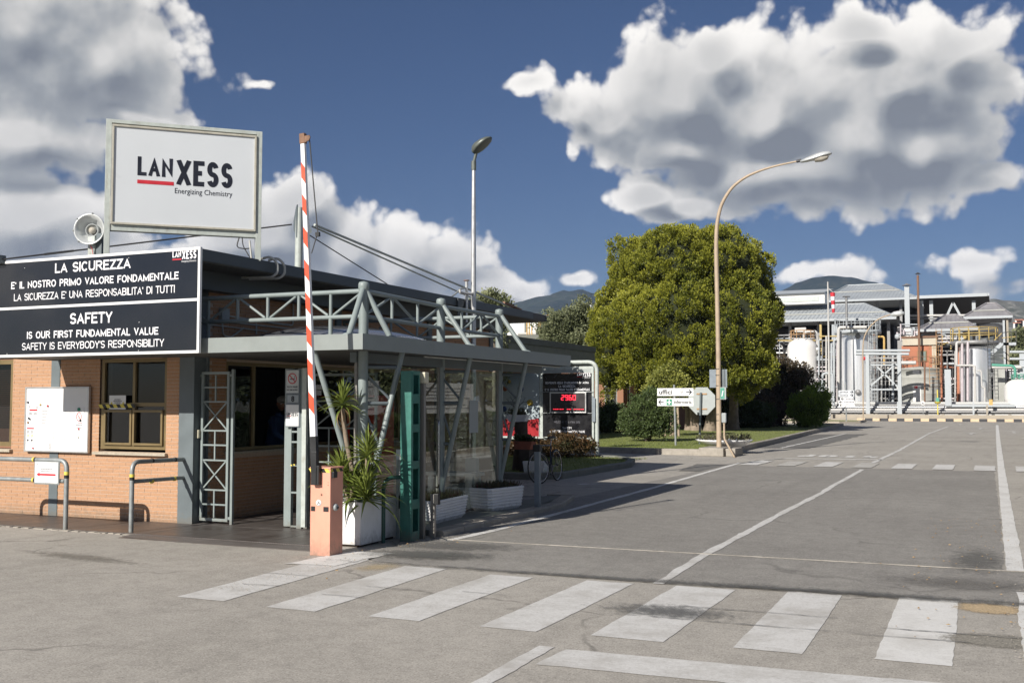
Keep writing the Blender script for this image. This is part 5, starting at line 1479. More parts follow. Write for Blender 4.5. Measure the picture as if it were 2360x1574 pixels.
def rosette(c, n, s, up=.35, seed=1, dryn=0, lo=-.45, aim=(0, 0)):
    rr = random.Random(seed); c = Vector(c) - yc.location
    for k in range(n):
        t = (k + .5) / n
        elev = lo + (1.45 - lo) * (t ** .9) + rr.uniform(-.12, .12)
        a = k * 2.39996 + rr.uniform(-.25, .25)
        o = new_obj('leaf', leafm[rr.randrange(6) if elev < .9 else rr.randrange(3)], yc)
        o.location = c + Vector((0, 0, (t - .5) * .10 * s))
        sc = s * rr.uniform(.8, 1.12) * (1.0 - .15 * t)
        o.scale = (sc, sc, sc)
        o.rotation_euler = (rr.uniform(-.3, .3), -elev, a)
    for k in range(dryn):
        o = new_obj('dry_leaf', dry[k % 2], yc)
        o.location = c - Vector((0, 0, .05)); sc = s * rr.uniform(.85, 1.1); o.scale = (sc, sc, sc)
        o.rotation_euler = (rr.uniform(-.3, .3), rr.uniform(.5, 1.25), k * 1.1 + rr.uniform(-.3, .3))
rosette((-7.34, 11.18, 1.72), 62, .85, seed=2, dryn=10)
rosette((-7.03, 11.26, 1.10), 62, .98, seed=3, lo=-.3)
rosette((-7.36, 11.20, .84), 55, 1.0, seed=4, lo=-.2)
rosette((-6.98, 11.16, .60), 72, 1.08, seed=5, lo=-.25)
rosette((-7.20, 11.26, .62), 66, 1.12, seed=6, lo=.0)
rosette((-7.12, 11.42, .78), 45, 1.0, seed=9, lo=.1)
rosette((-7.45, 11.40, .64), 30, .8, seed=8, lo=.1)

def trough(c, L, Wd, h, rot, label, seed, z0=.0):
    """ribbed white plastic trough with a chamfered foot"""
    t = thing('ribbed_trough', (c[0], c[1], z0), label, 'planter', 'ribbed white troughs along the glass screen')
    ca, sa = cos(rot), sin(rot)
    def P_(u, v, z): return (c[0] + u * ca - v * sa, c[1] + u * sa + v * ca, z0 + z)
    def ring(k, off, z):
        a, b_ = L / 2 * k + off, Wd / 2 * k + off; e = .05
        return [P_(*q, z) for q in ((-a + e, -b_), (a - e, -b_), (a, -b_ + e), (a, b_ - e), (a - e, b_), (-a + e, b_), (-a, b_ - e), (-a, -b_ + e))]
    prof = []; n = 7
    prof.append((.78, 0, .03)); prof.append((.90, 0, .085))
    for k in range(n):
        za = .085 + (h - .085) * k / n; zb = .085 + (h - .085) * (k + 1) / n; s_ = .90 + .10 * k / n
        prof += [(s_, .0, za), (s_, .015, za + (zb - za) * .22), (s_, .015, za + (zb - za) * .82), (s_, .0, zb)]
    mb = MB(); vs = []; fs = []
    for k, off, z in prof: vs += ring(k, off, z)
    for i in range(len(prof) - 1):
        for k in range(8): fs.append((i * 8 + k, i * 8 + (k + 1) % 8, (i + 1) * 8 + (k + 1) % 8, (i + 1) * 8 + k))
    m0 = len(prof) * 8; vs += ring(.93, 0, h); vs += ring(.90, 0, h - .05)
    for k in range(8):
        fs.append(((m0 - 8) + k, (m0 - 8) + (k + 1) % 8, m0 + (k + 1) % 8, m0 + k)); fs.append((m0 + k, m0 + (k + 1) % 8, m0 + 8 + (k + 1) % 8, m0 + 8 + k))
    mb.add(vs, fs); mb.build('tub', 'planter_white', t)
    MB().add(ring(.92, 0, h - .04), [tuple(range(8))]).build('soil', 'soil', t)
    for u in (-L * .3, L * .3):
        q = P_(u, 0, .015); MB().box(q[0] - .04, q[0] + .04, q[1] - .12, q[1] + .12, z0, z0 + .04).build('foot', 'planter_white', t)
    # heathers and small succulents
    rr = random.Random(seed)
    for m, cnt, hh in (('heather', 900, .13), ('heather_red', 260, .11)):
        vs, fs = [], []
        for _ in range(cnt):
            u, v = rr.uniform(-.42, .42) * L, rr.uniform(-.42, .42) * Wd
            if m == 'heather_red' and noise.noise(Vector((u * 5, v * 5, seed))) < 0.02: continue
            b0 = len(vs); a = rr.uniform(0, 6.28); l = hh * rr.uniform(.5, 1.25); ln = rr.uniform(0, .10); w = rr.uniform(.004, .009)
            bx_, by_, bz_ = P_(u, v, h - .05)
            dx, dy = cos(a), sin(a)
            vs += [(bx_ - dy * w, by_ + dx * w, bz_), (bx_ + dy * w, by_ - dx * w, bz_), (bx_ + dx * ln + dy * w * .8, by_ + dy * ln - dx * w * .8, bz_ + l * .7), (bx_ + dx * ln * 1.4, by_ + dy * ln * 1.4, bz_ + l)]
            fs.append((b0, b0 + 1, b0 + 2, b0 + 3))
        MB().add(vs, fs).build('heather', m, t, kind='stuff')
    return t
trough((-7.22, 13.45), 1.18, .42, .36, radians(93), 'ribbed white trough with red heather beside the small grey post', 3, .03)
trough((-7.14, 15.22), .92, .44, .40, radians(78), 'ribbed white trough with dark heather before the tall bollard', 7, .02)

# ------------------------------------------------------------------ the guard at the counter (dim, behind the open window)
def person():
    t = thing('person', (-11.25, 15.0, 0), 'person in blue shirt and pale cap leaning on the counter inside the kiosk', 'person')
    bm = bmesh.new(); lay = bm.verts.layers.skin.verify()
    J = {}
    def j(n, p, r):
        v = bm.verts.new(Vector(p) - t.location); v[lay].radius = (r, r); J[n] = v
    j('pelvis', (-11.30, 15.05, .92), .16); bm.verts.ensure_lookup_table(); J['pelvis'][lay].use_root = True
    j('waist', (-11.24, 15.04, 1.10), .145); j('chest', (-11.16, 15.02, 1.32), .165); j('neck0', (-11.14, 15.01, 1.50), .075); j('neck', (-11.11, 15.0, 1.57), .055)
    for s_, y in (('l', 14.80), ('r', 15.24)):
        j('sh' + s_, (-11.14, y, 1.45), .075)
    j('ell', (-10.86, 14.52, 1.22), .052); j('wrl', (-10.62, 14.66, 1.06), .036); j('hal', (-10.54, 14.72, 1.035), .036)
    j('elr', (-10.92, 15.42, 1.20), .052); j('wrr', (-10.66, 15.26, 1.06), .036); j('har', (-10.58, 15.20, 1.035), .036)
    for s_, y in (('l', 14.95), ('r', 15.15)):
        j('hip' + s_, (-11.31, y, .86), .10); j('kn' + s_, (-11.27, y, .48), .07); j('an' + s_, (-11.30, y, .08), .05)
    for a, b_ in (('pelvis', 'waist'), ('waist', 'chest'), ('chest', 'neck0'), ('neck0', 'neck'), ('chest', 'shl'), ('chest', 'shr'), ('shl', 'ell'), ('ell', 'wrl'), ('wrl', 'hal'), ('shr', 'elr'), ('elr', 'wrr'), ('wrr', 'har'), ('pelvis', 'hipl'), ('pelvis', 'hipr'), ('hipl', 'knl'), ('knl', 'anl'), ('hipr', 'knr'), ('knr', 'anr')):
        bm.edges.new((J[a], J[b_]))
    me = bpy.data.meshes.new('body'); bm.to_mesh(me); bm.free(); me.materials.append(M['shirt'])
    o = new_obj('body', me, t)
    o.modifiers.new('skin', 'SKIN').use_smooth_shade = True
    sd = o.modifiers.new('sub', 'SUBSURF'); sd.levels = 1; sd.render_levels = 2
    # head: shaped ellipsoid with brow, nose, chin and ears; looks towards the road
    hb_ = bmesh.new(); bmesh.ops.create_uvsphere(hb_, u_segments=24, v_segments=18, radius=1)
    for v in hb_.verts:
        x, y, z = v.co
        k = 1.0 - .22 * max(0, -z) ** 1.4
        nx, ny, nz = x * .098 * k, y * .076 * k, z * .118
        if x > .55 and abs(y) < .28 and -.35 < z < .15: nx += .022 * (1 - abs(y) / .28) * (1 - abs(z + .12) / .3 if abs(z + .12) < .3 else 0)
        if x > .6 and .05 < z < .25 and .2 < abs(y) < .6: nx -= .008
        if x > .5 and -.9 < z < -.6: nx += .010
        v.co = (nx, ny, nz)
    Mx = Matrix.Translation(Vector((-11.06, 14.98, 1.70)) - t.location) @ Matrix.Rotation(radians(-38), 4, 'Z') @ Matrix.Rotation(radians(12), 4, 'Y')
    hb_.transform(Mx); me = bpy.data.meshes.new('head'); hb_.to_mesh(me); hb_.free(); me.materials.append(M['skin'])
    for p in me.polygons: p.use_smooth = True
    new_obj('head', me, t)
    def bit(name, m, kind, c, s_):
        b2 = bmesh.new(); bmesh.ops.create_uvsphere(b2, u_segments=14, v_segments=10, radius=1)
        for v in b2.verts: v.co = Vector((v.co.x * s_[0], v.co.y * s_[1], v.co.z * s_[2])) + Vector(c)
        b2.transform(Mx); me_ = bpy.data.meshes.new(name); b2.to_mesh(me_); b2.free(); me_.materials.append(M[m])
        for p in me_.polygons: p.use_smooth = True
        return new_obj(name, me_, t)
    for s_ in (-1, 1):
        bit('eye', 'white', 0, (.078, .032 * s_, .018), (.012, .014, .009)); bit('ear', 'skin', 0, (-.005, .076 * s_, .0), (.018, .010, .030))
    bit('mouth', 'red', 0, (.088, 0, -.055), (.010, .024, .006)); bit('hair', 'hair', 0, (-.022, 0, .03), (.092, .082, .095))
    bit('cap', 'cap', 0, (-.005, 0, .065), (.108, .088, .075)); bit('cap_peak', 'cap', 0, (.12, 0, .055), (.07, .07, .010))
    # hands with fingers resting on the counter
    for hx, hy, dr in ((-10.53, 14.73, (.85, .5)), (-10.57, 15.19, (.85, -.5))):
        d = Vector((dr[0], dr[1], 0)).normalized(); sd_ = Vector((-d.y, d.x, 0))
        mb = MB(); c0 = Vector((hx, hy, 1.025))
        mb.obox(c0 + d * .035, (.08, .075, .026), d, sd_, Z_)
        for k in range(4):
            b0 = c0 + d * .07 + sd_ * (k - 1.5) * .019; l = (.06, .072, .068, .052)[k]
            mb.tube([b0, b0 + d * l * .5 + Z_ * .006, b0 + d * l - Z_ * .008], [.0095, .009, .007], 8)
        mb.tube([c0 + sd_ * .03, c0 + sd_ * .055 + d * .03, c0 + sd_ * .06 + d * .055], [.011, .010, .008], 8)
        mb.build('hand', 'skin', t)
    return t
person()
# things behind the guard: dark monitor
mn = thing('monitor', (-12.4, 16.2, 1.0), 'dark monitor on the wall behind the guard', 'monitor')
box('screen', 'black', mn, -13.37, -13.32, 16.2, 17.1, 1.35, 1.95, .01)
box('stand', 'black', mn, -13.39, -13.36, 16.55, 16.75, 1.2, 1.4)
# ------------------------------------------------------------------ foliage
import numpy as np
K = 2360 / 2351.0
def foliage(name, mt, pts, nrm, n_leaf, csize, leaf, parent, seed=1, up=.5, spread=1.0, **kw):
    """tufts of small leaves about the given points (world); every leaf a kite of two triangles"""
    rs = np.random.RandomState(seed)
    pts = np.asarray(pts, float); nrm = np.asarray(nrm, float)
    n = len(pts); N_ = n * n_leaf
    c = np.repeat(pts, n_leaf, 0); nn = np.repeat(nrm, n_leaf, 0)
    cs = np.repeat(rs.uniform(.6, 1.35, n), n_leaf)[:, None] * csize
    off = rs.normal(size=(N_, 3)); off /= np.linalg.norm(off, axis=1)[:, None] + 1e-9
    rad = rs.uniform(0, 1, (N_, 1)) ** .5 * .85 + .15
    off *= rad * cs * spread
    off[:, 2] *= 1.25
    d = off / (np.linalg.norm(off, axis=1)[:, None] + 1e-9) * .8 + nn * .7 + np.array([0, 0, up]) + rs.normal(size=(N_, 3)) * .35
    d /= np.linalg.norm(d, axis=1)[:, None]
    s = np.cross(d, rs.normal(size=(N_, 3))); s /= np.linalg.norm(s, axis=1)[:, None]
    L = leaf * rs.uniform(.6, 1.4, (N_, 1)); w = L * rs.uniform(.28, .45, (N_, 1))
    b = c + off
    v = np.stack([b, b + d * L * .55 + s * w, b + d * L, b + d * L * .55 - s * w], 1).reshape(-1, 3)
    v -= np.array(origin(parent))
    me = bpy.data.meshes.new(name)
    me.vertices.add(N_ * 4); me.vertices.foreach_set('co', v.astype(np.float32).ravel())
    me.loops.add(N_ * 4); me.loops.foreach_set('vertex_index', np.arange(N_ * 4, dtype=np.int32))
    me.polygons.add(N_); me.polygons.foreach_set('loop_start', np.arange(0, N_ * 4, 4, dtype=np.int32)); me.polygons.foreach_set('loop_total', np.full(N_, 4, dtype=np.int32))
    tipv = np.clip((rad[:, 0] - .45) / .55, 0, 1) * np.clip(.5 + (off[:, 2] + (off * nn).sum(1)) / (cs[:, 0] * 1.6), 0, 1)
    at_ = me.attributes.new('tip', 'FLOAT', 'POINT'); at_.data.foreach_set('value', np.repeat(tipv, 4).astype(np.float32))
    me.materials.append(M[mt]); me.update(calc_edges=True); me.validate()
    return new_obj(name, me, parent, **kw)

def shell(lobes, n, seed=1, bump=.18, freq=.8, inner=.25, zmin=None):
    """points over the outside of a union of ellipsoids, roughened by noise"""
    rs = np.random.RandomState(seed); P_, N_ = [], []
    A = np.array([l[3] * l[5] + l[3] * l[4] + l[4] * l[5] for l in lobes], float); A /= A.sum()
    while len(P_) < n:
        l = lobes[rs.choice(len(lobes), p=A)]
        d = rs.normal(size=3); d /= np.linalg.norm(d)
        k = 1 + bump * 2 * noise.noise(Vector((d[0] * 2 + l[0] * freq, d[1] * 2 + l[1] * freq, d[2] * 2 + l[2] * freq)))
        k *= (1 - inner * rs.rand() ** 2)
        p = np.array([l[0] + d[0] * l[3] * k, l[1] + d[1] * l[4] * k, l[2] + d[2] * l[5] * k])
        if zmin is not None and p[2] < zmin: continue
        ins = False
        for m_ in lobes:
            if m_ is l: continue
            if ((p[0] - m_[0]) / m_[3]) ** 2 + ((p[1] - m_[1]) / m_[4]) ** 2 + ((p[2] - m_[2]) / m_[5]) ** 2 < .62: ins = True; break
        if ins: continue
        P_.append(p); q = d / np.array([l[3], l[4], l[5]]); N_.append(q / np.linalg.norm(q))
    return P_, N_

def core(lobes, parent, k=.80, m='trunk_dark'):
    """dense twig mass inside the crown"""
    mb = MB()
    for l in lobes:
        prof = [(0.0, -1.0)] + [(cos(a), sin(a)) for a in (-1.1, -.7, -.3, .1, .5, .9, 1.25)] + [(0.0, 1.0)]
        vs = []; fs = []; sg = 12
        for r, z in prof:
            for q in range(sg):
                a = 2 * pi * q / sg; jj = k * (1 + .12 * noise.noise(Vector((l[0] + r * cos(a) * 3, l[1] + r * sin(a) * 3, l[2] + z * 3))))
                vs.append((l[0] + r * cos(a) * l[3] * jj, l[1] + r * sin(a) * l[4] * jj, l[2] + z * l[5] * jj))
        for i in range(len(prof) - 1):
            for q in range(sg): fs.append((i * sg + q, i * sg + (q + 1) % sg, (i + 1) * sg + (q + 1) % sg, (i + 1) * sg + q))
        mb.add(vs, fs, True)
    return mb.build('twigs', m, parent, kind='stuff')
M['twig_green'] = mat('shaded_twig_mass', (.022, .028, .008), .95, 0, .3, 3)  # near-black green: the shade inside crowns and hedge put into the colour

def lobe(px, py, y, rx, rz, ry=None):
    """ellipsoid from its centre and half sizes as seen in the photograph, at distance y along the road"""
    p = atY(px * K, py * K, y); s = (ray(px * K, py * K).length * y / ray(px * K, py * K).y) / FPX
    return (p.x, p.y, p.z, rx * s, (ry if ry else rx) * s, rz * s)

# great cypress
ct = thing('cypress_tree', (-15.6, 58.5, .1), 'huge rounded yellow-green cypress with several pale trunks behind the lamp post', 'tree')
LB = [lobe(1478, 650, 58, 82, 95), lobe(1560, 620, 57, 100, 85), lobe(1655, 615, 57.5, 95, 85), lobe(1700, 680, 59, 72, 110), lobe(1452, 775, 56.5, 88, 95), lobe(1560, 745, 55.8, 115, 120), lobe(1670, 765, 56.3, 100, 120),
      lobe(1402, 735, 57.5, 44, 55), lobe(1735, 770, 59.5, 45, 100), lobe(1768, 718, 60, 28, 40), lobe(1490, 838, 56, 75, 50), lobe(1600, 835, 55.8, 105, 62), lobe(1695, 850, 57, 70, 62), lobe(1655, 556, 58, 48, 30), lobe(1550, 565, 58, 60, 35), lobe(1492, 580, 58.5, 48, 32), lobe(1398, 825, 57.5, 34, 75), lobe(1700, 605, 59.5, 38, 36)]
P_, N_ = shell(LB, 5200, 3, .26, .9, .16)
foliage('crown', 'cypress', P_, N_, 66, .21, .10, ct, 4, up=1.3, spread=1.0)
core(LB, ct, .84, 'twig_green')
for i, (x, y, w, lean) in enumerate(((1553, 58.2, .30, -.5), (1592, 58.0, .33, .45), (1622, 61, .32, .1), (1568, 59, .25, -.1))):
    b = atZ(x * K, 994 * K, .1) if i < 3 else Vector((-15.7, 59.5, .1))
    p = [Vector((b.x, y, .05)), Vector((b.x + lean * .15, y, .8)), Vector((b.x + lean * .5, y, 2.0)), Vector((b.x + lean * 1.2, y, 4.5))]
    tube('trunk', 'trunk', ct, bend(p, .5, 5), [w * 1.25] + [w * (1 - .03 * k) for k in range(len(bend(p, .5, 5)) - 1)], 14)

def bushy(name, label, cat, lobes, mt, n, nl, cs, leaf, seed, trunk=None, tm='trunk_dark', up=.3, inner=.35, group=None, k=.74, bump=.25):
    b = lobes[0]; t = thing(name, (b[0], b[1], .1), label, cat, group)
    P_, N_ = shell(lobes, n, seed, bump, 1.2, inner, .14)
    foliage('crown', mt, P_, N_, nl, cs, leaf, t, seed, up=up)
    if k: core(lobes, t, k, 'twig_green')
    for pts, r in (trunk or []):
        tube('trunk', tm, t, pts, [r * 1.3] + [r] * (len(pts) - 1), 8)
    return t
def tr(px, py, y, top, r, z0=.1):
    b = atY(px * K, py * K, y); return ([Vector((b.x, y, z0)), Vector((b.x + .03, y, (z0 + top) / 2)), Vector((b.x, y, top))], r)
bushy('young_tree', 'pale green young tree between the dark bush and the cypress', 'tree', [lobe(1535, 885, 49, 45, 35), lobe(1540, 858, 49, 22, 18), lobe(1510, 912, 49, 28, 22), lobe(1565, 900, 49, 24, 22)], 'small_tree', 420, 22, .17, .10, 11, [tr(1545, 980, 49, 2.6, .05), tr(1552, 980, 49.3, 2.6, .04)], 'stake', k=0)
bushy('round_bush', 'dark green clipped bush with short trunk standing on the lawn left of the white signs', 'bush', [lobe(1487, 950, 42, 50, 42), lobe(1455, 968, 42, 32, 30), lobe(1515, 960, 42, 34, 38), lobe(1500, 920, 42, 32, 25), lobe(1475, 985, 42, 35, 15)], 'bush', 900, 20, .11, .065, 12, [tr(1488, 1018, 42, 1.3, .11), tr(1482, 1018, 42.1, 1.2, .06)])
bushy('shrub', 'low red-tipped shrub under the welcome board', 'bush', [lobe(1310, 1022, 29.4, 45, 22), lobe(1275, 1020, 29.4, 25, 20), lobe(1345, 1025, 29.6, 20, 20), lobe(1215, 1035, 29.3, 60, 22)], 'red_shrub', 520, 18, .09, .055, 13, [tr(1302, 1055, 29.4, .5, .05), tr(1330, 1055, 29.5, .5, .02)], k=.6)
# dark belt of bushes right of the cypress
bushy('dark_bush', 'tall dark reddish bush before the white tank, right of the cypress', 'bush', [lobe(1795, 905, 72, 60, 55), lobe(1835, 870, 72, 35, 35), lobe(1760, 930, 71, 45, 50), lobe(1800, 850, 72, 28, 28), lobe(1745, 945, 70, 60, 35)], 'dark_bush', 1300, 20, .20, .12, 14, [tr(1790, 975, 72, 2, .12)], k=.66, inner=.5, bump=.4)
bushy('ball_bush', 'round green bush at the tip of the lawn beside the dark bush', 'bush', [lobe(1868, 932, 68, 37, 41), lobe(1845, 942, 68, 32, 32)], 'green_ball', 900, 20, .18, .10, 15, [tr(1850, 978, 68, 1, .1)])
bushy('dark_bush', 'low dark bush in the shade behind the lamp post', 'bush', [lobe(1690, 945, 66, 60, 30), lobe(1740, 955, 66, 40, 25), lobe(1640, 940, 68, 40, 25)], 'hedge', 800, 18, .2, .12, 16, [tr(1690, 985, 66, 1, .1)])
bushy('hedge', 'dark clipped hedge before the shaded brick building left of the cypress', 'hedge', [lobe(1385, 960, 52, 38, 32, 40), lobe(1410, 962, 53, 30, 32, 30), lobe(1350, 965, 50, 40, 30, 40)], 'hedge', 700, 18, .16, .09, 17)
# olive-like trees over the roofs
bushy('olive_tree', 'grey-green tree rising over the flat concrete roof', 'tree', [lobe(1310, 755, 62, 62, 42), lobe(1335, 725, 62, 30, 32), lobe(1270, 765, 61, 30, 25), lobe(1355, 760, 63, 35, 40), lobe(1310, 790, 62, 80, 25)], 'olive', 1300, 18, .22, .13, 18, [tr(1310, 900, 62, 5, .15)], 'trunk', k=.6, inner=.5, bump=.4)
bushy('olive_tree', 'grey-green tree top behind the gatehouse roof beside the slim lamp', 'tree', [lobe(1130, 700, 27, 30, 27), lobe(1105, 705, 27, 24, 22), lobe(1112, 745, 27, 40, 34), lobe(1140, 722, 30, 26, 18)], 'olive', 800, 18, .13, .075, 19, [tr(1130, 1000, 27, 4.0, .12)], 'trunk', k=.5, inner=.5, bump=.4)
bushy('olive_tree', 'leafy tree seen through the canopy truss', 'tree', [lobe(1060, 790, 29, 70, 28), lobe(1000, 790, 29, 50, 30), lobe(1110, 790, 28.5, 50, 30), lobe(1060, 840, 29, 110, 50)], 'olive', 1500, 18, .13, .08, 20, [tr(1060, 1000, 29, 3, .12)], 'trunk', k=.6, inner=.5, bump=.35)
# stakes of the young tree
sk = thing('tree_stakes', (-14.1, 49.5, .1), 'pale wooden stakes tied around the young tree', 'stakes')
for px, ln in ((1533, -.12), (1540, 0), (1549, .02), (1556, .05)):
    b = atY(px * K, 1000 * K, 48.6); MB().bar((b.x + ln, 48.6, .1), (b.x, 48.6, 1.75), .09, .09).build('stake', 'stake', sk)
b = atY(1545 * K, 1000 * K, 48.5); MB().box(b.x - .3, b.x + .35, 48.48, 48.53, 1.5, 1.56).build('tie_bar', 'stake', sk)

# hedge and kerb across the road (mirrored in the glass screen)
hd = thing('roadside_hedge', (2.6, 36, 0), 'long clipped hedge along the far side of the road', 'hedge')
mb = MB(); mb.box(2.0, 3.2, 17, 62, .0, 1.15); mb.build('twigs', 'twig_green', hd, kind='stuff')
rs = np.random.RandomState(9); n = 5200
P_ = np.stack([np.where(rs.rand(n) < .6, 2.0, rs.uniform(2, 3.2, n)), rs.uniform(17, 62, n), rs.uniform(.05, 1.2, n)], 1); P_[:, 2] = np.where(P_[:, 0] > 2.001, 1.17, P_[:, 2])
foliage('leaves', 'hedge', P_, np.tile([-.5, 0, .3], (n, 1)), 14, .13, .08, hd, 22)
for k_, (y_, s_) in enumerate(((27, 1.0), (38, 1.2), (50, 1.1))):
    ll = [(7.5, y_, 3.6 * s_, 2.6, 3.2, 1.9 * s_), (7.9, y_ + 2.2, 3.2 * s_, 2.2, 2.6, 1.6 * s_), (7.2, y_ - 2.0, 3.0 * s_, 2.0, 2.4, 1.5 * s_)]
    bushy('roadside_tree', ('broad green tree on the far roadside nearest the gate', 'tall green tree in the middle of the far roadside', 'green tree on the far roadside farthest from the gate')[k_], 'tree', ll, 'olive', 700, 16, .35, .22, 50 + k_, [([Vector((7.5, y_, 0)), Vector((7.5, y_, 3.0))], .16)], 'trunk')
nb = thing('notice_hoarding', (1.9, 30, 0), 'pair of white hoardings with printed lines facing the road, mirrored in the glass screen', 'sign board')
for (ya_, yb_) in ((24.5, 27.3), (29.5, 33.6)):
    bo_ = MB().box(1.86, 1.90, ya_, yb_, 1.35, 2.35).build('board', 'white', nb); mb = MB()
    for r_ in range(7):
        mb.box(1.852, 1.858, ya_ + .2, yb_ - .3 - .35 * (r_ % 3), 1.5 + r_ * .11, 1.525 + r_ * .11)
    mb.build('printed_lines', 'grey_print', bo_)
    for yy_ in (ya_ + .1, yb_ - .1): MB().box(1.90, 1.96, yy_ - .03, yy_ + .03, 0, 2.35).build('post', 'galv', nb)
kerb([(1.45, 11), (1.45, 62)], ground, .2, .15, 1.5, 'low_wall', side=-1)

# ------------------------------------------------------------------ welcome board
wd = thing('welcome_board', (-12.4, 30.4, .1), 'wide pipe-framed welcome board with black safety panel, red digital counter and tree poster', 'sign board')
YB = 30.4
tube('pipe_frame', 'white_frame', wd, bend([(-14.9, YB + .05, .1), (-14.9, YB + .05, 2.93), (-10.94, YB + .05, 2.93), (-10.94, YB + .05, .1)], .30, 8), .06, 14)
for x in (-14.9, -10.94): MB().lathe([(.18, 0), (.18, .03), (.09, .05)], (x, YB + .05, .1), 14).build('foot', 'galv', wd)
f = MB(); frame_rect(f, -14.8, -11.02, .57, 2.80, YB - .02, YB + .06, .09); f.box(-12.79, -12.68, YB - .02, YB + .06, .66, 2.71); f.build('frame', 'white_frame', wd, .005)
box('top_band', 'sign_back', wd, -12.68, -11.02, YB - .012, YB + .02, 2.60, 2.71)
box('black_panel', 'welcome_black', wd, -12.67, -11.08, YB - .03, YB, .68, 2.59, 0)
box('poster', 'poster_grey', wd, -14.71, -12.80, YB - .03, YB, .66, 2.62, 0)
yb = YB - .032
def tb(s, x0, x1, z, h, bold=.02, m='txt_white', al=None): return text(s, (x0, yb, z), X_, Z_, x1 - x0, h, m, wd, bold=bold)
company_mark((-11.54, yb, 2.475), X_, Z_, .43, wd, 'txt_white', 'red')
tb('BENVENUTI NELLO STABILIMENTO DI LATINA', -12.58, -11.17, 2.275, .065); tb('LA SICUREZZA', -12.15, -11.60, 2.165, .07); tb("E' IL NOSTRO PRIMO VALORE FONDAMENTALE", -12.60, -11.14, 2.065, .07)
tb('WELCOME TO LATINA SITE', -12.30, -11.45, 1.085, .06, 0, 'grey_print'); tb('SAFETY', -12.02, -11.72, .905, .065); tb('IS OUR FIRST FUNDAMENTAL VALUE', -12.44, -11.30, .80, .065)
f = MB(); frame_rect(f, -12.40, -11.22, 1.39, 2.02, YB - .14, YB - .03, .035); f.build('counter_frame', 'steel_bright', wd, .003)
box('counter_screen', 'led_panel', wd, -12.365, -11.255, YB - .13, YB - .04, 1.425, 1.985, 0)
seg7 = {'2': 'abged', '9': 'abcdfg', '6': 'acdefg', '0': 'abcdef'}
def digit(ch, x, z, w, h):
    t = .022; mb = MB(); y0, y1 = YB - .134, YB - .1305
    S_ = {'a': (x + t, x + w - t, z + h - t, z + h), 'g': (x + t, x + w - t, z + h / 2 - t / 2, z + h / 2 + t / 2), 'd': (x + t, x + w - t, z, z + t), 'f': (x, x + t, z + h / 2 + .004, z + h - .004), 'b': (x + w - t, x + w, z + h / 2 + .004, z + h - .004), 'e': (x, x + t, z + .004, z + h / 2 - .004), 'c': (x + w - t, x + w, z + .004, z + h / 2 - .004)}
    for s_ in seg7[ch]:
        a, b_, c_, d_ = S_[s_]; mb.box(a, b_, y0, y1, c_, d_)
    mb.build('digit', 'led', wd)
for k, ch in enumerate('2960'): digit(ch, -12.03 + k * .125, 1.775, .10, .165)
mb = MB(); rr = random.Random(3); x = -12.29
while x < -11.33:
    w = rr.choice((.01, .02, .03, .045))
    if not (-11.96 < x < -11.86 or -11.69 < x < -11.64): mb.box(x, x + w, YB - .134, YB - .131, 1.497, 1.515)
    x += w + .014
mb.build('running_text', 'led', wd, kind='stuff')
for z in (1.385, 2.025): box('rail', 'galv', wd, -12.72, -11.03, YB - .06, YB - .035, z - .008, z + .008)
MB().prism([(0, 0), (.10, 0), (.10, .70), (0, .78)], (-11.06, YB - .03, 1.13), X_, Z_, (0, -1, 0), .03).build('side_plate', 'sign_back_dark', wd)
# poster: red hill, bare tree with coloured discs, faint heading
mb = MB(); pts = [(-14.70, .67), (-12.81, .67), (-12.81, 1.22), (-13.1, 1.18), (-13.45, 1.16), (-13.8, 1.19), (-14.2, 1.22), (-14.70, 1.15)]
mb.add([(x, yb - .0, z) for x, z in pts], [tuple(range(8))]); mb.build('red_hill', 'poster_red', wd)
text('PERFORMANCE', (-14.4, yb, 2.42), X_, Z_, 1.1, .09, 'sign_back', wd); text('CULTURE', (-14.4, yb, 2.26), X_, Z_, .62, .09, 'sign_back', wd)
mb = MB()
def br_(x, z, a, L, w, dep):
    x1, z1 = x + cos(a) * L, z + sin(a) * L
    mb.bar((x, yb - .002 - dep * .0004, z), (x1, yb - .002 - dep * .0004, z1), .001, w)
    if dep < 4:
        rr = random.Random(int((x + z) * 1000) + dep)
        for s_ in (-1, 1): br_(x1, z1, a + s_ * rr.uniform(.35, .75), L * .72, w * .62, dep + 1)
br_(-13.55, 1.12, 1.57, .30, .05, 0); mb.build('tree_drawing', 'ink', wd)
for x, z, r, m in ((-13.42, 2.13, .10, 'poster_blue'), (-13.10, 1.70, .10, 'poster_yellow'), (-13.95, 2.15, .09, 'terracotta'), (-13.98, 1.5, .09, 'poster_blue'), (-13.8, 2.35, .06, 'poster_yellow')):
    MB().lathe([(r, 0), (r, .002), (0, .003)], (x, yb - .001, z), 24, ax=(0, -1, 0)).build('disc', m, wd)

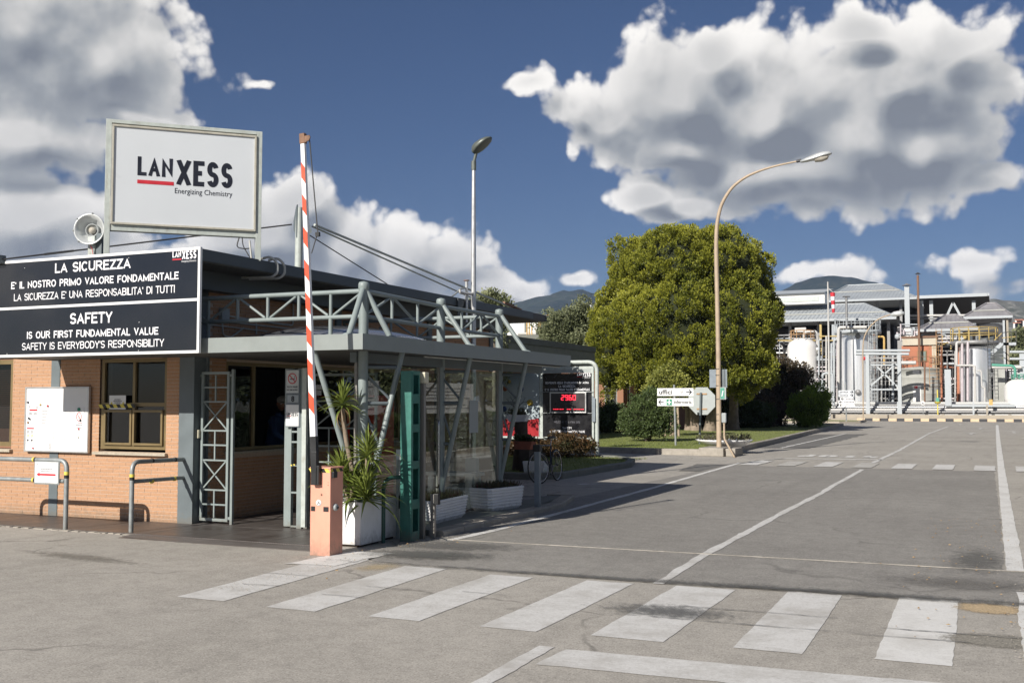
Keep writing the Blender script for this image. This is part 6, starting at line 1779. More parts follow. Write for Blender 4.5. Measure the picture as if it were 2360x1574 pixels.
# ------------------------------------------------------------------ bicycle
bk = thing('bicycle', (-8.86, 21.5, 0), 'dark bicycle with black saddle leaning beside the kerb behind the tall bollard', 'bicycle')
Fh, Rh, wr = Vector((-8.84, 20.95, .345)), Vector((-8.86, 22.02, .345)), .335
def wheel(h, turn, name='wheel'):
    axw = Vector((cos(turn), sin(turn), .06)).normalized(); u_ = Vector((-sin(turn), cos(turn), 0)); v_ = axw.cross(u_).normalized(); u_ = v_.cross(axw)
    ring = lambda r: [h + (u_ * cos(2 * pi * k / 36) + v_ * sin(2 * pi * k / 36)) * r for k in range(37)]
    w_ = MB().tube(ring(wr), .017, 8, False).build(name, 'rubber', bk)
    MB().tube(ring(wr - .022), .009, 6, False).build('rim', 'chrome', w_)
    mb = MB()
    for k in range(18): mb.bar(h + axw * (.02 if k % 2 else -.02), h + (u_ * cos(2 * pi * k / 18) + v_ * sin(2 * pi * k / 18)) * (wr - .025), .0025, .0025)
    mb.build('spokes', 'chrome', w_); MB().lathe([(.02, -.035), (.02, .035)], h, 10, ax=axw).build('hub', 'dark_steel', w_)
wheel(Fh, -.32, 'wheel'); wheel(Rh, .04, 'wheel')
lean = Vector((-.05, 0, 0))
bb_ = Vector((-8.85, 21.62, .30)); st = Vector((-8.88, 21.78, .78)) + lean * .5; hd_ = Vector((-8.87, 21.12, .80)) + lean * .5; hb = Vector((-8.865, 21.09, .66)) + lean * .4
mb = MB()
for a, b_, r in ((bb_, st, .016), (st, hd_, .015), (bb_, hb, .018), (hd_, hb, .019), (bb_, Rh, .010), (st, Rh, .008)): mb.tube([a, b_], r, 8)
mb.build('frame', 'bike_frame', bk); tube('fork', 'bike_frame', bk, [hb, hb + Vector((.0, -.03, -.1)), Fh], .012, 8)
tube('seat_post', 'chrome', bk, [st, st + Vector((0, .03, .13))], .012, 8); tube('handlebar_stem', 'dark_steel', bk, [hd_, hd_ + Vector((0, -.04, .13))], .013, 8)
hc = hd_ + Vector((0, -.05, .14)); tube('handlebar', 'dark_steel', bk, bend([hc + Vector((-.29, .02, .03)), hc + Vector((0, 0, 0)), hc + Vector((.29, -.10, .03))], .05), .011, 8)
for s_ in (-1, 1): tube('grip', 'rubber', bk, [hc + Vector((s_ * .29, .02 if s_ < 0 else -.10, .03)), hc + Vector((s_ * .20, .015 if s_ < 0 else -.07, .02))], .017, 8)
sc = st + Vector((0, .02, .15)); MB().prism([(-.13, .0), (-.05, .018), (.06, .05), (.13, .07), (.145, 0), (.13, -.07), (.06, -.05), (-.05, -.018)], sc, Y_, X_, Z_, .045).build('saddle', 'black', bk, .012)
MB().lathe([(.085, 0), (.085, .006)], bb_ + Vector((.03, 0, 0)), 20, ax=(1, 0, 0)).build('chainring', 'dark_steel', bk)
for s_ in (-1, 1):
    c = MB().bar(bb_ + Vector((s_ * .05, 0, 0)), bb_ + Vector((s_ * .06, -.10 * s_, -.13 * s_)), .014, .014); c.build('crank', 'chrome', bk); MB().box(bb_.x + s_ * .06 - .05, bb_.x + s_ * .06 + .05, bb_.y - .10 * s_ - .03, bb_.y - .10 * s_ + .03, bb_.z - .13 * s_ - .01, bb_.z - .13 * s_ + .01).build('pedal', 'black', bk)
# plants around the bicycle
st_ = thing('plant_stand', (-10.1, 23.4, .1), 'dark stump with terracotta trough of plants beside the bicycle', 'planter')
tube('stump', 'trunk_dark', st_, [(-10.42, 23.6, .1), (-10.40, 23.6, .9), (-10.43, 23.6, 1.25)], [.22, .15, .17], 12)
box('stand', 'trunk_dark', st_, -10.2, -9.95, 23.0, 23.3, .1, .62)
MB().prism([(-.20, 0), (.20, 0), (.24, .19), (-.24, .19)], (-10.12, 23.0, .62), X_, Z_, (0, 1, 0), .25).build('trough', 'terracotta', st_)
P_ = [(-10.3 + .036 * k, 23.12, .83) for k in range(11)]; foliage('plants', 'hedge', P_, np.tile([0, 0, 1], (11, 1)), 50, .10, .06, st_, 31)
wp = thing('white_bowl', (-10.6, 22.8, 1.3), 'white tapered planter with dry plants seen under the tree poster', 'planter')
MB().prism([(-.20, 0), (.20, 0), (.28, .17), (-.28, .17)], (-10.50, 23.5, 1.25), X_, Z_, (0, 1, 0), .2).build('bowl', 'planter_white', wp)
P_ = [(-10.7 + .04 * k, 23.6, 1.44) for k in range(10)]; foliage('plants', 'heather', P_, np.tile([0, 0, 1], (10, 1)), 40, .08, .05, wp, 32)
wt_ = thing('white_tub', (-9.85, 23.2, .1), 'low white tub on the shaded lawn behind the bicycle wheel', 'planter')
MB().prism([(-.24, 0), (.24, 0), (.28, .26), (-.28, .26)], (-9.75, 22.8, .1), X_, Z_, (0, 1, 0), .3).build('tub', 'planter_white', wt_, .01)
P_ = [(-10.0 + .05 * k, 22.95, .36) for k in range(9)]; foliage('plants', 'hedge', P_, np.tile([0, 0, 1], (9, 1)), 16, .04, .03, wt_, 33)

# ------------------------------------------------------------------ lamp posts
LY = 34.35
lb = atY(1651 * K, 1030 * K, LY)
lp = thing('street_lamp', (lb.x, LY, 0), 'tall beige street lamp with long curved arm before the cypress', 'street lamp')
pts = [Vector((lb.x, LY, .25)), atY(1649 * K, 800 * K, LY)] + [atY(x * K, y * K, LY) for x, y in ((1644, 560), (1646, 510), (1656, 468), (1680, 430), (1712, 406), (1750, 390), (1790, 379), (1830, 371))]
nb_ = len(bend(pts, .5, 4))
tube('pole', 'lamp_beige', lp, bend(pts, .5, 4), [.085] + [.078 - .0013 * k for k in range(nb_ - 1)], 16)
e = pts[-1]; dr = (pts[-1] - pts[-2]).normalized(); upv = Vector((-dr.z, 0, dr.x))
def lh(u, v): return e + dr * u + upv * v
tube('spigot', 'dark_steel', lp, [lh(-.02, 0), lh(.13, .01)], .05, 10)
prof = [(.10, -.05, .05, .07), (.30, -.05, .11, .13), (.55, -.035, .15, .17), (.80, .0, .15, .17), (1.0, .02, .10, .13), (1.08, .03, .03, .07)]
vs = []; fs = []; sg = 14
for u, v0, hh, ww in prof:
    for k in range(sg):
        a = 2 * pi * k / sg; q = lh(u, v0 + (hh if sin(a) > 0 else hh * .25) * sin(a)) + Y_ * ww * cos(a); vs.append(q)
for i in range(len(prof) - 1):
    for k in range(sg): fs.append((i * sg + k, i * sg + (k + 1) % sg, (i + 1) * sg + (k + 1) % sg, (i + 1) * sg + k))
fs += [tuple(range(sg)), tuple(range((len(prof) - 1) * sg, len(prof) * sg))]
hdm = MB().add(vs, fs, True).build('lamp_head', 'lamp_head', lp)
vs = []; fs = []
for u, dpt, ww in ((.50, .0, .09), (.55, .10, .12), (.75, .13, .13), (.92, .09, .11), (.98, .0, .07)):
    for k in range(9):
        a = pi * k / 8; vs.append(lh(u, -.04 - dpt * sin(a)) + Y_ * ww * cos(a))
for i in range(4):
    for k in range(8): fs.append((i * 9 + k, i * 9 + k + 1, (i + 1) * 9 + k + 1, (i + 1) * 9 + k))
MB().add(vs, fs, True).build('lens', 'lens', hdm)
MB().box(-8.66, -7.86, 33.62, 35.0, .0, .27).build('foundation', 'concrete', lp, .03)
MB().box(-7.84, -7.52, 33.80, 34.9, .0, .25).build('foundation', 'concrete', lp, .03)
a, c = atY(1657 * K, 970 * K, LY - .1), atY(1667 * K, 948 * K, LY - .1)
MB().box(a.x, c.x, LY - .14, LY, a.z, c.z).build('junction_box', 'grey_plastic', lp, .02)
jx = (a.x + c.x) / 2; kb_ = atY(1665 * K, 1007 * K, LY - .1); ke_ = atZ(1686 * K, 1049 * K, 0.02)
tube('conduit', 'lamp_beige', lp, bend([(jx, LY - .08, a.z), Vector((jx, LY - .08, kb_.z)), ke_], .12), .032, 10)
for py_ in (952, 966, 848, 862, 886, 917): z_ = atY(1650 * K, py_ * K, LY).z; tube('clamp_band', 'dark_steel', lp, [(lb.x - .01, LY, z_), (lb.x - .01, LY, z_ + .02)], .088, 14)
tube('cable', 'cable', lp, bend([(lb.x + .05, LY - .06, .62), (lb.x + .22, LY - .1, .42), (jx, LY - .1, .52)], .1), .010, 6)
sq = thing('square_sign', (lb.x, LY + .15, 3.0), 'square sign seen from behind, clamped to the beige lamp post', 'sign')
a, c = atY(1629 * K, 890 * K, LY + .12), atY(1669 * K, 848 * K, LY + .12)
box('plate', 'sign_back_dark', sq, a.x, c.x, LY + .12, LY + .14, a.z, c.z); box('channel', 'col_grey', sq, lb.x + .10, lb.x + .19, LY + .08, LY + .12, a.z, c.z)
gsn = thing('small_green_sign', (lb.x + .15, LY - .1, 2.4), 'small green and white sign under the square sign on the lamp post', 'sign')
a, c = atY(1655 * K, 917 * K, LY - .1), atY(1667 * K, 889 * K, LY - .1)
box('plate', 'sign_back', gsn, a.x - .02, c.x, LY - .12, LY - .10, a.z, c.z); box('print', 'teal_green', gsn, a.x - .01, c.x - .05, LY - .128, LY - .121, a.z + .02, c.z - .02, 0)
MB().bar((a.x + .04, LY - .130, a.z + .10), (a.x + .08, LY - .130, a.z + .28), .001, .03).build('emblem', 'paper', gsn)
bw_ = thing('bowl_planter', (-8.1, 36.4, .1), 'wide white bowl of dry plants behind the lamp foundation', 'planter')
bcx = atY(1663 * K, 1020 * K, 35.9).x
MB().lathe([(.22, .0), (.55, .10), (.90, .30), (.96, .36), (.91, .36), (.5, .32), (0, .32)], (bcx, 35.9, .10), 28).build('bowl', 'planter_white', bw_)
P_ = [(bcx + R.uniform(-.8, .8), 35.9 + R.uniform(-.7, .7), .50) for _ in range(60)]; foliage('plants', 'heather', P_, np.tile([0, 0, 1], (60, 1)), 16, .10, .07, bw_, 34)

mp = thing('slim_lamp', (-9.38, 19.1, 0), 'slim silver lamp pole with tilted dark floodlight beside the gatehouse roof edge', 'street lamp')
q = lambda x, y: atX(x * K, y * K, -9.38)
b = q(1087, 700); yy = b.y
tube('pole', 'steel_bright', mp, [(-9.38, yy, 0), (-9.38, yy, 4.6), (-9.38, yy, q(1087, 385).z)], [.055, .05, .036], 14)
s0 = q(1087, 385)
tube('socket', 'lamp_dark', mp, [(-9.38, yy, s0.z - .05), (-9.38, yy, s0.z + .13)], .05, 12)
h0, h1 = atY(1088 * K, 352 * K, yy), atY(1128 * K, 316 * K, yy); dr = (h1 - h0).normalized(); nv = Vector((-dr.z, 0, dr.x))
vs = []; fs = []
for u, w, hh in ((0, .07, .05), (.12, .12, .085), (.3, .16, .095), (.6, .165, .08), (.85, .13, .05), (1.0, .04, .015)):
    c = h0.lerp(h1, u)
    for k in range(12):
        a = 2 * pi * k / 12; vs.append(c + Y_ * w * cos(a) + nv * hh * sin(a) * (1.5 if sin(a) > 0 else .5))
for i in range(5):
    for k in range(12): fs.append((i * 12 + k, i * 12 + (k + 1) % 12, (i + 1) * 12 + (k + 1) % 12, (i + 1) * 12 + k))
fs += [tuple(range(12)), tuple(range(60, 72))]
MB().add(vs, fs, True).build('lamp_head', 'lamp_dark', mp)
tube('knuckle', 'lamp_dark', mp, [(-9.38, yy, s0.z + .1), h0 + dr * .08], .032, 8)
bz = q(1087, 672).z
tube('bracket', 'white_pipe', mp, bend([(-9.38, yy, bz), (-9.38, yy - .10, bz - .04), (-9.45, yy - .45, bz - .04), (-9.45, yy - .45, bz + .02)], .05), .025, 10)
sp = thing('roof_post', (-9.5, 18.7, 3.7), 'short capped steel post with bent pipe at the gatehouse roof edge', 'post')
pq = atX(1071 * K, 690 * K, -9.47)
tube('post', 'steel_bright', sp, [(-9.47, pq.y, 3.3), (-9.47, pq.y, atX(1071 * K, 645 * K, -9.47).z)], .03, 10); MB().lathe([(.06, 0), (.06, .015)], (-9.47, pq.y, atX(1071 * K, 645 * K, -9.47).z), 12).build('cap', 'rust', sp)
tube('bent_pipe', 'galv', sp, bend([(-9.47, pq.y, 3.98), (-9.5, pq.y - .2, 3.95), (-9.55, pq.y - .35, 3.82), (-9.55, pq.y - .6, 3.72)], .06), .016, 8)
MB().prism([(0, 0), (.0, -.35), (.06, -.35), (.30, 0)], (-9.49, pq.y - .36, 3.75), (0, 1, 0), Z_, (1, 0, 0), .02).build('gusset', 'roof_fascia', sp)

# ------------------------------------------------------------------ direction signs and the stop sign
us = thing('direction_sign', (-10.62, 38.1, .1), 'post with white uffici and infermeria arrow signs on the lawn', 'sign')
pb = atY(1552 * K, 1030 * K, 38.1)
tube('post', 'galv', us, [(pb.x - .02, 38.14, .1), (pb.x - .06, 38.14, 2.35)], .04, 10)
def plate(parent, x0, y0, x1, y1, Y0, m='white', th=.02):
    a, c = atY(x0 * K, y1 * K, Y0), atY(x1 * K, y0 * K, Y0)
    o = box('plate', m, parent, a.x, c.x, Y0, Y0 + th, a.z, c.z, .003)
    return a, c
dz = .0
def arrow(par, x, z, s, d, Y0, m='ink'):
    mb = MB(); mb.bar((x, Y0, z), (x + d * s, Y0, z), .001, s * .16); mb.bar((x + d * s, Y0 - .001, z), (x + d * s * .5, Y0 - .001, z + s * .42), .001, s * .16); mb.bar((x + d * s, Y0 - .002, z), (x + d * s * .5, Y0 - .002, z - s * .42), .001, s * .16)
    mb.build('arrow', m, par)
a, c = plate(us, 1509, 891, 1592, 909, 38.08); w = c.x - a.x; h = c.z - a.z
text('uffici', (a.x + .05 * w, 38.076, a.z + .22 * h), X_, Z_, .36 * w, .60 * h, 'ink', us, bold=.018)
mb = MB()
for dx, dz_, ww, hh in ((.60, .70, .03, .05), (.63, .52, .05, .05), (.67, .42, .05, .04), (.705, .45, .012, .35), (.60, .40, .02, .05), (.66, .28, .014, .10), (.645, .68, .02, .07)): mb.box(a.x + dx * w, a.x + (dx + ww) * w, 38.074, 38.076, a.z + dz_ * h, a.z + (dz_ + hh) * h)
mb.build('scratched_print', 'ink', us, kind='stuff'); arrow(us, a.x + .80 * w, a.z + .5 * h, .15 * w, 1, 38.074)
a, c = plate(us, 1509, 914, 1592, 932, 38.08); w = c.x - a.x; h = c.z - a.z
arrow(us, a.x + .18 * w, a.z + .5 * h, .14 * w, -1, 38.074)
box('green_square', 'green_print', us, a.x + .26 * w, a.x + .41 * w, 38.074, 38.0785, a.z + .10 * h, a.z + .88 * h, 0)
mb = MB(); cxx, czz = a.x + .335 * w, a.z + .49 * h; mb.box(cxx - .02, cxx + .02, 38.070, 38.073, czz - .085, czz + .085); mb.box(cxx - .07, cxx + .07, 38.0685, 38.0695, czz - .022, czz + .022); mb.build('white_cross', 'white', us)
text('infermeria', (a.x + .47 * w, 38.076, a.z + .30 * h), X_, Z_, .48 * w, .46 * h, 'ink', us, bold=.014)
ss = thing('stop_sign', (-10.2, 39.9, .1), 'octagonal traffic sign seen from its grey back, on a dark leaning post', 'sign')
a, c = atY(1585 * K, 952 * K, 39.9), atY(1637 * K, 889 * K, 39.9)
cxx, czz, rr_ = (a.x + c.x) / 2, (a.z + c.z) / 2, (c.z - a.z) / 2 / cos(pi / 8)
MB().prism([(rr_ * cos(pi / 8 + k * pi / 4) * .98, rr_ * sin(pi / 8 + k * pi / 4)) for k in range(8)], (cxx, 39.93, czz), X_, Z_, (0, 1, 0), .02).build('plate', 'sign_back', ss, .003)
pb = atY(1606 * K, 1028 * K, 39.86)
tube('post', 'col_grey', ss, [(pb.x, 39.86, .1), (cxx - .02, 39.86, czz + .32)], .04, 10)
for dz_ in (.27, -.30): box('bracket', 'orange_rail', ss, cxx - .20, cxx + .20, 39.905, 39.925, czz + dz_ - .025, czz + dz_ + .025)
# far direction signs
fs_ = thing('direction_sign', (-10.6, 87.6, .1), 'stack of five small white arrow signs far down the road before the silver tank', 'sign')
for (x0, y0, x1, y1, dr_) in ((1925, 896, 1961, 903, 1), (1925, 904, 1961, 911, 1), (1929, 912, 1959, 919, -1), (1925, 919, 1962, 927, -1), (1926, 928, 1962, 934, -1)):
    a, c = plate(fs_, x0, y0, x1, y1, 88, 'white' if dr_ < 0 else 'panel_white', .04); h = c.z - a.z
    arrow(fs_, (c.x - .32) if dr_ > 0 else (a.x + .32), (a.z + c.z) / 2, .25, dr_, 87.98)
    bmx = MB(); x = a.x + (.45 if dr_ < 0 else .1)
    while x < c.x - (.1 if dr_ < 0 else .45): bmx.box(x, x + .07, 87.985, 87.99, a.z + .3 * h, a.z + .65 * h); x += .11
    bmx.build('printed_lines', 'grey_print', fs_, kind='stuff')
b = atY(1943 * K, 972 * K, 88); tube('post', 'galv', fs_, [(b.x, 88.06, .1), (b.x, 88.06, 3.2)], .05, 8)
fl_ = thing('street_lamp', (-10, 95, 0), 'far beige street lamp with curved arm before the silver tank', 'street lamp')
pts = [atY(x * K, y * K, 95) for x, y in ((1982, 968), (1981, 800), (1983, 775), (1995, 752), (2015, 733), (2035, 725), (2047, 722))]; pts[0].z = .1
tube('pole', 'lamp_beige', fl_, bend(pts, 1, 4), .055, 8); MB().lathe([(.06, -.1), (.22, .2), (.25, .7), (.1, 1.0), (0, 1.02)], pts[-1], 10, ax=(1, 0, .1)).build('lamp_head', 'lamp_head', fl_)
# ------------------------------------------------------------------ long flat-roofed building behind the welcome board
b2 = thing('office_building', (-18, 40, 0), 'low brick building with long grey concrete roof band behind the welcome board', 'building')
XB = -17.2
zt, zb_ = atX(1213 * K, 776 * K, XB), atX(1365 * K, 797 * K, XB)
y0, y1 = 24.0, atX(1366 * K, 800 * K, XB).y
ztop = (atX(1300 * K, 788 * K, XB)).z
for k in range(6):
    ya, yb2 = y0 + (y1 - y0) * k / 6, y0 + (y1 - y0) * (k + 1) / 6
    MB().box(XB - .25, XB, ya + .006, yb2 - .006, ztop - .95, ztop - .26).build('roof_band_panel', 'concrete_grey', b2, .01)
    MB().box(XB - .30, XB + .05, ya + .004, yb2 - .004, ztop - .258, ztop).build('roof_edge_panel', 'roof_fascia' if False else mat('grey_edge_%d' % k, (.12, .125, .115), .8, 0, .2, 2), b2, .01)
box('roof', 'membrane', b2, -34, XB - .3, y0, y1, ztop - .4, ztop - .1, 0)
box('wall', 'brick_dark', b2, -34, XB - 1.6, y0 + .5, y1 - .3, 0, ztop - .9, 0)
box('roof_band', 'concrete_grey', b2, -34, XB - .3, y1 - .05, y1 + .2, ztop - .95, ztop, 0)
b3 = thing('brick_building', (-20, 60, 0), 'shaded brick building with window behind the cypress and the dark hedge', 'building')
def pX(px, y): return atY(px * K, 900 * K, y).x
xa, xb = pX(1330, 62), pX(1560, 62)
box('wall', 'brick_dark', b3, xa - 8, xb, 62, 70, 0, 5.2, 0); box('roof_band', 'concrete_grey', b3, xa - 8.2, xb + .3, 61.4, 70.4, 5.2, 5.9, 0)
for px0, px1, za, zc in ((1388, 1418, 1.2, 3.2), (1440, 1450, .8, 3.2), (1462, 1490, 1.6, 3.0)):
    f = box('window', 'white_frame', b3, pX(px0, 61.9), pX(px1, 61.9), 61.9, 62.0, za, zc); box('pane', 'black', f, pX(px0, 61.9) + .08, pX(px1, 61.9) - .08, 61.86, 61.9, za + .08, zc - .08)
for px in (1425, 1455): box('pillar', 'brick_dark', b3, pX(px, 61.3) - .2, pX(px, 61.3) + .2, 61.2, 61.6, 0, 5.2)

# ------------------------------------------------------------------ chemical plant at the end of the road
def Q(px, py, y): return atY(px * K, py * K, y)
def rect(mb, px0, py0, px1, py1, y, d=.3):
    a, c = Q(px0, py1, y), Q(px1, py0, y); mb.box(a.x, c.x, y, y + d, a.z, c.z); return mb
def pipe(par, pts, r, m='white_pipe', name='pipe', y=None, rad=.35, seg=8):
    P3 = [Q(p[0], p[1], p[2] if len(p) > 2 else y) for p in pts]
    return tube(name, m, par, bend(P3, rad, 3) if len(P3) > 2 else P3, r, seg)
# front strip: buff kerb wall, striped kerb, ground pipes on sleepers
pw = thing('kerb_wall', (-6, 101, 0), 'low buff concrete wall along the front of the plant', 'wall')
box('wall', 'low_wall', pw, -40, 12, 101.0, 101.6, 0, .55, .03)
ks = thing('striped_kerb', (-6, 99, 0), 'black and cream striped kerb at the end of the road', 'kerb')
x = -11.2; i = 0
while x < 6:
    box('kerb_block', 'kerb_black' if i % 2 else 'kerb_cream', ks, x, x + (.62 if i % 2 else .68), 99.0, 99.3, 0, .24, .01); x += .63 if i % 2 else .69; i += 1
box('pavement_strip', 'low_wall', None, -40, 12, 99.32, 100.98, 0, .20, 0, kind='structure')
pr = thing('ground_pipe_rack', (-6, 103, 0), 'bundle of white and grey pipes running low along the plant front', 'pipes')
for k, (py, r, m, y) in enumerate(((953, .10, 'white_pipe', 102.2), (946, .10, 'grey_pipe', 102.8), (941, .13, 'white_pipe', 103.3), (935, .12, 'steel_bright', 103.8), (930, .09, 'grey_pipe', 104.2), (926, .14, 'white_pipe', 104.4), (949, .06, 'dark_steel', 103.0), (938, .06, 'dark_steel', 103.6))):
    pipe(pr, ((1880, py, y), (2420, py, y)), r, m)
for px in range(1900, 2400, 38):
    q = Q(px, 950, 103); MB().box(q.x - .12, q.x + .12, 102.0, 104.6, 0, .62).build('sleeper', 'concrete' if (px // 38) % 2 else 'dark_steel', pr)
for px in (1990, 2062, 2235): q = Q(px, 940, 102); MB().box(q.x - .07, q.x + .07, 101.9, 102.0, 0, 1.7).build('support', 'pale_grey_paint', pr)
pw2 = thing('containment_wall', (-4, 106, 0), 'long low pale concrete wall below the tanks', 'wall')
a = Q(1905, 923, 105.5); box('wall', 'concrete', pw2, a.x, Q(2420, 923, 105.5).x, 105.5, 105.8, 0, Q(2000, 925, 105.5).z, .02)

# white pipe bridge with cross bracing
pg = thing('pipe_bridge', (-7, 104, 0), 'white steel trestle with cross bracing carrying two pipes before the tanks', 'pipe rack')
for px in (1993, 2066):
    q = Q(px, 900, 102.0); MB().box(q.x - .16, q.x + .16, 101.8, 102.1, .5, Q(px, 815, 102).z).build('column', 'pale_grey_paint', pg, .02); box('foot', 'concrete', pg, q.x - .5, q.x + .5, 101.6, 102.4, 0, .6, .03)
for y_ in (808, 813.5): pass
pipe(pg, ((1965, 805.5, 101.9), (2089, 805, 101.9)), .13, 'pale_grey_paint'); pipe(pg, ((1965, 812.5, 101.9), (2087, 813, 101.9)), .13, 'pale_grey_paint')
for a_, b_ in (((1997, 888), (2063, 830)), ((2014, 842), (2063, 890)), ((1997, 894), (2066, 894)), ((1997, 822), (2066, 822)), ((1997, 838), (2066, 838)), ((1997, 832), (2066, 832))):
    A_, B_ = Q(a_[0], a_[1], 102.2), Q(b_[0], b_[1], 102.2); MB().bar(A_, B_, .14, .14).build('brace', 'pale_grey_paint' if a_[1] > 835 else 'grey_pipe', pg)

def tank(name, label, pxc, y, pxw, ptop, pbot, m, mtl_roof=None, seams=8, dome=.0, plates=False):
    c, t_ = Q(pxc, pbot, y), Q(pxc, ptop, y)
    r = pxw * K / 2 / FPX * y * 1.01; t = thing(name, (c.x, y + r, 0), label, 'tank')
    H0, H1 = max(0, c.z), t_.z
    prof = [(r, 0)]
    for k in range(1, seams): prof += [(r, H0 + (H1 - H0) * k / seams - .03), (r * 1.006, H0 + (H1 - H0) * k / seams), (r, H0 + (H1 - H0) * k / seams + .03)]
    prof += [(r, H0 + .3), (r, H1 - .25), (r, H1 - .06), (r, H1)] if seams == 1 else [(r, H1)]
    if dome:
        prof += [(r * cos(a), H1 + dome * sin(a)) for a in (.25, .5, .8, 1.1, 1.4)] + [(0, H1 + dome)]
    else: prof += [(r * 1.02, H1 + .02), (r * 1.02, H1 + .12), (0, H1 + .35)]
    MB().lathe(prof, (c.x, y + r, 0), 40).build('shell', m, t)
    return t, Vector((c.x, y + r, 0)), r, H1
def ring_rail(par, c, r, z, h, m, n=14, rr=.035, a0=0, a1=2 * pi):
    full = abs(a1 - a0 - 2 * pi) < .01
    for hh in (h, h * .55):
        MB().tube([c + Vector((cos(a0 + (a1 - a0) * k / 36) * r, sin(a0 + (a1 - a0) * k / 36) * r, z + hh)) for k in range(37)], rr, 6, False).build('handrail', m, par)
    for k in range(n + (0 if full else 1)):
        a = a0 + (a1 - a0) * k / n; p = c + Vector((cos(a) * r, sin(a) * r, z)); MB().tube([p, p + Z_ * h], rr, 6).build('baluster', m, par)
def ladder(par, px, y, pt, pb, w=.5, m='pale_grey_paint', cage=True):
    a, b_ = Q(px, pb, y), Q(px, pt, y); mb = MB()
    for s_ in (-1, 1): mb.tube([(a.x + s_ * w / 2, y, a.z), (a.x + s_ * w / 2, y, b_.z)], .028, 6)
    z = a.z + .2
    while z < b_.z: mb.tube([(a.x - w / 2, y, z), (a.x + w / 2, y, z)], .022, 5); z += .35
    mb.build('ladder', m, par)
    if cage:
        mb = MB(); z = a.z + 2.2
        while z < b_.z + .9:
            mb.tube([(a.x + cos(t_) * .42, y - .05 + sin(t_) * .7, z) for t_ in [pi + pi * k / 8 for k in range(9)]], .03, 5, False); z += .75
        for t_ in (pi * 1.15, pi * 1.5, pi * 1.85): mb.tube([(a.x + cos(t_) * .42, y - .05 + sin(t_) * .7, a.z + 2.2), (a.x + cos(t_) * .42, y - .05 + sin(t_) * .7, b_.z + .9)], .022, 5)
        mb.build('ladder_cage', m, par)
# silver tank
t1, c1, r1, h1 = tank('silver_tank', 'tall shiny silver tank left of the white trestle with ladder and top railing', 1968, 106, 74, 768, 945, 'sheet_steel', seams=1)
MB().lathe([(r1 + .1, h1 + .1), (r1 + .55, h1 + .12), (r1 + .55, h1 + .45), (r1 + .1, h1 + .45)], c1, 36).build('gallery', 'pale_grey_paint', t1); ring_rail(t1, c1, r1 + .5, h1 + .45, 1.1, 'pale_grey_paint', 16, .03)
ladder(t1, 2008, 105.5, 735, 925); ladder(t1, 2001, 105.8, 745, 940, .3, cage=False)
for px, py in ((1970, 772), (1970, 900)): q = Q(px, py, 105.9); MB().lathe([(.25, 0), (.25, .12), (0, .13)], q, 16, ax=(0, -1, 0)).build('manhole', 'grey_pipe', t1)
q = Q(1984, 823, 105.6); MB().lathe([(.18, 0), (.14, .1), (0, .12)], q, 10, ax=(0, -1, 0)).build('red_disc', 'red', t1)
# white round-topped tank
t2_, c2, r2_, h2 = tank('white_tank', 'white round-topped tank behind the dark bush', 1839, 108, 66, 797, 950, 'tank_white', dome=1.0, seams=2)
pipe(t2_, ((1846, 783, 110), (1846, 762, 110), (1875, 760, 110), (1877, 800, 110)), .14); q = Q(1846, 760, 110); box('valve', 'white_pipe', t2_, q.x - .9, q.x + .2, 109.9, 110.3, q.z - .1, q.z + .35)
ring_rail(t2_, c2, r2_ * .8, h2 + .9, .8, 'orange_rail', 10, .04)
# right silver tank
t3, c3, r3, h3 = tank('silver_tank', 'shiny silver tank at the right under the yellow railed platform', 2240, 106, 62, 798, 942, 'sheet_steel', seams=1)
MB().lathe([(r3 + .1, h3 + .3), (r3 + .7, h3 + .3), (r3 + .7, h3 + .65), (0, h3 + .66)], c3, 36).build('platform', 'grey_pipe', t3); ring_rail(t3, c3, r3 + .65, h3 + .65, 1.2, 'yellow', 14, .038)
ladder(t3, 2277, 105.4, 770, 900, .5, 'dark_steel', False)
for px, y0_, y1_, m in ((2209, 788, 930, 'pink_pipe'), (2222, 785, 920, 'pink_pipe'), (2216, 790, 945, 'dark_steel')): pipe(t3, ((px, y0_, 104.9), (px, y1_, 104.9)), .12 if m == 'pink_pipe' else .05, m)
pipe(t3, ((2196, 839, 104.6), (2233, 839, 104.6), (2238, 842, 104.6), (2239, 922, 104.6)), .10, 'white_pipe'); pipe(t3, ((2243, 851, 104.7), (2253, 851, 104.7), (2254, 888, 104.7), (2261, 890, 104.7), (2261, 925, 104.7)), .07, 'white_pipe')
pipe(t3, ((2196, 839, 104.6), (2196, 786, 104.6), (2206, 786, 104.8)), .12, 'white_pipe')
# concrete-coloured tank with markings
t4, c4, r4, h4 = tank('grey_tank', 'squat grey plated tank with white painted band between the trestle and the ladders', 2110, 107, 96, 848, 940, 'tank_concrete', seams=5)
def on_tank(px0, py0, px1, py1, m, name):
    n = 8; vs = []; fs = []
    for k in range(n + 1):
        px = px0 + (px1 - px0) * k / n; d = ray(px * K, 900 * K); u = Vector((d.x, d.y)).normalized(); cc = Vector((c4.x, c4.y)); b_ = u.dot(cc); disc = b_ * b_ - (cc.length_squared - (r4 * 1.012) ** 2); t = b_ - sqrt(max(0, disc)); p = u * t
        z0_, z1_ = (CAM_H + ray(px * K, py1 * K).z / hypot(ray(px * K, py1 * K).x, ray(px * K, py1 * K).y) * t), (CAM_H + ray(px * K, py0 * K).z / hypot(ray(px * K, py0 * K).x, ray(px * K, py0 * K).y) * t)
        vs += [(p.x, p.y, z0_), (p.x, p.y, z1_)]
    for k in range(n): fs.append((k * 2, k * 2 + 2, k * 2 + 3, k * 2 + 1))
    MB().add(vs, fs).build(name, m, t4)
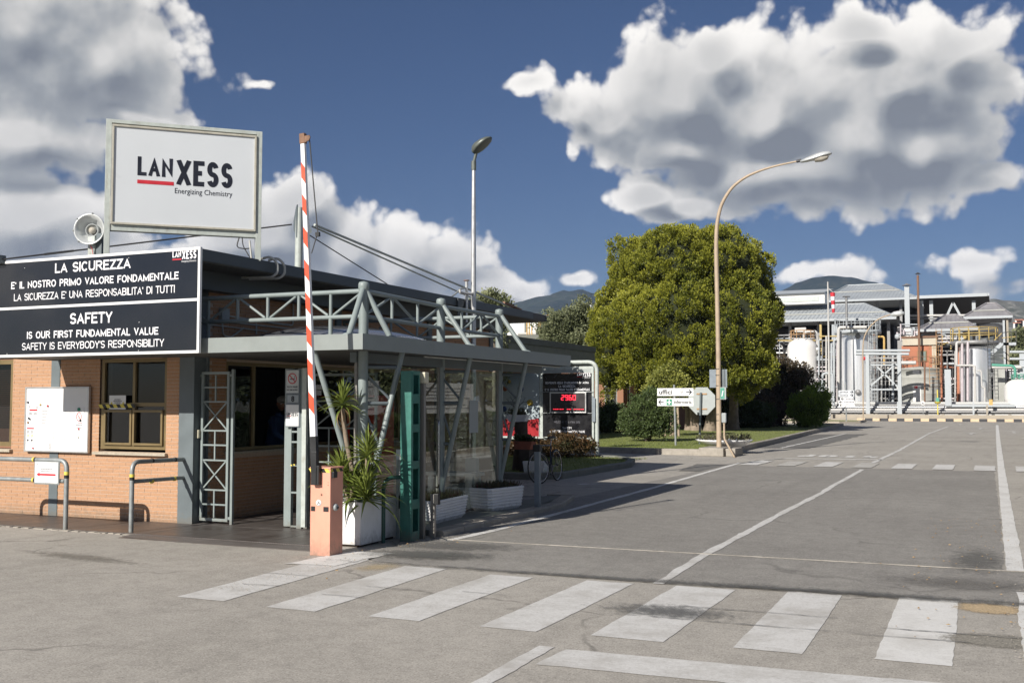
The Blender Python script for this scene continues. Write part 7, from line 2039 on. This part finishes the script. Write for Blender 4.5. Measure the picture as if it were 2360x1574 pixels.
on_tank(2096, 885, 2115, 940, 'tank_white', 'white_band'); on_tank(2096, 850, 2112, 858, 'tank_white', 'code_plate'); on_tank(2099, 886, 2107, 892, 'red', 'red_label')
ladder(t4, 2147, 105.2, 815, 893, .9, 'orange_rail'); ladder(t4, 2158, 106, 755, 870, .5, 'orange_rail', False)
pipe(t4, ((2123, 830, 105), (2123, 935, 105)), .08, 'rust'); ring_rail(t4, c4, r4 * .97, h4 + .2, 1.0, 'rust', 14, .03)
pipe(t4, ((2066, 833, 105.6), (2103, 833, 105.6)), .18, 'white_pipe')
t5, c5, r5, h5 = tank('white_tank', 'white domed tank at the right edge of the plant', 2342, 104, 58, 892, 940, 'tank_white', dome=.9, seams=2)
ring_rail(t5, c5, r5 * .45, h5 + .75, .5, 'teal_green', 8, .04)

# grey vertical duct and frames
dc = thing('grey_duct', (-3.9, 103, 0), 'pale grey square duct standing right of the concrete tank', 'duct')
a, c = Q(2170, 932, 103), Q(2183, 848, 103); box('duct', 'pale_grey_paint', dc, a.x, c.x, 103, 103.6, a.z, c.z, .02); rect(MB(), 2170, 928, 2330, 934, 103.1, .4).build('duct_foot', 'pale_grey_paint', dc)

# sheds
def hip(name, label, eave, ridge, y0, y1, m, th=.5, posts=(), pm='pale_grey_paint', fr=.33, body=None):
    """hipped roof: eave = (px0, px1, py) at y0; ridge = (px0, px1, py) at mid depth"""
    e0, e1 = Q(eave[0], eave[2], y0), Q(eave[1], eave[2], y0); ym = (y0 + y1) / 2
    r0, r1_ = Q(ridge[0], ridge[2], ym), Q(ridge[1], ridge[2], ym)
    t = thing(name, ((e0.x + e1.x) / 2, y0, 0), label, 'shed')
    ze, zr_ = e0.z, r0.z
    A_, B_, C2, D_ = Vector((e0.x, y0, ze)), Vector((e1.x, y0, ze)), Vector((e1.x, y1, ze)), Vector((e0.x, y1, ze)); R0, R1 = Vector((r0.x, ym, zr_)), Vector((r1_.x, ym, zr_))
    top = MB().add([A_, B_, C2, D_, R0, R1], [(0, 1, 5, 4), (1, 2, 5), (2, 3, 4, 5), (3, 0, 4), (0, 3, 2, 1)]).build('roof', m, t)
    # standing seams on the front slope
    n = int((B_ - A_).length / .42)
    mb = MB()
    for k in range(1, n):
        u = k / n; p = A_.lerp(B_, u)
        # find where the seam meets ridge or hip
        xx = p.x
        if xx < R0.x: f_ = (xx - A_.x) / max(1e-3, (R0.x - A_.x))
        elif xx > R1.x: f_ = (B_.x - xx) / max(1e-3, (B_.x - R1.x))
        else: f_ = 1
        q_ = Vector((xx, y0 + (ym - y0) * f_, ze + (zr_ - ze) * f_)); mb.bar(p + Z_ * .02, q_ + Z_ * .02, .035, .05)
    mb.build('roof_seam', m, t, kind='stuff')
    for a_, b_ in ((A_, R0), (R0, R1), (R1, B_)): MB().bar(a_ + Z_ * .06, b_ + Z_ * .06, .16, .10).build('ridge_cap', m, t)
    f1 = (A_.lerp(R0, fr), B_.lerp(R1, fr)); MB().bar(f1[0] + Z_ * .08, f1[1] + Z_ * .08, .12, .12).build('sheet_lap', 'tank_concrete', t)
    MB().box(e0.x, e1.x, y0 - .08, y0, ze - .22, ze + .03).build('gutter', 'pale_grey_paint', t)
    for px in posts:
        q = Q(px, 850, y0 + 1); MB().box(q.x - .15, q.x + .15, y0 + 1.8, y0 + 2.1, 0, ze).build('column', 'grey_pipe' if pm == 'pale_grey_paint' else pm, t)
    if body:
        MB().box(e0.x + 1, e1.x - 1, y0 + body, y1 - .5, 0, ze - .3).build('dark_hall', 'interior_dark', t)  # near-black block, under-eaves shade put into its colour
    return t
s1 = hip('shed', 'wide pale metal roofed shed with raised louvre behind the white tank', (1690, 2058, 739), (1700, 1985, 708), 116, 134, 'metal_roof', posts=(1812, 1878, 1930, 1995, 2040), body=9)
a, c = Q(1700, 703, 121), Q(1893, 672, 121); MB().box(a.x, c.x, 121, 124, a.z, c.z).build('louvre_house', 'tank_white', s1); MB().box(a.x, c.x - .6, 120.93, 120.99, a.z + .25, c.z - .35).build('louvre', 'louvre', s1)
MB().add([(a.x, 120.6, c.z), (c.x, 120.6, c.z), (c.x + .2, 127, c.z + 1.0), (a.x, 127, c.z + 1.0)], [(0, 1, 2, 3)]).build('roof', 'metal_roof', s1)
s2 = hip('shed', 'highest pale metal roofed shed in the middle of the plant', (1880, 2105, 691), (1945, 2030, 656), 140, 170, 'metal_roof', posts=(1960, 2015, 2070), body=14, fr=.5)
s3 = hip('shed', 'small weathered grey hipped roof over the brick control building', (2105, 2245, 757), (2170, 2195, 724), 112, 124, 'hip_roof', posts=(2112, 2160, 2238), pm='low_wall', fr=.4)
s4 = hip('shed', 'small weathered grey hipped roof at the right beside the outside stair', (2212, 2325, 728), (2265, 2285, 697), 118, 128, 'hip_roof', posts=(2220, 2313), pm='low_wall', fr=.4)
# long open hall with flat tilted roof
s5 = thing('open_hall', (-2, 150, 0), 'long open hall with thin tilted roof on V-shaped struts', 'shed')
A_, B_ = Q(2085, 680, 150), Q(2271, 673, 150); C2, D_ = Q(2275, 706, 175), Q(2085, 708, 175)
MB().add([A_, B_, (B_.x, 175, B_.z - 2.0), (A_.x, 175, A_.z - 2.0), A_ - Z_ * .35, B_ - Z_ * .35, Vector((B_.x, 175, B_.z - 2.35)), Vector((A_.x, 175, A_.z - 2.35))], [(0, 1, 2, 3), (7, 6, 5, 4), (0, 4, 5, 1), (1, 5, 6, 2), (3, 7, 4, 0), (2, 6, 7, 3)]).build('roof', 'metal_roof', s5)
MB().add([(A_.x, 150.1, A_.z - .4), (B_.x, 150.1, B_.z - .4), (B_.x, 174, B_.z - 2.9), (A_.x, 174, A_.z - 2.9)], [(0, 1, 2, 3)]).build('soffit', 'dark_steel', s5)
MB().box(A_.x, B_.x - .2, 149.8, 150, A_.z - .4, A_.z + .0).build('edge_beam', 'pale_grey_paint', s5)
for px in (2118, 2140, 2238): q = Q(px, 800, 151); MB().box(q.x - .22, q.x + .22, 151, 151.5, 0, Q(px, 690, 151).z).build('column', 'pale_grey_paint', s5)
for a_, b_ in (((2188, 694), (2172, 730)), ((2188, 694), (2210, 735))): MB().bar(Q(a_[0], a_[1], 151), Q(b_[0], b_[1], 151), .28, .28).build('strut', 'pale_grey_paint', s5)
pipe(s5, ((2085, 725, 149), (2230, 724, 149)), .16, 'white_pipe'); pipe(s5, ((2085, 732, 149), (2200, 731, 149)), .12, 'grey_pipe')
MB().box(A_.x, B_.x - 1, 172, 174, 0, A_.z - 5.2).build('back_wall', 'interior_dark', s5)
# brick control building
s6 = thing('brick_building', (-6, 112, 0), 'small red brick building with cream band and window behind the concrete tank', 'building')
a, c = Q(2072, 900, 111), Q(2139, 793, 111); MB().box(a.x, c.x, 111, 118, 0, c.z).build('wall', 'brick_far', s6)
a2, c2_ = Q(2072, 793, 110.8), Q(2151, 775, 110.8); MB().box(a2.x, c2_.x, 110.8, 118.2, a2.z, c2_.z).build('roof_band', 'cream_band', s6); MB().box(a2.x - .1, c2_.x + .1, 110.7, 118.3, c2_.z, c2_.z + .18).build('rusty_edge', 'rust', s6)
a, c = Q(2141, 880, 110.9), Q(2149, 794, 110.9); MB().box(a.x, c.x, 110.9, 111.4, 0, c.z).build('pilaster', 'cream_band', s6)
a, c = Q(2107, 830, 110.9), Q(2127, 805, 110.9); f = MB().box(a.x, c.x, 110.88, 110.98, a.z, c.z).build('window', 'bronze', s6)
for k in range(2): MB().box(a.x + .1 + k * (c.x - a.x) / 2, a.x + (k + 1) * (c.x - a.x) / 2 - .08, 110.85, 110.88, a.z + .1, c.z - .1).build('pane', 'window_far', f)
a, c = Q(2168, 900, 113), Q(2200, 818, 113); MB().box(a.x, c.x, 113, 116, 0, c.z).build('wall', 'brick_far', s6)
# chimneys, masts, windsock
CY = 119.0
ch = thing('chimney', (-8.3, CY, 0), 'pale square chimney with conical hood in the middle of the plant', 'chimney')
q0, q1 = Q(2084, 762, CY), Q(2084, 658, CY)
MB().box(q0.x - .24, q0.x + .24, CY - .2, CY + .25, q0.z, q1.z).build('shaft', 'pale_grey_paint', ch); MB().add([(q0.x - .7, CY - .6, q0.z - .9), (q0.x + .7, CY - .6, q0.z - .9), (q0.x + .7, CY + .7, q0.z - .9), (q0.x - .7, CY + .7, q0.z - .9), (q0.x - .3, CY - .2, q0.z + .5), (q0.x + .3, CY - .2, q0.z + .5), (q0.x + .3, CY + .3, q0.z + .5), (q0.x - .3, CY + .3, q0.z + .5)], [(0, 1, 5, 4), (1, 2, 6, 5), (2, 3, 7, 6), (3, 0, 4, 7), (3, 2, 1, 0)]).build('hood_base', 'grey_pipe', ch)
MB().lathe([(.50, 0), (0, .26)], (q0.x, CY, q1.z + .1), 12).build('hood', 'grey_pipe', ch); MB().box(q0.x - 1, q0.x + 1, CY - .5, CY + .6, 0, q0.z - .9).build('machine', 'grey_pipe', ch)
c2h = thing('rusty_mast', (-6.5, 110, 0), 'thin rusty pipe stack with small cap rising above the sheds', 'chimney')
q0, q1 = Q(2110, 770, 110), Q(2110, 632, 110); tube('pipe', 'rust', c2h, [(q0.x, 110, 0), (q0.x, 110, q1.z)], .11, 10); MB().lathe([(.28, 0), (.0, .2)], (q0.x, 110, q1.z + .1), 10).build('cap', 'dark_steel', c2h)
vp = thing('vent_pipe', (-11.7, 116, 0), 'thin grey vent pipe standing before the metal shed roof', 'pipe')
q0, q1 = Q(1944, 740, 113), Q(1944, 682, 113); tube('pipe', 'grey_pipe', vp, [(q0.x, 113, 0), (q0.x, 113, q1.z)], .12, 8); MB().box(q0.x - .35, q0.x + .35, 112.8, 113.2, q1.z, q1.z + .08).build('cap', 'dark_steel', vp)
wk = thing('windsock', (-14, 100, 0), 'red and white windsock hanging limp on a tall pale mast', 'windsock')
q0, q1 = Q(1905, 950, 100), Q(1905, 647, 100); tube('mast', 'white_pipe', wk, [(q0.x, 100, 0), (q0.x + .02, 100, q1.z)], [.12, .06], 10)
for k in range(5):
    za, zc = Q(1912, 672 + k * 9.2, 100).z, Q(1912, 672 + (k + 1) * 9.2, 100).z; xc = Q(1912 + k * .3, 700, 100).x
    MB().lathe([(.22 - k * .02, 0), (.20 - k * .02, zc - za)], (xc, 100, za), 12).build('sock_band', 'white' if k % 2 else 'red', wk)
tube('ring_arm', 'white_pipe', wk, [(q0.x, 100, Q(1905, 660, 100).z), (Q(1912, 671, 100).x, 100, Q(1912, 671, 100).z)], .03, 6)
st3 = thing('roof_vent', (-18, 90, 0), 'grey capped flue above the olive tree left of the cypress', 'chimney')
q0, q1 = Q(1357, 760, 95), Q(1357, 700, 95); tube('flue', 'steel_bright', st3, [(q0.x, 95, 0), (q0.x, 95, q1.z)], .22, 12); MB().lathe([(.42, 0), (.0, .15)], (q0.x, 95, q1.z + .1), 12).build('cap', 'dark_steel', st3)

# dense pipework between the tanks: each run a pipe of its own
def rack(label, px0, px1, y, levels, cols_, seed, mats, rails=None, dark=True, pt=800, pb=945):
    t = thing('pipe_rack', (Q((px0 + px1) / 2, 900, y).x, y, 0), label, 'pipe rack', 'pipe racks of the plant')
    rr = random.Random(seed)
    ex = [rr.uniform(pt + 25, pb - 10) for _ in range(int((px1 - px0) / 6))]
    for py in ex:                                  # short branches between the long runs
        a_ = rr.uniform(px0, px1 - 10); b_ = min(px1, a_ + rr.uniform(8, 30)); y_ = y + rr.uniform(-1, 1); m = rr.choice(mats)
        if rr.random() < .6: pipe(t, ((a_, py, y_), (b_, py, y_), (b_, py + rr.choice((-1, 1)) * rr.uniform(5, 22), y_)), rr.uniform(.03, .08), m, rad=.25, seg=6)
        else: pipe(t, ((a_, py, y_), (b_, py + rr.uniform(-12, 12), y_)), rr.uniform(.03, .06), m, seg=6)
    for py in levels:
        a_ = px0 + rr.uniform(0, 6); b_ = px1 - rr.uniform(0, 6)
        pipe(t, ((a_, py, y + rr.uniform(-.4, .6)), (b_, py + rr.uniform(-.3, .3), y + rr.uniform(-.4, .6))), rr.uniform(.05, .13), rr.choice(mats))
    for px in cols_:
        a_ = pt + rr.uniform(0, 20); m = rr.choice(mats); y_ = y + rr.uniform(-.8, .3)
        if rr.random() < .5:
            s_ = rr.choice((-1, 1)) * rr.uniform(5, 12); pipe(t, ((px + s_, a_, y_), (px, a_, y_), (px, pb - rr.uniform(0, 50), y_)), rr.uniform(.05, .11), m, rad=.3)
        else: pipe(t, ((px, a_, y_), (px, pb - rr.uniform(0, 10), y_)), rr.uniform(.05, .13), m)
    for k in range(int((px1 - px0) / 4)):
        q = Q(rr.uniform(px0, px1), rr.uniform(pt + 15, pb - 8), y + .3); s_ = rr.uniform(.1, .32)
        o = MB().lathe([(s_ * .5, -s_), (s_, -s_ * .5), (s_, s_ * .5), (s_ * .4, s_)], q, 10, axis=rr.choice('xyz')).build('valve', rr.choice(mats), t)
    if dark:
        a_, c_ = Q(px0, pb, y + 5), Q(px1, pt + 25, y + 5); MB().box(a_.x, c_.x, y + 5, y + 5.4, 0, c_.z).build('dark_backing', 'interior_dark', t)  # added near-black backing, shade between the pipes put into its colour
    return t
mw = ['white_pipe', 'steel_bright', 'grey_pipe', 'pale_grey_paint', 'pink_pipe', 'dark_steel']
k1 = rack('dense pipework between the white tank and the tall silver tank', 1872, 1932, 109, (826, 832, 838, 843, 852, 862, 871, 880, 889, 898, 907), (1880, 1888, 1897, 1903, 1909, 1915, 1921, 1927), 1, mw, pt=770)
rack('dense pipework behind the white trestle', 2008, 2072, 108, (824, 831, 845, 856, 866, 875, 884, 895, 905, 915), (2015, 2024, 2033, 2042, 2050, 2058), 2, mw, pt=800)
rack('pipework around the grey duct right of the concrete tank', 2155, 2212, 108, (797, 806, 815, 835, 842, 870, 880, 892, 903, 915), (2162, 2175, 2187, 2193, 2200, 2206), 3, mw + ['brick_far'], pt=790)
rack('pipework right of the second silver tank', 2275, 2352, 108, (845, 850, 868, 885, 893, 903, 913, 920), (2283, 2292, 2300, 2310, 2322, 2333, 2345), 4, mw + ['teal_green'], pt=840)
rack('pipework under the long metal shed behind the bushes', 1770, 1875, 112, (770, 777, 784, 791, 800, 810, 822, 835, 850), (1778, 1790, 1800, 1872), 5, mw, dark=False, pt=765, pb=930)
rack('equipment deck above the brick control building', 2060, 2110, 113, (745, 752, 760, 768, 775), (2068, 2075, 2094, 2100), 6, mw, dark=False, pt=740, pb=785)
rack('pipework on the deck below the small hipped roof', 2150, 2215, 111, (764, 771, 778, 785, 792), (2160, 2172, 2184, 2196, 2208), 7, mw + ['yellow'], dark=False, pt=760, pb=800)
# tall pipes with yellow post left of the silver tank
tp_ = thing('riser_pipes', (-13, 107, 0), 'tall white riser pipes and yellow column left of the tall silver tank', 'pipes')
pipe(tp_, ((1925, 930, 104.5), (1925, 757, 104.5), (1928, 752, 104.5), (1990, 751, 104.5)), .15, 'white_pipe'); pipe(tp_, ((1930, 930, 105), (1930, 760, 105)), .10, 'pale_grey_paint')
for px in (1912, 1916, 1921): pipe(tp_, ((px, 745, 112), (px, 830, 112)), .12, 'pale_grey_paint')
a, c = Q(1932, 830, 107), Q(1936, 760, 107); box('yellow_column', 'yellow', tp_, a.x, c.x, 107, 107.3, a.z, c.z); a, c = Q(1883, 850, 112), Q(1886, 745, 112); box('yellow_column', 'yellow', tp_, a.x, c.x, 112, 112.3, a.z, c.z)
pipe(tp_, ((2012, 773, 106), (2029, 773, 106), (2030, 780, 106), (2030, 840, 106)), .10, 'yellow_pale')
for py in (772, 782, 819): pipe(tp_, ((1786 if py == 782 else 1880, py, 111), (1925, py, 111)), .07, 'yellow')
pipe(tp_, ((1888, 888, 103), (1888, 857, 103), (1912, 857, 103), (1914, 930, 103)), .12, 'pale_grey_paint')
# stair and platform at the right
sr = thing('outside_stair', (1, 112, 0), 'pale steel outside stair and landing with yellow handrail at the right', 'stair')
a, c = Q(2298, 793, 112), Q(2333, 786, 112); MB().box(a.x, c.x, 112, 114, a.z, c.z).build('landing', 'pale_grey_paint', sr)
A_, B_ = Q(2276, 812, 112), Q(2300, 789, 112); MB().bar(A_, B_, .2, .35).build('stringer', 'pale_grey_paint', sr); MB().bar(A_ + Z_ * 1, B_ + Z_ * 1, .07, .07).build('handrail', 'yellow', sr)
for k in range(8): p = A_.lerp(B_, k / 7); MB().box(p.x - .15, p.x + .15, 112.1, 113, p.z, p.z + .05).build('tread', 'grey_pipe', sr)
for h_ in (.55, 1.05): MB().bar(B_ + Z_ * h_, Q(2333, 786, 112) + Z_ * h_, .06, .06).build('handrail', 'dark_steel' if h_ > 1 else 'yellow', sr)
for k in range(4): p = B_.lerp(Q(2333, 786, 112), k / 3); MB().bar(p, p + Z_ * 1.05, .06, .06).build('baluster', 'dark_steel', sr)
for px, m in ((2309, 'pale_grey_paint'), (2314, 'low_wall')): q = Q(px, 860, 112.2); MB().box(q.x - .15, q.x + .15, 112, 112.4, 0, Q(px, 735, 112).z).build('column', m, sr)
# duct elbow, frame and low halls at far right
el_ = thing('dark_duct', (-.5, 115, 0), 'large dark elbow duct beside the small hipped roof at the right', 'duct')
pipe(el_, ((2250, 762, 115), (2285, 756, 115), (2298, 765, 115), (2298, 790, 115)), .65, 'dark_steel', rad=2, seg=12)
fr_ = thing('steel_frame', (3, 106, 0), 'pale grey steel gantry at the right edge of the plant', 'frame')
for px in (2347,): q = Q(px, 850, 105); MB().box(q.x - .2, q.x + .2, 105, 105.4, 0, Q(px, 812, 105).z).build('column', 'pale_grey_paint', fr_)
for py in (808, 824, 841): pipe(fr_, ((2318, py, 105), (2420, py, 105)), .12, 'pale_grey_paint')
pipe(fr_, ((2277, 838, 104.5), (2330, 840, 104.5), (2331, 866, 104.5)), .12, 'teal_green'); pipe(fr_, ((2277, 843, 104.6), (2345, 843, 104.6)), .15, 'white_pipe')
lh_ = thing('low_hall', (4, 125, 0), 'low pale hall behind the right end of the plant', 'building')
a, c = Q(2280, 890, 125), Q(2460, 845, 125); MB().box(a.x, c.x, 125, 140, 0, c.z).build('wall', 'pale_grey_paint', lh_); MB().box(a.x, c.x, 124.9, 125, c.z * .62, c.z * .72).build('window_band', 'black', lh_); MB().box(a.x - .4, c.x, 124.5, 140, c.z, c.z + .25).build('roof', 'tank_concrete', lh_)
a, c = Q(2284, 893, 106.5), Q(2307, 845, 106.5); MB().box(a.x, c.x, 106.6, 108, 0, c.z).build('grey_cabinet', 'tank_concrete', lh_)
# small plates and hydrant
n6 = thing('number_plate', (-7.1, 101.8, 0), 'small white plate with the number 6 before the concrete tank', 'sign')
a, c = Q(2116, 930, 101.6), Q(2122, 921, 101.6); box('plate', 'white', n6, a.x, c.x, 101.58, 101.6, a.z, c.z); text('6', ((a.x + c.x) / 2, 101.57, a.z + .06), X_, Z_, None, c.z - a.z - .12, 'ink', n6, align='C', bold=.02); tube('post', 'galv', n6, [((a.x + c.x) / 2, 101.62, .5), ((a.x + c.x) / 2, 101.62, c.z)], .03, 6)
es = thing('safety_shower', (-5.5, 101.7, 0), 'yellow emergency shower post with green sign before the plant pipes', 'safety shower')
a, c = Q(2149, 923, 101.7), Q(2156, 913, 101.7); xm = (a.x + c.x) / 2; tube('post', 'yellow_print', es, [(xm, 101.75, .5), (xm, 101.75, c.z + .7)], .05, 8); box('sign', 'teal_green', es, a.x, c.x, 101.68, 101.7, a.z, c.z); MB().lathe([(.3, 0), (.22, -.15), (0, -.2)], (xm, 101.75, .5 + 1.2), 12).build('eye_bath', 'yellow_print', es)
yb_ = thing('yellow_cabinet', (-1, 101.7, 0), 'small yellow hose cabinet on a pale post before the right silver tank', 'cabinet')
a, c = Q(2271, 930, 101.8), Q(2279, 917, 101.8); box('box', 'yellow_pale', yb_, a.x, c.x, 101.8, 102.0, a.z, c.z); box('post', 'low_wall', yb_, a.x - .25, a.x - .1, 101.8, 101.95, .2, a.z)

# far tanks behind the gatehouse, left of the cypress
ft = thing('storage_tank', (-35, 90, 0), 'white storage tank with yellow railed platform beyond the flat roofs', 'tank')
c = Q(1278, 755, 85); rr_ = 48 * K / FPX * 85; zc = Q(1278, 752, 85).z
MB().lathe([(rr_, 0), (rr_, zc - .6), (0, zc - .1)], (c.x, 85 + rr_, 0), 36).build('shell', 'tank_white', ft)
MB().lathe([(rr_ + .1, zc - .5), (rr_ + .6, zc - .5), (rr_ + .6, zc - .25), (0, zc - .2)], (c.x, 85 + rr_, 0), 36).build('platform', 'rust', ft)
ring_rail(ft, Vector((c.x, 85 + rr_, 0)), rr_ + .55, zc - .2, 1.25, 'yellow_pale', 16, .05)
for px in (1210, 1215, 1221): q = Q(px, 760, 84); tube('ladder_rail', 'yellow_pale', ft, [(q.x, 84, 0), (q.x, 84, Q(px, 735 + (px - 1210), 84).z)], .06, 6)
fb = thing('white_hall', (-42, 95, 0), 'white rendered hall beside the storage tank beyond the flat roofs', 'building')
a, c = Q(1165, 790, 90), Q(1234, 741, 90); MB().box(a.x, c.x, 90, 100, 0, c.z).build('wall', 'tank_white', fb); MB().box(Q(1205, 760, 90).x, Q(1208, 760, 90).x, 89.8, 90, 0, c.z).build('downpipe', 'tank_concrete', fb)
pipe(fb, ((1190, 766, 86), (1235, 766, 86)), .12, 'white_pipe')

# trees right behind the plant
bushy('olive_tree', 'scattered green tree on the slope at the right edge', 'tree', [lobe(2345, 782, 190, 22, 20), lobe(2365, 800, 190, 25, 25)], 'olive', 400, 14, .8, .45, 41, k=.6)
bushy('olive_tree', 'small green tree below the right gantry', 'tree', [lobe(2340, 830, 150, 20, 15)], 'olive', 250, 14, .5, .3, 42, k=.6)

# ------------------------------------------------------------------ mountains
def terrain_mat(name, a, b_, c, sc):
    m, T, b = new_mat(name)
    pos = T.n('ShaderNodeNewGeometry').outputs['Position']
    n = T.n('ShaderNodeTexNoise', {'Vector': pos, 'Scale': sc, 'Detail': 8.0, 'Roughness': .65}).outputs[0]
    n2 = T.n('ShaderNodeTexNoise', {'Vector': pos, 'Scale': sc * 9, 'Detail': 5.0, 'Roughness': .7}).outputs[0]
    cc = T.mix(T.mr(n, .40, .62), a, b_)
    cc = T.mix(T.m('MULTIPLY', T.mr(n2, .50, .62), .75), cc, c)
    T.t.links.new(cc, b.inputs['Base Color']); b.inputs['Roughness'].default_value = .95; b.inputs['Specular IOR Level'].default_value = .1
    bp = T.n('ShaderNodeBump', {'Strength': .8, 'Distance': 8.0, 'Height': n2}); T.t.links.new(bp.outputs[0], b.inputs['Normal'])
    return m
M['mountain'] = terrain_mat('wooded_mountain', (.022, .035, .03), (.045, .06, .045), (.075, .08, .065), .004)
M['mountain_rocky'] = terrain_mat('scrub_and_rock', (.08, .09, .07), (.19, .19, .17), (.36, .35, .32), .006)
def ridge(name, prof, Y0, depth, m, seed, rough=14):
    """a mountain whose skyline runs through the given photograph points"""
    crest = [atY(px * K, py * K, Y0) for px, py in prof]
    xs = [c.x for c in crest]; zs = [c.z for c in crest]
    nx, ny = 220, 40; vs = []; fs = []
    for j in range(ny + 1):
        v = j / ny                                   # 0 foot, .62 crest, 1 back
        for i in range(nx + 1):
            x = xs[0] + (xs[-1] - xs[0]) * i / nx
            k = 0
            while k < len(xs) - 2 and x > xs[k + 1]: k += 1
            t = (x - xs[k]) / (xs[k + 1] - xs[k]); t = t * t * (3 - 2 * t); h = zs[k] + (zs[k + 1] - zs[k]) * t
            e = (v / .62) ** 1.15 if v < .62 else 1 - ((v - .62) / .38) ** 1.5
            y = Y0 + (v - .62) * depth
            nz = noise.fractal(Vector((x * .0022 + seed, y * .0022, 0)), 1.0, 2.1, 6) * rough
            gul = abs(noise.noise(Vector((x * .006 + seed * 3, y * .0012, 4)))) * rough * 1.6
            z = h * e + nz * (1 if v < .6 or v > .66 else .25) * min(1, e * 2) - gul * (1 - abs(v - .62)) * (0 if abs(v - .62) < .02 else 1)
            vs.append((x * (1 + (v - .62) * depth / Y0 * .0), y, z if v > 0 else -5))
    for j in range(ny):
        for i in range(nx): a_ = j * (nx + 1) + i; fs.append((a_, a_ + 1, a_ + nx + 2, a_ + nx + 1))
    return MB().add(vs, fs, True).build(name, m, kind='structure')
ridge('mountain', [(300, 800), (700, 780), (1000, 745), (1150, 705), (1195, 690), (1235, 679), (1262, 676), (1290, 664), (1305, 667), (1330, 662), (1360, 671), (1400, 685), (1460, 700), (1600, 720), (1750, 700), (1800, 664), (1830, 648), (1870, 637), (1905, 633), (1950, 636), (2000, 646), (2060, 665), (2120, 690), (2200, 715), (2400, 735), (2700, 760)], 3400, 2600, 'mountain', 1.3)
ridge('hill', [(1900, 790), (2050, 750), (2150, 716), (2230, 694), (2280, 686), (2310, 690), (2350, 692), (2450, 700), (2700, 690), (3000, 720)], 1900, 1300, 'mountain_rocky', 7.7, 10)
# hillside houses
rr = random.Random(4)
for k in range(4):
    px = rr.uniform(2333, 2358); py = rr.uniform(733, 757); q = Q(px, py, 1350)
    h_ = thing('hillside_house', (q.x, 1350, q.z - 4), ('small pale house on the rocky slope at the right edge, ' + ('topmost', 'second from the top', 'third from the top', 'lowest')[k]), 'house', 'small houses on the rocky slope')
    MB().box(q.x - 4, q.x + 4, 1346, 1354, q.z - 14, q.z).build('wall', 'tank_white', h_); MB().box(q.x - 4.4, q.x + 4.4, 1345.6, 1354.4, q.z, q.z + 1).build('roof', 'brick_far', h_)

# the air between here and the mountains
hz_d = 0.00007
mb = MB().box(-4550, 2550, -240, 5350, -1.0, 520.0)
hz = mb.build('haze', 'white', kind='stuff')
hm = bpy.data.materials.new('air'); hm.use_nodes = True; t_ = hm.node_tree; t_.nodes.clear()
o_ = t_.nodes.new('ShaderNodeOutputMaterial'); v_ = t_.nodes.new('ShaderNodeVolumePrincipled')
v_.inputs['Density'].default_value = hz_d; v_.inputs['Color'].default_value = (.48, .64, 1.0, 1); v_.inputs['Anisotropy'].default_value = 0.0
t_.links.new(v_.outputs[0], o_.inputs['Volume']); hz.data.materials.clear(); hz.data.materials.append(hm)
